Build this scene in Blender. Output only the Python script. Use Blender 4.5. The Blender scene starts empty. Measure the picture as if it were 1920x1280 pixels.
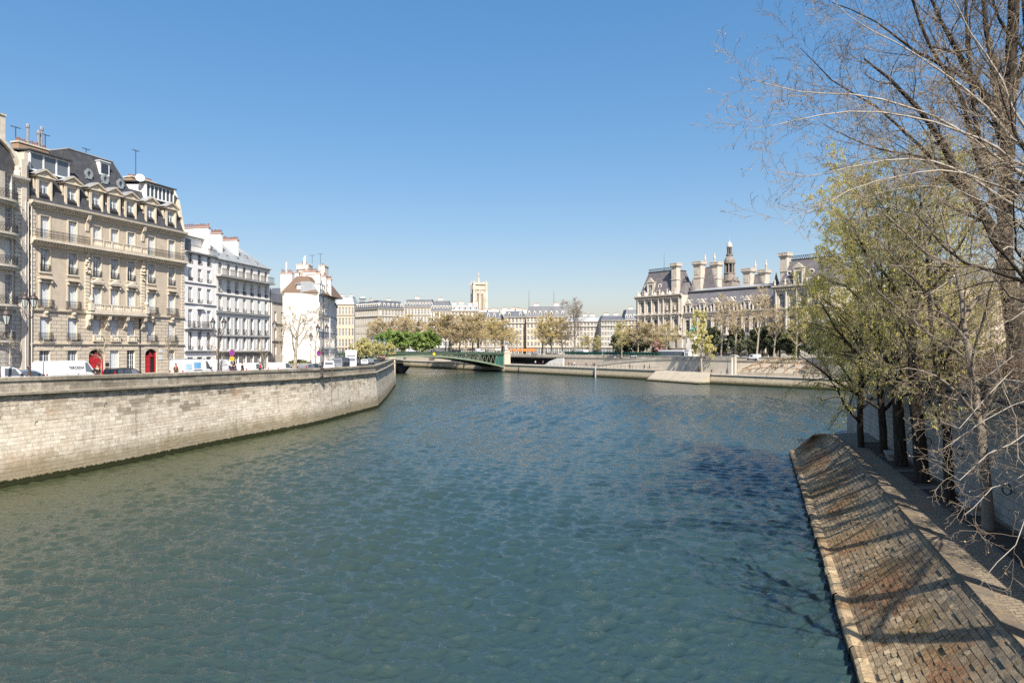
import bpy, math, random
import numpy as np
from mathutils import Vector, Matrix
R = math.radians
sc = bpy.context.scene
COL = sc.collection
rnd = random.Random(7)
# ---------------------------------------------------------------- camera, sky, sun, exposure
EYE, HOR, F = 11.0, 652.0, 1280.0
cam = bpy.data.objects.new('camera', bpy.data.cameras.new('camera')); COL.objects.link(cam)
cam.location = (0, 0, EYE); cam.rotation_euler = (R(90), 0, 0)
cam.data.lens = 24; cam.data.sensor_width = 36; cam.data.shift_y = 12/1920
cam.data.clip_start = .5; cam.data.clip_end = 9000
sc.camera = cam
SUN_EL = R(45); sv = Vector((.24, -.97, 0)).normalized()*math.cos(SUN_EL) + Vector((0, 0, math.sin(SUN_EL)))
W = bpy.data.worlds.new('World'); sc.world = W; W.use_nodes = True
nt = W.node_tree; bg = nt.nodes['Background']
sky = nt.nodes.new('ShaderNodeTexSky'); sky.sky_type = 'NISHITA'; sky.sun_disc = False
sky.sun_elevation = SUN_EL; sky.sun_rotation = math.atan2(sv.x, sv.y)
sky.altitude = 0; sky.air_density = 1.2; sky.dust_density = 1.6; sky.ozone_density = 4.0
_g = nt.nodes.new('ShaderNodeGamma'); _g.inputs[1].default_value = .6
_h = nt.nodes.new('ShaderNodeHueSaturation'); _h.inputs['Saturation'].default_value = 1.7
_m = nt.nodes.new('ShaderNodeMix'); _m.data_type = 'RGBA'; _m.blend_type = 'MULTIPLY'; _m.inputs[0].default_value = 1; _m.inputs[7].default_value = (1.23, 1.10, 1.13, 1)
nt.links.new(sky.outputs[0], _g.inputs[0]); nt.links.new(_g.outputs[0], _h.inputs['Color']); nt.links.new(_h.outputs[0], _m.inputs[6]); nt.links.new(_m.outputs[2], bg.inputs[0]); bg.inputs[1].default_value = .15
sl = bpy.data.lights.new('sun', 'SUN'); sl.energy = 5.0; sl.angle = R(.53); sl.color = (1, .93, .83)
so = bpy.data.objects.new('sun', sl); COL.objects.link(so); so.rotation_euler = sv.to_track_quat('Z', 'Y').to_euler()
sc.view_settings.view_transform = 'Standard'; sc.view_settings.look = 'None'
sc.view_settings.exposure = 0.78; sc.view_settings.gamma = 1
sc.cycles.max_bounces = 5; sc.cycles.diffuse_bounces = 2; sc.cycles.glossy_bounces = 3; sc.cycles.transparent_max_bounces = 6
sc.cycles.use_denoising = False; sc.cycles.sample_clamp_direct = 3.; sc.cycles.sample_clamp_indirect = 3.; sc.cycles.caustics_reflective = False; sc.cycles.caustics_refractive = False

def P(px, py, d): return Vector(((px-960)/F*d, d, EYE-(py-HOR)/F*d))
def G(px, d, z): return Vector(((px-960)/F*d, d, z))

# ---------------------------------------------------------------- materials
MATS = {}
def _new(name):
    m = bpy.data.materials.new(name); m.use_nodes = True; MATS[name] = m
    return m, m.node_tree, m.node_tree.nodes['Principled BSDF']
def _n(nt, t, **k):
    n = nt.nodes.new(t)
    for a, b in k.items(): setattr(n, a, b)
    return n
def _mix(nt, f, a, b, mode='MIX'):
    n = nt.nodes.new('ShaderNodeMix'); n.data_type = 'RGBA'; n.blend_type = mode
    for s, v in ((0, f), (6, a), (7, b)):
        if isinstance(v, (int, float)): n.inputs[s].default_value = v
        elif isinstance(v, tuple): n.inputs[s].default_value = (*v, 1)
        else: nt.links.new(v, n.inputs[s])
    return n.outputs[2]
def _ramp(nt, inp, a, b):
    n = nt.nodes.new('ShaderNodeMapRange'); n.inputs[1].default_value = a; n.inputs[2].default_value = b
    nt.links.new(inp, n.inputs[0]); return n.outputs[0]
def _noise(nt, vec, scale, detail=4, rough=.6):
    n = nt.nodes.new('ShaderNodeTexNoise'); n.inputs['Scale'].default_value = scale
    n.inputs['Detail'].default_value = detail; n.inputs['Roughness'].default_value = rough
    if vec is not None: nt.links.new(vec, n.inputs['Vector'])
    return n.outputs['Fac']
def _map(nt, vec, sx, sy, sz):
    n = nt.nodes.new('ShaderNodeMapping'); n.inputs['Scale'].default_value = (sx, sy, sz)
    nt.links.new(vec, n.inputs['Vector']); return n.outputs[0]
def M(name, col, rough=.8, var=.18, scale=.7, bump=0., metal=0., spec=.4, streak=0., trans=0.):
    if name in MATS: return MATS[name]
    m, nt, b = _new(name)
    b.inputs['Roughness'].default_value = rough; b.inputs['Metallic'].default_value = metal
    b.inputs['Specular IOR Level'].default_value = spec
    co = _n(nt, 'ShaderNodeTexCoord').outputs['Object']
    c = col
    if var:
        d = tuple(x*(1-var) for x in col); l = tuple(min(1, x*(1+var*.7)) for x in col)
        c = _mix(nt, _ramp(nt, _noise(nt, co, scale, 5), .3, .7), d, l)
    if streak:
        s = _ramp(nt, _noise(nt, _map(nt, co, 2.2, 2.2, .22), 1.3, 4), .52, .75)
        sm = nt.nodes.new('ShaderNodeMath'); sm.operation = 'MULTIPLY'; sm.inputs[1].default_value = streak
        nt.links.new(s, sm.inputs[0])
        c = _mix(nt, sm.outputs[0], c, tuple(x*.35 for x in col))
    if isinstance(c, tuple): b.inputs['Base Color'].default_value = (*c, 1)
    else: nt.links.new(c, b.inputs['Base Color'])
    if bump:
        bn = nt.nodes.new('ShaderNodeBump'); bn.inputs['Strength'].default_value = bump; bn.inputs['Distance'].default_value = .05
        nt.links.new(_noise(nt, co, scale*8, 5), bn.inputs['Height']); nt.links.new(bn.outputs[0], b.inputs['Normal'])
    return m
def MB_(name, a, c, mortar, bw, bh, uv=False, msize=.02, stain=.5, bump=.5, algae=0, grime=0, off=.5, rust=0):
    """coursed masonry: courses bh high, blocks bw long"""
    if name in MATS: return MATS[name]
    m, nt, b = _new(name); b.inputs['Roughness'].default_value = .85; b.inputs['Specular IOR Level'].default_value = .25
    tc = _n(nt, 'ShaderNodeTexCoord')
    if uv: vec = tc.outputs['UV']
    else:
        s = _n(nt, 'ShaderNodeSeparateXYZ'); nt.links.new(tc.outputs['Object'], s.inputs[0])
        ad = _n(nt, 'ShaderNodeMath', operation='ADD'); nt.links.new(s.outputs[0], ad.inputs[0]); nt.links.new(s.outputs[1], ad.inputs[1])
        cb = _n(nt, 'ShaderNodeCombineXYZ'); nt.links.new(ad.outputs[0], cb.inputs[0]); nt.links.new(s.outputs[2], cb.inputs[1])
        vec = cb.outputs[0]
    br = _n(nt, 'ShaderNodeTexBrick'); br.offset = off
    br.inputs['Scale'].default_value = 1; br.inputs['Brick Width'].default_value = bw; br.inputs['Row Height'].default_value = bh
    br.inputs['Mortar Size'].default_value = msize; br.inputs['Mortar Smooth'].default_value = .3
    br.inputs['Color1'].default_value = (*a, 1); br.inputs['Color2'].default_value = (*c, 1); br.inputs['Mortar'].default_value = (*mortar, 1)
    # slightly wobbling courses
    wob = nt.nodes.new('ShaderNodeMix'); wob.data_type = 'VECTOR'; wob.inputs[0].default_value = .06 if uv else .0
    wn = nt.nodes.new('ShaderNodeTexNoise'); wn.inputs['Scale'].default_value = 1.3
    nt.links.new(vec, wn.inputs['Vector']); nt.links.new(vec, wob.inputs[4]); nt.links.new(wn.outputs['Color'], wob.inputs[5])
    vm = _n(nt, 'ShaderNodeVectorMath', operation='ADD')
    wsc = _n(nt, 'ShaderNodeVectorMath', operation='SCALE'); wsc.inputs['Scale'].default_value = .07 if uv else 0.
    nt.links.new(wn.outputs['Color'], wsc.inputs[0]); nt.links.new(vec, vm.inputs[0]); nt.links.new(wsc.outputs[0], vm.inputs[1])
    nt.links.new(vm.outputs[0], br.inputs['Vector'])
    c_ = br.outputs['Color']
    c_ = _mix(nt, _ramp(nt, _noise(nt, vec, .9, 6, .7), .35, .7), c_, _mix(nt, .55, c_, tuple(x*.62 for x in a)))
    if stain:
        st = _ramp(nt, _noise(nt, _map(nt, vec, 1.1, .16, 1), 1.1, 6, .7), .5, .72)
        sm = _n(nt, 'ShaderNodeMath', operation='MULTIPLY'); sm.inputs[1].default_value = stain; nt.links.new(st, sm.inputs[0])
        c_ = _mix(nt, sm.outputs[0], c_, tuple(x*.3 for x in a))
    if rust:
        c_ = _mix(nt, _ramp(nt, _noise(nt, _map(nt, vec, .35, .3, 1), .8, 5), .56, .72), c_, _mix(nt, .5, c_, (.42, .24, .12)))
    sv_ = _n(nt, 'ShaderNodeSeparateXYZ'); nt.links.new(vec, sv_.inputs[0])
    if grime:   # old soot and lichen below the coping, in ragged tongues
        z0, z1 = grime
        nz = _n(nt, 'ShaderNodeMath', operation='MULTIPLY_ADD'); nt.links.new(_noise(nt, _map(nt, vec, .9, .25, 1), 1.6, 6, .75), nz.inputs[0])
        nz.inputs[1].default_value = 4.2; nt.links.new(sv_.outputs[1], nz.inputs[2])
        g = _ramp(nt, nz.outputs[0], z0+2.1, z1+2.6)
        fine = _ramp(nt, _noise(nt, vec, 3.5, 5, .7), .38, .62)
        gm = _n(nt, 'ShaderNodeMath', operation='MULTIPLY'); nt.links.new(g, gm.inputs[0]); nt.links.new(fine, gm.inputs[1])
        c_ = _mix(nt, gm.outputs[0], c_, (.13, .115, .09))
    if algae:
        nz = _n(nt, 'ShaderNodeMath', operation='MULTIPLY_ADD'); nt.links.new(_noise(nt, vec, 1.1, 6, .7), nz.inputs[0])
        nz.inputs[1].default_value = -1.4*algae; nt.links.new(sv_.outputs[1], nz.inputs[2])
        c_ = _mix(nt, _ramp(nt, nz.outputs[0], .05*algae, 1.15*algae), (.10, .085, .05), c_)
        nz2 = _n(nt, 'ShaderNodeMath', operation='MULTIPLY_ADD'); nt.links.new(_noise(nt, vec, 3., 6, .8), nz2.inputs[0])
        nz2.inputs[1].default_value = -.35; nt.links.new(sv_.outputs[1], nz2.inputs[2])
        c_ = _mix(nt, _ramp(nt, nz2.outputs[0], .33*algae, .38*algae), (.022, .027, .008), c_)
    nt.links.new(c_, b.inputs['Base Color'])
    bn = nt.nodes.new('ShaderNodeBump'); bn.inputs['Strength'].default_value = bump; bn.inputs['Distance'].default_value = .04; bn.invert = True
    nt.links.new(br.outputs['Fac'], bn.inputs['Height'])
    b2 = nt.nodes.new('ShaderNodeBump'); b2.inputs['Strength'].default_value = bump*.7; b2.inputs['Distance'].default_value = .05
    nt.links.new(_noise(nt, vec, 5, 6, .7), b2.inputs['Height']); nt.links.new(bn.outputs[0], b2.inputs['Normal'])
    nt.links.new(b2.outputs[0], b.inputs['Normal'])
    return m
def glassM():
    m, nt, b = _new('window glass'); b.inputs['Roughness'].default_value = .06; b.inputs['Specular IOR Level'].default_value = .6
    co = _n(nt, 'ShaderNodeTexCoord').outputs['Object']
    oi = _n(nt, 'ShaderNodeObjectInfo')
    c = _mix(nt, oi.outputs['Random'], (.03, .036, .045), (.17, .19, .21))
    nt.links.new(c, b.inputs['Base Color'])
    return m
GLASS = glassM()
BEIGE = MB_('beige facade ashlar', (.58, .495, .385), (.56, .475, .37), (.47, .39, .30), 1.1, .42, msize=.008, stain=.25, bump=.12)
BEIGE_R = MB_('beige rusticated ashlar', (.62, .54, .43), (.60, .52, .41), (.15, .12, .09), 1.3, .46, msize=.022, stain=.22, bump=1.)
TRIM = M('dressed beige stone', (.62, .545, .43), .8, .16, 1.2, .1, streak=.35)
CREAM = MB_('cream stone of the curved house', (.62, .56, .47), (.60, .54, .45), (.42, .37, .30), 1.0, .42, msize=.01, stain=.25, bump=.15)
CREAM_R = MB_('cream rusticated stone', (.62, .57, .49), (.60, .55, .47), (.17, .15, .13), 2.4, .48, msize=.022, stain=.2, bump=1.)
WHITE = M('white painted render', (.84, .82, .79), .8, .06, .5, .03, streak=.12)
WHITE2 = M('off white render', (.80, .77, .71), .85, .10, .4, .03, streak=.25)
WARMW = M('warm white render', (.72, .67, .60), .85, .10, .35, .03, streak=.2)
GREYSTR = M('grey string course', (.33, .33, .33), .8, .15, 1)
SHOP = M('grey brown shop front', (.20, .18, .165), .7, .2, 1)
FARST = MB_('far pale stone', (.53, .475, .40), (.60, .53, .42), (.48, .42, .33), 1.5, .5, msize=.015, stain=.35, bump=.1)
FARST2 = MB_('far warm stone', (.63, .53, .40), (.60, .50, .38), (.46, .38, .28), 1.5, .5, msize=.015, stain=.3, bump=.1)
HALL = MB_('town hall limestone', (.64, .58, .495), (.60, .545, .465), (.44, .37, .28), 1.3, .45, msize=.015, stain=.5, bump=.2)
HALLT = M('town hall carved stone', (.53, .475, .40), .85, .25, 1.5, .3, streak=.5)
TOWERM = M('gothic tower limestone', (.56, .48, .385), .85, .25, .25, .4, streak=.4)
SLATE = M('dark slate', (.062, .064, .070), .6, .35, 1.4, .25, streak=.0)
SLATE2 = M('violet grey slate', (.15, .137, .14), .6, .28, .5, .2, streak=.5)
ZINC = M('zinc roofing', (.36, .385, .40), .45, .15, .5, .05, metal=.25, streak=.3)
FARST3 = MB_('far grey stone', (.55, .50, .43), (.51, .47, .40), (.40, .36, .30), 1.5, .5, msize=.015, stain=.4, bump=.1)
ZINC2 = M('far slate mansard', (.085, .095, .115), .55, .25, .4, .1)
TILE = MB_('brown roof tiles', (.24, .165, .12), (.19, .13, .095), (.09, .06, .045), .25, .17, msize=.02, stain=.2, bump=.6)
BRICK = MB_('orange brick', (.40, .24, .14), (.34, .20, .12), (.45, .40, .33), .24, .08, msize=.012, stain=.3, bump=.3)
POT = M('terracotta pots', (.27, .14, .10), .8, .3, 3)
IRON = M('black wrought iron', (.025, .026, .028), .5, .2, 4)
FRAME = M('white window frame', (.74, .75, .74), .5, .05, 2)
SHUT = M('white shutters', (.62, .64, .65), .6, .08, 2)
CURT = M('curtain behind pane', (.45, .47, .48), .6, .2, 1.5)
RED = M('red door paint', (.42, .022, .03), .4, .15, 1)
DARK = M('dark opening', (.012, .012, .014), .9, .2, 1)
TEAL = M('green painted iron of the bridge', (.045, .075, .052), .45, .2, .5, streak=.3)
TEALL = M('pale green bridge paint', (.17, .22, .155), .5, .2, .4, streak=.3)
WHITEP = M('white car paint', (.78, .79, .80), .25, .03, .5, spec=.6)
TYRE = M('tyre rubber', (.02, .02, .02), .8, .1, 3)
STEEL = M('galvanised steel', (.4, .41, .42), .4, .1, 2, metal=.6)
SKIN = M('skin', (.45, .27, .19), .6, .1, 4)
ASPH = M('asphalt', (.055, .055, .056), .9, .25, 1.2, .3)
PAVE = M('stone pavement', (.25, .235, .21), .9, .2, 1.4, .2)
GREENBOX = M('dark green boxes', (.012, .07, .05), .5, .2, .7)
VERDI = M('verdigris bronze', (.13, .33, .25), .7, .3, 1.5)
WOOD = M('tan timber', (.36, .24, .14), .7, .25, 2, streak=.3)

# ---------------------------------------------------------------- mesh building
class MB:
    def __init__(s): s.v = []; s.f = []; s.m = []; s.uv = {}
    def quad(s, a, b, c, d, m=0, uv=None):
        n = len(s.v); s.v += [tuple(a), tuple(b), tuple(c), tuple(d)]; s.f.append((n, n+1, n+2, n+3)); s.m.append(m)
        if uv: s.uv[len(s.f)-1] = uv
    def poly(s, pts, m=0, uv=None):
        n = len(s.v); s.v += [tuple(p) for p in pts]; s.f.append(tuple(range(n, n+len(pts)))); s.m.append(m)
        if uv: s.uv[len(s.f)-1] = uv
    def box(s, x0, x1, y0, y1, z0, z1, m=0, T=None):
        c = [Vector((x, y, z)) for z in (z0, z1) for y in (y0, y1) for x in (x0, x1)]
        if T: c = [T @ p for p in c]
        n = len(s.v); s.v += [tuple(p) for p in c]
        for q in ((0, 2, 3, 1), (4, 5, 7, 6), (0, 1, 5, 4), (1, 3, 7, 5), (3, 2, 6, 7), (2, 0, 4, 6)):
            s.f.append(tuple(n+i for i in q)); s.m.append(m)
    def bar(s, a, b, w, m=0, h=None):
        a = Vector(a); b = Vector(b); d = (b-a)
        if d.length < 1e-6: return
        L = d.length; q = d.to_track_quat('X', 'Z').to_matrix().to_4x4(); T = Matrix.Translation(a) @ q
        h = h or w
        s.box(0, L, -w/2, w/2, -h/2, h/2, m, T)
    def prism(s, pts, axis, a, b, m=0):
        """pts 2-D outline; axis 'y': outline (x,z) pushed from y=a to b; 'x': outline (y,z); 'z': outline (x,y)"""
        def mk(p, t): return (p[0], t, p[1]) if axis == 'y' else (t, p[0], p[1]) if axis == 'x' else (p[0], p[1], t)
        k = len(pts); n = len(s.v); s.v += [mk(p, a) for p in pts] + [mk(p, b) for p in pts]
        s.f.append(tuple(n+i for i in range(k))); s.m.append(m)
        s.f.append(tuple(n+k+i for i in reversed(range(k)))); s.m.append(m)
        for i in range(k):
            j = (i+1) % k; s.f.append((n+i, n+j, n+k+j, n+k+i)); s.m.append(m)
    def lathe(s, prof, cx=0, cy=0, k=12, m=0, sx=1, sy=1, ph=0):
        n = len(s.v)
        for r, z in prof:
            for i in range(k):
                t = 2*math.pi*i/k+ph; s.v.append((cx+sx*r*math.cos(t), cy+sy*r*math.sin(t), z))
        for j in range(len(prof)-1):
            for i in range(k):
                i2 = (i+1) % k; s.f.append((n+j*k+i, n+j*k+i2, n+(j+1)*k+i2, n+(j+1)*k+i)); s.m.append(m)
        s.f.append(tuple(n+i for i in reversed(range(k)))); s.m.append(m)
        s.f.append(tuple(n+(len(prof)-1)*k+i for i in range(k))); s.m.append(m)
    def tube(s, pts, r, k=6, m=0):
        pts = [Vector(p) for p in pts]; n = len(s.v); rs = r if isinstance(r, (list, tuple)) else [r]*len(pts)
        for i, p in enumerate(pts):
            d = (pts[min(i+1, len(pts)-1)]-pts[max(i-1, 0)]).normalized()
            u = d.orthogonal() if abs(d.z) > .99 else d.cross(Vector((0, 0, 1))); u.normalize(); w = d.cross(u)
            for j in range(k):
                t = 2*math.pi*j/k; s.v.append(tuple(p+rs[i]*(math.cos(t)*u+math.sin(t)*w)))
        for i in range(len(pts)-1):
            for j in range(k):
                j2 = (j+1) % k; s.f.append((n+i*k+j, n+i*k+j2, n+(i+1)*k+j2, n+(i+1)*k+j)); s.m.append(m)
        s.f.append(tuple(n+j for j in reversed(range(k)))); s.m.append(m)
        s.f.append(tuple(n+(len(pts)-1)*k+j for j in range(k))); s.m.append(m)
    def frustum(s, x0, x1, y0, y1, z0, X0, X1, Y0, Y1, z1, m=0):
        n = len(s.v); s.v += [(x0, y0, z0), (x1, y0, z0), (x1, y1, z0), (x0, y1, z0), (X0, Y0, z1), (X1, Y0, z1), (X1, Y1, z1), (X0, Y1, z1)]
        for q in ((0, 1, 5, 4), (1, 2, 6, 5), (2, 3, 7, 6), (3, 0, 4, 7), (4, 5, 6, 7), (3, 2, 1, 0)):
            s.f.append(tuple(n+i for i in q)); s.m.append(m)
    def mesh(s, name, mats, smooth=False):
        me = bpy.data.meshes.new(name); me.from_pydata(s.v, [], s.f)
        for mt in (mats if isinstance(mats, (list, tuple)) else [mats]): me.materials.append(mt)
        me.polygons.foreach_set('material_index', s.m)
        if s.uv:
            l = me.uv_layers.new(name='UVMap')
            for fi, uv in s.uv.items():
                for k, li in enumerate(me.polygons[fi].loop_indices): l.data[li].uv = uv[k]
        if smooth: me.polygons.foreach_set('use_smooth', [True]*len(me.polygons))
        me.update(); return me
    def build(s, name, mats, parent=None, smooth=False, loc=None, rz=0, **k):
        return put(name, s.mesh(name, mats, smooth), parent, loc, rz, **k)
def put(name, me, parent=None, loc=None, rz=0, **k):
    o = bpy.data.objects.new(name, me); COL.objects.link(o)
    if parent: o.parent = parent
    if loc is not None: o.location = loc
    if rz: o.rotation_euler[2] = rz
    for a, b in k.items():
        if b is not None: o[a] = b
    return o
def thing(name, label, category, loc=(0, 0, 0), rz=0, group=None):
    return put(name, None, None, loc, rz, label=label, category=category, group=group)
def copy_tree(o, parent=None):
    c = o.copy(); COL.objects.link(c)
    if parent: c.parent = parent
    for ch in list(o.children): copy_tree(ch, c)
    return c
def copy_thing(o, label, loc, rz=None, scale=None):
    c = copy_tree(o); c['label'] = label; c.location = loc
    if rz is not None: c.rotation_euler[2] = rz
    if scale: c.scale = (scale, scale, scale) if isinstance(scale, (int, float)) else scale
    return c

# ---------------------------------------------------------------- facades (local: x along, -y towards the street, z up)
def wall(mb, x0, x1, z0, z1, holes, depth=.3, m=0, mrev=None, y=0, band=None):
    """front wall with real openings; holes (x0,x1,z0,z1,rise); band (z, material) below which another material is used"""
    mrev = m if mrev is None else mrev
    xs = sorted({x0, x1} | {h[0] for h in holes} | {h[1] for h in holes})
    zs = sorted({z0, z1} | {h[2] for h in holes} | {h[3] for h in holes} | ({band[0]} if band else set()))
    xs = [x for x in xs if x0-1e-6 <= x <= x1+1e-6]; zs = [z for z in zs if z0-1e-6 <= z <= z1+1e-6]
    for j in range(len(zs)-1):
        run = None; zc = (zs[j]+zs[j+1])/2; mm = band[1] if band and zc < band[0] else m
        for i in range(len(xs)-1):
            xc = (xs[i]+xs[i+1])/2
            hit = any(h[0] < xc < h[1] and h[2] < zc < h[3] for h in holes)
            if hit:
                if run is not None: mb.quad((run, y, zs[j]), (xs[i], y, zs[j]), (xs[i], y, zs[j+1]), (run, y, zs[j+1]), mm); run = None
            elif run is None: run = xs[i]
        if run is not None: mb.quad((run, y, zs[j]), (xs[-1], y, zs[j]), (xs[-1], y, zs[j+1]), (run, y, zs[j+1]), mm)
    for h in holes:
        a, b, c, d = h[:4]; rise = h[4] if len(h) > 4 else 0
        Y = y+depth
        mb.quad((a, y, c), (b, y, c), (b, Y, c), (a, Y, c), mrev)
        mb.quad((a, y, c), (a, Y, c), (a, Y, d-rise), (a, y, d-rise), mrev)
        mb.quad((b, Y, c), (b, y, c), (b, y, d-rise), (b, Y, d-rise), mrev)
        if not rise: mb.quad((a, Y, d), (b, Y, d), (b, y, d), (a, y, d), mrev)
        else:
            w = (b-a)/2; cx = (a+b)/2; n = 8
            arc = [(cx-w*math.cos(math.pi*i/n), d-rise+rise*math.sin(math.pi*i/n)) for i in range(n+1)]
            for i in range(n):
                p, q = arc[i], arc[i+1]
                mb.quad((p[0], Y, p[1]), (q[0], Y, q[1]), (q[0], y, q[1]), (p[0], y, p[1]), mrev)
                mb.quad((p[0], y, p[1]), (q[0], y, q[1]), (q[0], y, d), (p[0], y, d), m)
WCACHE = {}
def window_mesh(w, h, kind, rise=0, rows=3, lod=0):
    key = (round(w, 2), round(h, 2), kind, round(rise, 2), rows, lod)
    if key in WCACHE: return WCACHE[key]
    f = MB(); g = MB(); t = .055 if lod == 0 else .09; a = -w/2; b = w/2
    def arcpts(ww, rr, z): return [(-ww*math.cos(math.pi*i/8), z+rr*math.sin(math.pi*i/8)) for i in range(9)]
    zt = h-rise
    if kind in ('w', 'c', 'g'):
        f.box(a, a+t, -.03, .04, 0, zt); f.box(b-t, b, -.03, .04, 0, zt); f.box(a+t, b-t, -.03, .04, 0, t)
        if not rise: f.box(a+t, b-t, -.03, .04, h-t, h)
        else:
            ap = arcpts(w/2, rise, zt)
            for i in range(8): f.bar((ap[i][0], 0, ap[i][1]), (ap[i+1][0], 0, ap[i+1][1]), t)
            f.box(a+t, b-t, -.025, .035, zt-t/2, zt+t/2)
        f.box(-t*.6, t*.6, -.035, .03, t, h-t-rise*.1)
        if kind != 'c' or lod: rows = rows
        for k in range(1, rows):
            z = zt*k/rows; f.box(a+t, b-t, -.02, .02, z-.018 if lod == 0 else z-.035, z+.018 if lod == 0 else z+.035)
        if kind == 'g':
            for x in (-w/4, w/4): f.box(x-.015, x+.015, -.02, .02, t, zt)
        mi = 1
        g.poly([(a, .02, 0), (b, .02, 0)] + ([(x, .02, z) for x, z in reversed(arcpts(w/2, rise, zt))] if rise else [(b, .02, h), (a, .02, h)]), 0)
        if kind == 'c':
            g.box(a+t, a+w*.30, .008, .017, t, zt-t, 1); g.box(b-w*.26, b-t, .008, .017, t, zt-t, 1)
            g.box(a+t, b-t, .006, .017, zt*.72, zt-t, 1)
    elif kind == 's':
        f.box(a, b, -.02, .03, 0, h)
        n = 4
        for k in range(n):
            x0 = a+w*k/n; f.box(x0+.03, x0+w/n-.03, -.035, -.02, .05, h-.05)
            for q in range(int(h/.16)): f.box(x0+.05, x0+w/n-.05, -.045, -.035, .1+q*.16, .17+q*.16)
    mf = f.mesh('window', [FRAME if kind != 's' else SHUT]); mg = g.mesh('glass', [GLASS, CURT]) if g.f else None
    WCACHE[key] = (mf, mg); return WCACHE[key]
FARW = {}
def far_window(w, h, rise=0):
    key = (round(w, 2), round(h, 2), round(rise, 2))
    if key not in FARW:
        f = MB(); t = .09; zt = h-rise
        for x in (-w/2, -t*.5, w/2-t): f.box(x, x+t, -.05, 0, 0, zt)
        for z in (0, zt*.62, zt-t): f.box(-w/2, w/2, -.04, 0, z, z+t)
        pts = [(-w/2, .01, 0), (w/2, .01, 0)]
        pts += [(w/2*math.cos(math.pi*i/8), .01, zt+rise*math.sin(math.pi*i/8)) for i in range(9)] if rise else [(w/2, .01, h), (-w/2, .01, h)]
        f.poly(pts, 1)
        FARW[key] = f.mesh('window', [FRAME, GLASS])
    return FARW[key]
def add_window(parent, x, z, w, h, kind='w', rise=0, y=.22, rows=3, label=None, name='window', ry=0):
    if kind == 'far':
        return put('window', far_window(w, h, rise), parent, (x, y, z))
    mf, mg = window_mesh(w, h, kind, rise, rows)
    o = put('closed_shutters' if kind == 's' else name, mf, parent, (x, y, z))
    if ry: o.rotation_euler[2] = ry
    if mg: put('glass', mg, o)
    if label: o['label'] = label
    return o
RC = {}
def rail_mesh(w, h=1.0, proj=.35, style=0):
    key = (round(w, 2), round(h, 2), round(proj, 2), style)
    if key in RC: return RC[key]
    b = MB(); y = -proj
    for z in (h, h-.16, .06): b.box(-w/2, w/2, y-.02, y+.02, z-.025, z+.015)
    for s in (-1, 1):
        if proj > .05:
            for z in (h, .06): b.box(s*w/2-.02, s*w/2+.02, y, 0, z-.02, z+.02)
            for q in range(int(proj/.12)): b.box(s*w/2-.012, s*w/2+.012, -q*.12-.012, -q*.12+.012, 0, h)
    n = max(3, int(w/.16)); dx = w/n
    for i in range(n+1):
        x = -w/2+i*dx; b.box(x-.012, x+.012, y-.012, y+.012, 0, h)
    if style:
        for i in range(n):
            cx = -w/2+(i+.5)*dx
            for z, r in ((h*.28, dx*.42), (h*.55, dx*.42)):
                for q in range(6):
                    t0, t1 = q*math.pi/3, (q+1)*math.pi/3
                    b.bar((cx+r*math.cos(t0), y, z+r*math.sin(t0)*1.3), (cx+r*math.cos(t1), y, z+r*math.sin(t1)*1.3), .022)
    RC[key] = b.mesh('railing', IRON); return RC[key]
def baluster_mesh(w, h=.9, mat=None, name='balustrade', proj=0, t=.22):
    b = MB(); b.box(-w/2, w/2, -t/2, t/2, h-.14, h); b.box(-w/2, w/2, -t/2, t/2, 0, .14)
    n = max(2, int(w/.26))
    for i in range(n+1):
        x = -w/2+.1+(w-.2)*i/n
        if i % 7 == 0: b.box(x-.1, x+.1, -t/2-.01, t/2+.01, .14, h-.14)
        else: b.lathe([(.05, .14), (.085, .3), (.05, .5), (.07, h-.14)], x, 0, 6)
    return b.mesh(name, mat or TRIM)
def chimney(parent, x0, x1, y0, y1, z0, z1, mat, pots=6, pot_h=.55, name='chimney', cap=None, metal=0):
    b = MB(); b.box(x0, x1, y0, y1, z0, z1); b.box(x0-.1, x1+.1, y0-.1, y1+.1, z1, z1+.18, 1)
    o = b.build(name, [mat, cap or TRIM], parent)
    lx, ly = x1-x0, y1-y0; rr = random.Random(int(x0*13+z1*7))
    for i in range(pots):
        t = (i+.5)/pots; x = x0+lx*t if lx > ly else (x0+x1)/2; y = (y0+y1)/2 if lx > ly else y0+ly*t
        h = .85*pot_h*rr.uniform(.6, 1.25); p = MB(); p.lathe([(.12, 0), (.10, h*.8), (.14, h*.85), (.13, h)], 0, 0, 7)
        p.build('chimney_pot', POT, o, loc=(x, y, z1+.18))
    return o
def string(parent, L, z, h=.25, proj=.2, mat=None, name='string_course', dent=0, x0=0):
    b = MB(); mat = mat or TRIM
    b.prism([(.02, z), (-proj*.5, z), (-proj*.6, z+h*.4), (-proj, z+h*.6), (-proj, z+h), (.02, z+h)], 'x', x0-.05, x0+L+.05)
    if dent:
        n = int(L/dent)
        for i in range(n): b.box(x0+(i+.3)*dent, x0+(i+.7)*dent, -proj*.85, 0, z-h*.45, z+.02)
    return b.build(name, mat, parent)
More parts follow.
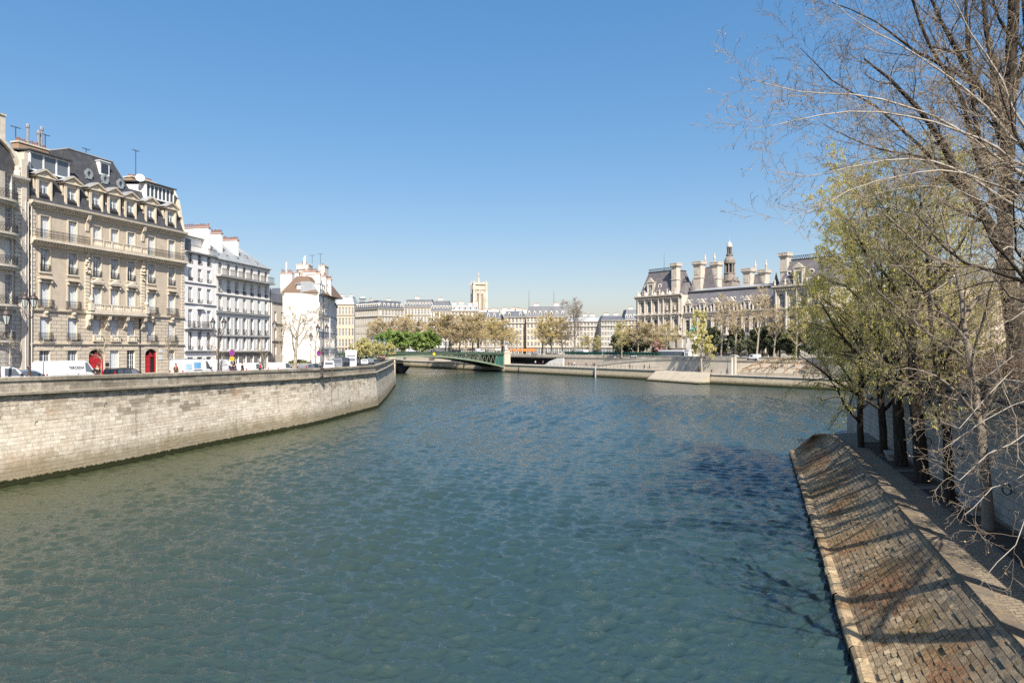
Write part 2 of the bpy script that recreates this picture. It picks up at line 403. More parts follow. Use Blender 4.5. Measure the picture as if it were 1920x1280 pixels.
# ================================================================ SETTING
def dens(pts, step=3.0, closed=False):
    """Catmull-Rom through n-D points"""
    out = []; n = len(pts)
    for i in range(n-1):
        p0 = pts[max(i-1, 0)]; p1 = pts[i]; p2 = pts[i+1]; p3 = pts[min(i+2, n-1)]
        L = math.dist(p1, p2); k = max(1, int(L/step))
        for j in range(k):
            t = j/k
            out.append(tuple(.5*((2*b)+(-a+c)*t+(2*a-5*b+4*c-d)*t*t+(-a+3*b-3*c+d)*t**3) for a, b, c, d in zip(p0, p1, p2, p3)))
    out.append(tuple(pts[-1])); return out
def sweep(mb, pts, prof, side=1):
    """pts (x,y,top); prof [(offset outwards, z, mat)] with z measured from top if string '-1.4'"""
    n = len(pts); nor = []
    for i in range(n):
        a = Vector(pts[max(i-1, 0)][:2]); b = Vector(pts[min(i+1, n-1)][:2]); d = (b-a).normalized()
        nor.append(Vector((d.y, -d.x))*side)
    u = 0
    for i in range(n-1):
        a, b = pts[i], pts[i+1]; du = math.dist(a[:2], b[:2]); vv = 0
        def pt(p, nn, q):
            z = p[2]+float(q[1]) if isinstance(q[1], str) else q[1]
            return (p[0]+nn.x*q[0], p[1]+nn.y*q[0], z)
        for q0, q1 in zip(prof, prof[1:]):
            A, B, C, D = pt(a, nor[i], q0), pt(b, nor[i+1], q0), pt(b, nor[i+1], q1), pt(a, nor[i], q1)
            flat = abs(A[2]-D[2]) < 1e-3
            if flat: dv = abs(q0[0]-q1[0]); uv = ((u, vv), (u+du, vv), (u+du, vv+dv), (u, vv+dv))
            else: uv = ((u, A[2]), (u+du, B[2]), (u+du, C[2]), (u, D[2]))
            mb.quad(A, B, C, D, q1[2], uv) if side > 0 else mb.quad(B, A, D, C, q1[2], (uv[1], uv[0], uv[3], uv[2]))
        u += du
# ---- river water
def waterM():
    m, nt, b = _new('river water'); b.inputs['Base Color'].default_value = (.016, .042, .030, 1)
    b.inputs['Roughness'].default_value = .02; b.inputs['IOR'].default_value = 1.5
    co = _n(nt, 'ShaderNodeTexCoord').outputs['Object']
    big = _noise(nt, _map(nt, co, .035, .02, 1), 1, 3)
    # lit left bank's reflection painted into the base colour as olive, channel blue green
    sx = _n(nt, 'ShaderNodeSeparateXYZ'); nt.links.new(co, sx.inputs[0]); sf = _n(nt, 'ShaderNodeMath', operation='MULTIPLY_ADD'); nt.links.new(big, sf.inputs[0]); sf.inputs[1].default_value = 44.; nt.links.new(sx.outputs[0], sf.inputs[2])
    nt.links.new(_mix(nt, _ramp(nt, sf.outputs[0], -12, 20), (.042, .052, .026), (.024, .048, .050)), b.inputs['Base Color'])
    sy = _n(nt, 'ShaderNodeSeparateXYZ'); nt.links.new(co, sy.inputs[0]); rg = _n(nt, 'ShaderNodeMapRange'); rg.inputs[1].default_value = 45; rg.inputs[2].default_value = 200; rg.inputs[3].default_value = .025; rg.inputs[4].default_value = .15; nt.links.new(sy.outputs[1], rg.inputs[0]); nt.links.new(rg.outputs[0], b.inputs['Roughness'])
    gust = _ramp(nt, _noise(nt, _map(nt, co, .05, .018, 1), 1, 4), .35, .65)
    n1 = _noise(nt, _map(nt, co, .6, 1.0, 1), 2.2, 5, .62)
    n2 = _noise(nt, _map(nt, co, 1.4, 2.2, 1), 3.6, 4, .65)
    n3 = _noise(nt, _map(nt, co, .10, .22, 1), 1.0, 3)
    def mul(a, k):
        x = _n(nt, 'ShaderNodeMath', operation='MULTIPLY'); nt.links.new(a, x.inputs[0])
        if isinstance(k, float): x.inputs[1].default_value = k
        else: nt.links.new(k, x.inputs[1])
        return x.outputs[0]
    def add(a, b_):
        x = _n(nt, 'ShaderNodeMath', operation='ADD'); nt.links.new(a, x.inputs[0]); nt.links.new(b_, x.inputs[1]); return x.outputs[0]
    g2 = _n(nt, 'ShaderNodeMath', operation='MULTIPLY_ADD'); nt.links.new(gust, g2.inputs[0]); g2.inputs[1].default_value = .75; g2.inputs[2].default_value = .55
    h = add(add(mul(n1, .085), mul(n2, .055)), mul(n3, .12)); h = mul(h, g2.outputs[0])
    bn = _n(nt, 'ShaderNodeBump'); bn.inputs['Strength'].default_value = 1.; bn.inputs['Distance'].default_value = 1.0
    nt.links.new(h, bn.inputs['Height']); nt.links.new(bn.outputs[0], b.inputs['Normal'])
    return m
def river():
    rs = np.random.RandomState(9)
    # distance rows get wider with distance; one sheet from bank to bank
    ys = [9.]
    while ys[-1] < 160: ys.append(ys[-1]+max(.075, .0032*ys[-1]))
    while ys[-1] < 760: ys.append(ys[-1]*1.06)
    ys = np.array([-60., -20.]+ys); nx = 900
    half = np.maximum(14+np.abs(ys)*.82, 30); half[ys > 200] = half[ys > 200]*1.3
    tx = np.linspace(-1, 1, nx)
    X = half[:, None]*tx[None]; Y = np.repeat(ys[:, None], nx, 1); Z = np.zeros_like(X)
    cell = np.gradient(ys)[:, None]; cx = half[:, None]*2/nx
    gust = .75+.35*np.sin(X*.045+1.3*np.sin(Y*.021))*np.sin(Y*.05+.9*np.sin(X*.03+1))+.12*np.sin(X*.19+Y*.07)
    dX = np.zeros_like(X); dY = np.zeros_like(X)
    for i in range(56):
        lam = .24*(1.8/.24)**(rs.rand()**1.15); k = 2*np.pi/lam; th = rs.normal(1.42, .5); kx, ky = k*np.cos(th), k*np.sin(th)
        a = .0145*lam**.9*rs.uniform(.6, 1.2); ph = rs.rand()*6.28
        fade = np.clip((lam/np.maximum(cell, cx*.5)-2.0)/2.4, 0, 1)*(Y > 5)
        arg = kx*X+ky*Y+ph+.6*np.sin(X*.13+i)+.5*np.sin(Y*.11+2*i); A = a*fade*gust
        Z += A*np.sin(arg); c = np.cos(arg)*A*.7; dX += c*kx/k; dY += c*ky/k
    V = np.stack([X+dX, Y+dY, Z], -1).reshape(-1, 3); ny = len(ys)
    idx = np.arange(ny*nx).reshape(ny, nx); Fq = np.stack([idx[:-1, :-1], idx[:-1, 1:], idx[1:, 1:], idx[1:, :-1]], -1).reshape(-1, 4)
    me = bpy.data.meshes.new('river_water'); me.vertices.add(len(V)); me.vertices.foreach_set('co', V.ravel().astype(np.float32))
    me.loops.add(len(Fq)*4); me.loops.foreach_set('vertex_index', Fq.ravel().astype(np.int32)); me.polygons.add(len(Fq))
    me.polygons.foreach_set('loop_start', np.arange(len(Fq), dtype=np.int32)*4); me.polygons.foreach_set('use_smooth', np.ones(len(Fq), bool))
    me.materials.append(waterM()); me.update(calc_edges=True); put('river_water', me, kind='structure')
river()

QUAYL = MB_('left quay masonry', (.72, .65, .53), (.52, .455, .36), (.34, .295, .23), .95, .36, uv=True, msize=.010, stain=.5, bump=.7, algae=1, grime=(3.2, 5.6), rust=1)
QUAYP = MB_('left quay parapet stone', (.42, .375, .30), (.34, .30, .24), (.16, .14, .11), 1.6, .62, uv=True, msize=.012, stain=.9, bump=.4)
QUAYC = M('coping stone', (.40, .37, .32), .9, .35, .9, .25)
LPTS = [(-47.5, 34, 8.95), (-44.6, 42, 8.82), (-40.1, 53.5, 8.66), (-37.0, 62.9, 8.52), (-33.0, 79.4, 8.28), (-30.6, 88, 8.17), (-28.1, 97.5, 8.06), (-26.3, 111, 7.93), (-25.1, 120, 7.86)]
LP = dens(LPTS, 2.5)+[(-24.6, 125.3, 7.82)]
LP2 = [(-24.6, 125.3, 7.82), (-27.5, 150, 7.84), (-30.8, 175, 7.86), (-34.2, 200.5, 7.88)]
mb = MB()
prof = [(0.0, -1., 3), (-.05, .2, 3), (-.50, '-1.50', 3), (-.20, '-1.44', 1), (-.16, '-1.22', 1), (-.50, '-1.18', 1), (-.52, '-.34', 1), (-.40, '-.32', 2), (-.40, '-.02', 2), (-.46, '0', 2), (-.95, '0', 2), (-.95, '-1.1', 1)]
sweep(mb, LP, prof); sweep(mb, LP2, prof)
lw = mb.build('quay_wall', [QUAYL, QUAYP, QUAYC, M('dark joints', (.17, .145, .11), 1, .3, 3)], label='long pale stone embankment wall with stained parapet and green waterline on the left bank', category='embankment wall')
def wallmat():
    m, nt, b = _new('weathered cream blocks'); b.inputs['Roughness'].default_value = .88; b.inputs['Specular IOR Level'].default_value = .2
    at = _n(nt, 'ShaderNodeAttribute'); at.attribute_name = 'tone'; o = _n(nt, 'ShaderNodeTexCoord').outputs['Object']
    rp = _n(nt, 'ShaderNodeValToRGB'); nt.links.new(at.outputs['Fac'], rp.inputs[0]); e = rp.color_ramp.elements
    e[0].color = (.20, .175, .135, 1); e[1].color = (.82, .74, .61, 1); e.new(.35).color = (.36, .31, .235, 1); e.new(.55).color = (.63, .545, .42, 1)
    c = rp.outputs[0]
    c = _mix(nt, _ramp(nt, _noise(nt, o, 2.2, 7, .75), .42, .68), c, _mix(nt, .5, c, (.22, .19, .14)))
    sp = _n(nt, 'ShaderNodeSeparateXYZ'); nt.links.new(o, sp.inputs[0]); z = sp.outputs[2]
    st = _ramp(nt, _noise(nt, _map(nt, o, .9, .9, .11), 1.2, 6, .7), .54, .70); sm = _n(nt, 'ShaderNodeMath', operation='MULTIPLY'); sm.inputs[1].default_value = .55; nt.links.new(st, sm.inputs[0])
    c = _mix(nt, sm.outputs[0], c, (.20, .165, .12))
    ru = _ramp(nt, _noise(nt, _map(nt, o, .25, .25, .3), 1, 4), .57, .68); sm = _n(nt, 'ShaderNodeMath', operation='MULTIPLY'); sm.inputs[1].default_value = .4; nt.links.new(ru, sm.inputs[0])
    c = _mix(nt, sm.outputs[0], c, (.50, .30, .17))
    gq = _n(nt, 'ShaderNodeMath', operation='MULTIPLY_ADD'); nt.links.new(_noise(nt, _map(nt, o, .5, .5, .35), 1.3, 5, .7), gq.inputs[0]); gq.inputs[1].default_value = 5.; nt.links.new(z, gq.inputs[2])
    gm = _n(nt, 'ShaderNodeMath', operation='MULTIPLY'); nt.links.new(_ramp(nt, gq.outputs[0], 7.4, 9.6), gm.inputs[0]); nt.links.new(_ramp(nt, _noise(nt, _map(nt, o, 1.2, 1.2, 2.6), 2.2, 6, .8), .42, .58), gm.inputs[1])
    c = _mix(nt, gm.outputs[0], c, (.25, .215, .165))
    def zn(k, sc_): 
        q = _n(nt, 'ShaderNodeMath', operation='MULTIPLY_ADD'); nt.links.new(_noise(nt, _map(nt, o, 1, 1, .6), sc_, 6, .75), q.inputs[0]); q.inputs[1].default_value = k; nt.links.new(z, q.inputs[2]); return q.outputs[0]
    c = _mix(nt, _ramp(nt, zn(-2.6, .5), .0, 1.3), _mix(nt, .75, c, (.21, .17, .095)), c)
    c = _mix(nt, _ramp(nt, zn(-.75, 2.5), .12, .2), (.028, .032, .012), c)
    nt.links.new(c, b.inputs['Base Color'])
    bn = _n(nt, 'ShaderNodeBump'); bn.inputs['Strength'].default_value = .8; bn.inputs['Distance'].default_value = .04; nt.links.new(_noise(nt, o, 5, 7, .75), bn.inputs['Height']); nt.links.new(bn.outputs[0], b.inputs['Normal'])
    return m
WALLB = wallmat()
from mathutils import noise as mno
def block_face(pts, z0, topoff, seed, rowh=.36, off0=.03, off1=-.47, side=1, lmin=.45, lmax=1.35):
    "individual stones laid in courses on a battered wall face"
    rr = random.Random(seed); V = []; Fc = []; T = []
    cum = [0.]
    for a, b in zip(pts, pts[1:]): cum.append(cum[-1]+math.dist(a[:2], b[:2]))
    cx, cy, cz = [p[0] for p in pts], [p[1] for p in pts], [p[2] for p in pts]
    def pt(u, z, h):
        x, y, t = np.interp(u, cum, cx), np.interp(u, cum, cy), np.interp(u, cum, cz); e = .6
        dx, dy = np.interp(u+e, cum, cx)-np.interp(u-e, cum, cx), np.interp(u+e, cum, cy)-np.interp(u-e, cum, cy); m = math.hypot(dx, dy); nx, ny = dy/m*side, -dx/m*side
        zz = min(z, t+topoff); o = off0+(off1-off0)*max(0, (zz-.2)/(t+topoff-.2))+h
        return (x+nx*o, y+ny*o, zz)
    L = cum[-1]; r = 0; z = z0; zt = max(cz)+topoff
    while z < zt-.05:
        h_ = rowh*rr.uniform(.85, 1.15); u = -rr.random()
        while u < L-.05:
            u1 = min(L, u+rr.uniform(lmin, lmax)); ua = max(0, u); t = np.interp(ua, cum, cz)+topoff
            if z < t-.04 and u1-ua > .08:
                g = .007; h = rr.uniform(-.012, .014)-(.03 if rr.random() < .01 else 0); n = len(V)
                cs = [(ua+g, z+g), (u1-g, z+g), (u1-g, z+h_-g), (ua+g, z+h_-g)]
                V += [pt(a, b, h+rr.uniform(-.006, .006)) for a, b in cs]+[pt(a, b, -.09) for a, b in cs]
                dep = t-z; big = mno.noise((ua*.16, z*.45, seed)); mid = mno.noise((ua*.6, z*1.2, seed+5))
                grime = max(0, min(1, (2.9-dep)/2.0+big*1.9+mid*1.1))
                tone = rr.gauss(.78, .13)-grime*rr.choice((.05, .15, .3, .45)); tone = max(0, min(1, tone))
                for q in ((0, 1, 2, 3), (0, 4, 5, 1), (1, 5, 6, 2), (2, 6, 7, 3), (3, 7, 4, 0)): Fc.append(tuple(n+i for i in (q if side > 0 else q[::-1]))); T.append(tone if q[1] == 1 else .15)
            u = u1
        z += h_
    me = bpy.data.meshes.new('stone_courses'); me.from_pydata(V, [], Fc); me.materials.append(WALLB)
    at = me.attributes.new('tone', 'FLOAT', 'FACE'); at.data.foreach_set('value', T); return me
def bands(pts, seed, side=1):
    rr = random.Random(seed); V = []; Fc = []; T = []; cum = [0.]
    for a, b in zip(pts, pts[1:]): cum.append(cum[-1]+math.dist(a[:2], b[:2]))
    cx, cy, cz = [p[0] for p in pts], [p[1] for p in pts], [p[2] for p in pts]; L = cum[-1]
    def pt(u, zr, o):
        x, y, t = np.interp(u, cum, cx), np.interp(u, cum, cy), np.interp(u, cum, cz); e = .6
        dx, dy = np.interp(u+e, cum, cx)-np.interp(u-e, cum, cx), np.interp(u+e, cum, cy)-np.interp(u-e, cum, cy); m = math.hypot(dx, dy)
        return (x+dy/m*side*o, y-dx/m*side*o, t+zr)
    for loop, l0, l1, mu in (([(-.475, -1.18), (-.475, -.76)], .7, 1.6, .5), ([(-.475, -.75), (-.475, -.34)], .7, 1.6, .5), ([(-.5, -.33), (-.36, -.31), (-.36, -.03), (-.42, .02), (-.97, .02)], 1.1, 2.2, .4), ([(-.3, -1.44), (-.13, -1.42), (-.13, -1.24), (-.4, -1.19)], 1., 2., .42)):
        u = 0.
        while u < L-.1:
            u1 = min(L, u+rr.uniform(l0, l1)); j = rr.uniform(-.008, .008); n = len(V); k = len(loop)
            big = mno.noise((u*.12, 2., seed))*.3; tn = max(0, min(1, rr.gauss(mu, .11)+big))
            for uu in (u+.006, u1-.006): V += [pt(uu, z, o+j) for o, z in loop]
            for q in range(k-1): Fc.append((n+q, n+k+q, n+k+q+1, n+q+1)); T.append(tn)
            for base in (n, n+k):
                m0 = len(V); V += [pt(u+.006 if base == n else u1-.006, loop[0][1], -.6), pt(u+.006 if base == n else u1-.006, loop[-1][1], -.6)]; Fc.append(tuple(range(base, base+k))+(m0+1, m0)); T.append(.1)
            u = u1
    me = bpy.data.meshes.new('parapet_stones'); me.from_pydata(V, [], Fc); me.materials.append(PARB); at = me.attributes.new('tone', 'FLOAT', 'FACE'); at.data.foreach_set('value', T); return me
def parmat():
    m, nt, b = _new('stained parapet stone'); b.inputs['Roughness'].default_value = .9; b.inputs['Specular IOR Level'].default_value = .2
    at = _n(nt, 'ShaderNodeAttribute'); at.attribute_name = 'tone'; o = _n(nt, 'ShaderNodeTexCoord').outputs['Object']
    c = _mix(nt, at.outputs['Fac'], (.16, .14, .105), (.62, .55, .44))
    c = _mix(nt, _ramp(nt, _noise(nt, _map(nt, o, 1.3, 1.3, .7), 1.5, 7, .8), .45, .68), c, _mix(nt, .7, c, (.12, .105, .08)))
    c = _mix(nt, _ramp(nt, _noise(nt, o, 6, 6, .8), .5, .7), c, _mix(nt, .6, c, (.10, .09, .07)))
    nt.links.new(c, b.inputs['Base Color'])
    bn = _n(nt, 'ShaderNodeBump'); bn.inputs['Strength'].default_value = .8; bn.inputs['Distance'].default_value = .03; nt.links.new(_noise(nt, o, 7, 7, .75), bn.inputs['Height']); nt.links.new(bn.outputs[0], b.inputs['Normal']); return m
PARB = parmat()
put('parapet_stones', bands(LP, 5), lw); put('parapet_stones', bands(LP2, 6), lw)
put('stone_courses', block_face(LP, -.6, -1.5, 3), lw); put('stone_courses', block_face(LP2, -.6, -1.5, 8), lw)
rb = MB(); k = 20
for i in range(k):
    t0, t1 = 2*math.pi*i/k, 2*math.pi*(i+1)/k
    rb.bar((.2*math.cos(t0), 0, .24*math.sin(t0)-.22), (.2*math.cos(t1), 0, .24*math.sin(t1)-.22), .045)
rb.bar((0, .1, 0), (0, -.04, 0), .07); ringm = rb.mesh('mooring_ring', IRON)
for px, d, z in ((33, 56.2, 4.9), (204, 63.0, 5.9), (334, 71, 6.1), (440, 79.9, 6.05), (610, 98.3, 5.0), (648, 105, 5.6), (587, 95.5, 6.35), (553, 91.5, 4.4)):
    # nearest point of the wall
    x = (px-960)/F*d; b = min(LP, key=lambda q: abs(q[0]-x)+abs(q[1]-d))
    put('mooring_ring', ringm, lw, (b[0]-.02-.47*(z/7), b[1], z), rz=0).rotation_euler = (0, 0, R(90-12))
rs = MB(); rs.box(-.03, .03, -.03, .03, 0, 8.0); rs.box(-.02, .06, -.02, .05, 7.2, 8.05)
rs.build('rusty_pole', M('rusty iron', (.16, .06, .03), .8, .3, 4), lw, loc=(-27.35, 103.6, .1))
# pale quoin pier at the far end of the wall
q = MB()
for i in range(20): q.box(-.75-(i % 2)*.12, .75, -.6, .5, -.6+i*.42, -.19+i*.42)
q.box(-.95, .95, -.8, .7, 7.8, 8.15)
q.build('stone_pier', M('pale quoin stone', (.55, .47, .34), .8, .2, 2, .2), loc=(-35.4, 203, 0), label='pale banded stone pier where the left embankment wall meets the bridge', category='pier')
# ---- left bank road and pavement
def zroad(y): return np.interp(y, [30, 54, 80, 125, 210, 400], [7.95, 7.62, 7.3, 6.85, 6.95, 7.4])
g = MB(); ps = [(-47.5, 34), (-40.6, 53.5), (-33.5, 79.4), (-28.6, 97.5), (-25.1, 125.3), (-34.7, 200.5), (-49, 228), (-75, 268), (-160, 400), (-420, 900)]
for a, b in zip(ps, ps[1:]):
    za, zb = zroad(a[1]), zroad(b[1]); g.quad((a[0]-.4, a[1], za), (b[0]-.4, b[1], zb), (b[0]-900, b[1], zb), (a[0]-900, a[1], za))
g.build('left_bank_ground', ASPH, kind='structure')
g = MB()
for a, b in zip(ps[:4], ps[1:5]):
    za, zb = zroad(a[1])+.13, zroad(b[1])+.13
    g.quad((a[0]-.45, a[1], za), (b[0]-.45, b[1], zb), (b[0]-2.0, b[1], zb), (a[0]-2.0, a[1], za))
    g.quad((a[0]-2.0, a[1], za), (b[0]-2.0, b[1], zb), (b[0]-2.0, b[1], zb-.2), (a[0]-2., a[1], za-.2))
g.build('riverside_pavement', PAVE, kind='structure')
g = MB(); bl = [(-70.4, 35), (-56.2, 80), (-49.2, 102.7), (-44.4, 125.7)]
for a, b in zip(bl, bl[1:]):
    za, zb = zroad(a[1])+.13, zroad(b[1])+.13
    g.quad((a[0]-.3, a[1], za), (a[0]+3., a[1], za), (b[0]+3., b[1], zb), (b[0]-.3, b[1], zb))
    g.quad((a[0]+3, a[1], za), (a[0]+3., a[1], za-.2), (b[0]+3., b[1], zb-.2), (b[0]+3, b[1], zb))
g.build('house_pavement', PAVE, kind='structure')

# ---- right bank: far low quay, walls, plateau
FQ = [(100, 154), (85.6, 174), (60, 207), (48.7, 231), (30, 259.5), (-3.7, 311), (-59, 398), (-150, 560)]
RQ = [(112, 157), (96, 181), (70.5, 213.6), (58.7, 237.6), (40, 266), (-2.5, 331), (-49, 405), (-140, 566)]
QUAYR = MB_('right quay masonry', (.60, .51, .36), (.55, .46, .33), (.36, .30, .21), 1.2, .42, uv=True, msize=.02, stain=.35, bump=.4, algae=.8, grime=(3.6, 5.6))
QUAYRP = M('right quay coping', (.46, .42, .35), .9, .25, .6, .15, streak=.3)
RWALL = MB_('road retaining wall', (.74, .66, .53), (.70, .62, .50), (.36, .30, .21), 1.3, .45, uv=True, msize=.015, stain=.3, bump=.3)
def zq(p): return 2.9 if p[1] < 208 else 3.55
mb = MB()
A = [(p[0], p[1], 2.9) for p in FQ[:3]]
sweep(mb, dens(A, 6), [(.0, -1, 0), (-.25, '-.18', 0), (-.05, '-.16', 1), (-.05, '0', 1), (-.9, '.0', 1)], side=-1)
mb.build('low_quay_wall', [QUAYR, QUAYRP], label='grey topped low quay wall of the right bank behind the overhanging tree branches', category='quay wall')
mb = MB(); B = [(p[0], p[1], 3.55) for p in FQ[3:]]
sweep(mb, B, [(.0, -1, 0), (-.3, '-.3', 0), (-.0, '-.28', 1), (-.0, '0', 1), (-.9, '.0', 1)], side=-1)
fw = mb.build('low_quay_wall', [QUAYR, QUAYRP], label='long sandy low quay wall of the right bank running to the bridge foot', category='quay wall')
mk = MB(); mk.box(-.16, .16, -.12, .3, -.5, 4.2); mk.build('pale_gauge_board', M('gauge grey', (.42, .43, .42), .6, .1), fw, loc=(31.3, 256.7, 0), rz=R(-57))
mk = MB(); mk.box(-.14, .14, -.2, .1, -.5, 2.6); mk.build('fender_post', IRON, fw, loc=(3.0, 300.4, 0), rz=R(-57))
# sloping apron between the two walls
mb = MB(); a, b = Vector((60, 207)), Vector((48.7, 231)); d = (b-a).normalized(); nn = Vector((-d.y, d.x))   # towards river
if nn.x > 0: nn = -nn
for i in range(8):
    t0, t1 = i/8, (i+1)/8; p, q_ = a.lerp(b, t0), a.lerp(b, t1); L = (b-a).length
    for (o0, z0), (o1, z1) in zip([(4.4, -1), (4.4, .35), (3.7, .45), (0, 3.3), (-1, 3.4)], [(4.4, .35), (3.7, .45), (0, 3.3), (-1, 3.4), (-2, 3.4)]):
        mb.quad((p.x+nn.x*o0, p.y+nn.y*o0, z0), (p.x+nn.x*o1, p.y+nn.y*o1, z1), (q_.x+nn.x*o1, q_.y+nn.y*o1, z1), (q_.x+nn.x*o0, q_.y+nn.y*o0, z0), 0, ((L*t0, z0), (L*t0, z1), (L*t1, z1), (L*t1, z0)))
for p in (a, b):
    mb.poly([(p.x+nn.x*4.4, p.y+nn.y*4.4, -1), (p.x+nn.x*4.4, p.y+nn.y*4.4, .35), (p.x+nn.x*3.7, p.y+nn.y*3.7, .45), (p.x, p.y, 3.3), (p.x, p.y, -1)], 0, ((0, 0), (0, .35), (.7, .45), (4, 3.3), (4, -1)))
mb.build('quay_apron', MB_('apron stone', (.47, .41, .32), (.43, .375, .29), (.32, .28, .21), 2, .8, uv=True, msize=.012, stain=.3, bump=.2, algae=.5), label='pale sloping stone apron stepping into the river between the two right bank quay walls', category='quay slope')
g = MB()
for i in range(len(FQ)-1):
    a, b, c, d_ = FQ[i], FQ[i+1], RQ[i+1], RQ[i]
    za, zb = (2.88 if i < 2 else 3.5), (2.88 if i+1 < 3 else 3.5)
    if i == 2: za, zb = 2.88, 3.4
    g.quad((*a, za), (*b, zb), (*c, zb), (*d_, za))
g.build('low_quay', M('light quay paving', (.36, .33, .28), .9, .2, .3), kind='structure')
# rear retaining wall with the tunnel opening near the bridge
mb = MB(); C = [(p[0], p[1], 8.25) for p in RQ[:5]]
RP = [(-.0, 2., 0), (-.15, '-1.35', 0), (.12, '-1.3', 1), (.12, '-1.12', 1), (-.15, '-1.1', 1), (-.15, '-.22', 1), (-.02, '-.2', 1), (-.02, '0', 1), (-.55, '0', 1), (-.55, '-1.2', 1)]
sweep(mb, C, RP, side=-1); sweep(mb, [(p[0], p[1], 8.25) for p in RQ[5:]], RP, side=-1)
rw = mb.build('retaining_wall', [RWALL, QUAYRP], label='pale road retaining wall with parapet behind the far low quay', category='retaining wall')
a, b = Vector(RQ[5]), Vector(RQ[4]); L = (b-a).length; ang = math.atan2(b.y-a.y, b.x-a.x)
# the wall segment by the bridge, with the tunnel mouth cut in
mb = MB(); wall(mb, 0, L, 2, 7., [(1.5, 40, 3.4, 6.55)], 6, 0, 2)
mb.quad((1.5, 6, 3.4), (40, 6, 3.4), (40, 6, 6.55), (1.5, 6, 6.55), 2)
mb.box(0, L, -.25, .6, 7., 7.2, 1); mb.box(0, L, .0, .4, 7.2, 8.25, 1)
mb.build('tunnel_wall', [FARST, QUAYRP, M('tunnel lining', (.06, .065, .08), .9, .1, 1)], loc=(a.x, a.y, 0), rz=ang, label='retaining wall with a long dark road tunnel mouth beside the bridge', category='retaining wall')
# road and city plateau of the right bank
def PL(p): return (p[0], p[1], 8.45 if p[1] < 76 else 7.2)
poly = [(10.5, -5), (36.3, 73), (76, 112), (112, 157)]+RQ[1:]
g = MB(); ctr = (1500, 3000)
for a, b in zip(poly, poly[1:]): g.quad(PL((a[0]+.25, a[1]+.1)), (a[0]+3000, a[1]+.1, PL(a)[2]), (b[0]+3000, b[1]+.1, PL(b)[2]), PL((b[0]+.25, b[1]+.1)))
g.quad((-4000, 566, 7.2), (3200, 566, 7.2), (5500, 7000, 7.2), (-6000, 7000, 7.2))
g.build('right_bank_ground', M('street asphalt', (.10, .10, .10), .9, .2, .3), kind='structure')

# ---- right near quay: masonry slope, path, wall
AX = Vector((.3387, .9409)); NX = Vector((.9409, -.3387))     # along the quay (away), inland
def toe(y): return Vector((11.35+.36*(y-22.4), y))
def slopemat():
    m, nt, b = _new('embankment slope stones'); b.inputs['Roughness'].default_value = .9; b.inputs['Specular IOR Level'].default_value = .2
    at = _n(nt, 'ShaderNodeAttribute'); at.attribute_name = 'tone'
    tc = _n(nt, 'ShaderNodeTexCoord'); o = tc.outputs['Object']
    base = _mix(nt, at.outputs['Fac'], (.17, .115, .065), (.62, .47, .28)); am = _n(nt, 'ShaderNodeAttribute'); am.attribute_name = 'moss'
    s = _n(nt, 'ShaderNodeSeparateXYZ'); nt.links.new(o, s.inputs[0])
    z = s.outputs[2]
    # rusty moss in the middle of the slope, grey lichen above
    mid = _ramp(nt, z, .9, 1.5); hi = _ramp(nt, z, 2.9, 2.2)
    mm = _n(nt, 'ShaderNodeMath', operation='MULTIPLY'); nt.links.new(mid, mm.inputs[0]); nt.links.new(hi, mm.inputs[1])
    pat = _ramp(nt, _noise(nt, o, .45, 6, .75), .36, .50); m2 = _n(nt, 'ShaderNodeMath', operation='MULTIPLY'); nt.links.new(mm.outputs[0], m2.inputs[0]); nt.links.new(pat, m2.inputs[1])
    fine = _ramp(nt, _noise(nt, o, 9, 6, .8), .36, .56); m3 = _n(nt, 'ShaderNodeMath', operation='MULTIPLY'); nt.links.new(m2.outputs[0], m3.inputs[0]); nt.links.new(fine, m3.inputs[1])
    m3b = _n(nt, 'ShaderNodeMath', operation='MULTIPLY'); nt.links.new(am.outputs['Fac'], m3b.inputs[0]); nt.links.new(fine, m3b.inputs[1]); m3 = m3b
    moss = _mix(nt, _ramp(nt, _noise(nt, o, .35, 3), .4, .6), (.24, .10, .04), (.17, .115, .045))
    c = _mix(nt, m3.outputs[0], base, moss)
    up = _ramp(nt, z, 1.7, 2.5); f2 = _ramp(nt, _noise(nt, o, 2.5, 6, .8), .35, .65); m4 = _n(nt, 'ShaderNodeMath', operation='MULTIPLY'); nt.links.new(up, m4.inputs[0]); nt.links.new(f2, m4.inputs[1])
    c = _mix(nt, m4.outputs[0], c, (.13, .125, .11))
    dirt = _ramp(nt, _noise(nt, o, 2.6, 8, .85), .47, .64); md = _n(nt, 'ShaderNodeMath', operation='MULTIPLY'); md.inputs[1].default_value = .7; nt.links.new(dirt, md.inputs[0])
    c = _mix(nt, md.outputs[0], c, (.11, .088, .06))
    wet = _ramp(nt, z, .10, .42); c = _mix(nt, wet, (.022, .020, .012), c)
    nt.links.new(c, b.inputs['Base Color'])
    bn = _n(nt, 'ShaderNodeBump'); bn.inputs['Strength'].default_value = .9; bn.inputs['Distance'].default_value = .05
    nt.links.new(_noise(nt, o, 7, 8, .75), bn.inputs['Height']); nt.links.new(bn.outputs[0], b.inputs['Normal'])
    return m
from mathutils import noise as mno
SLOPE = slopemat()
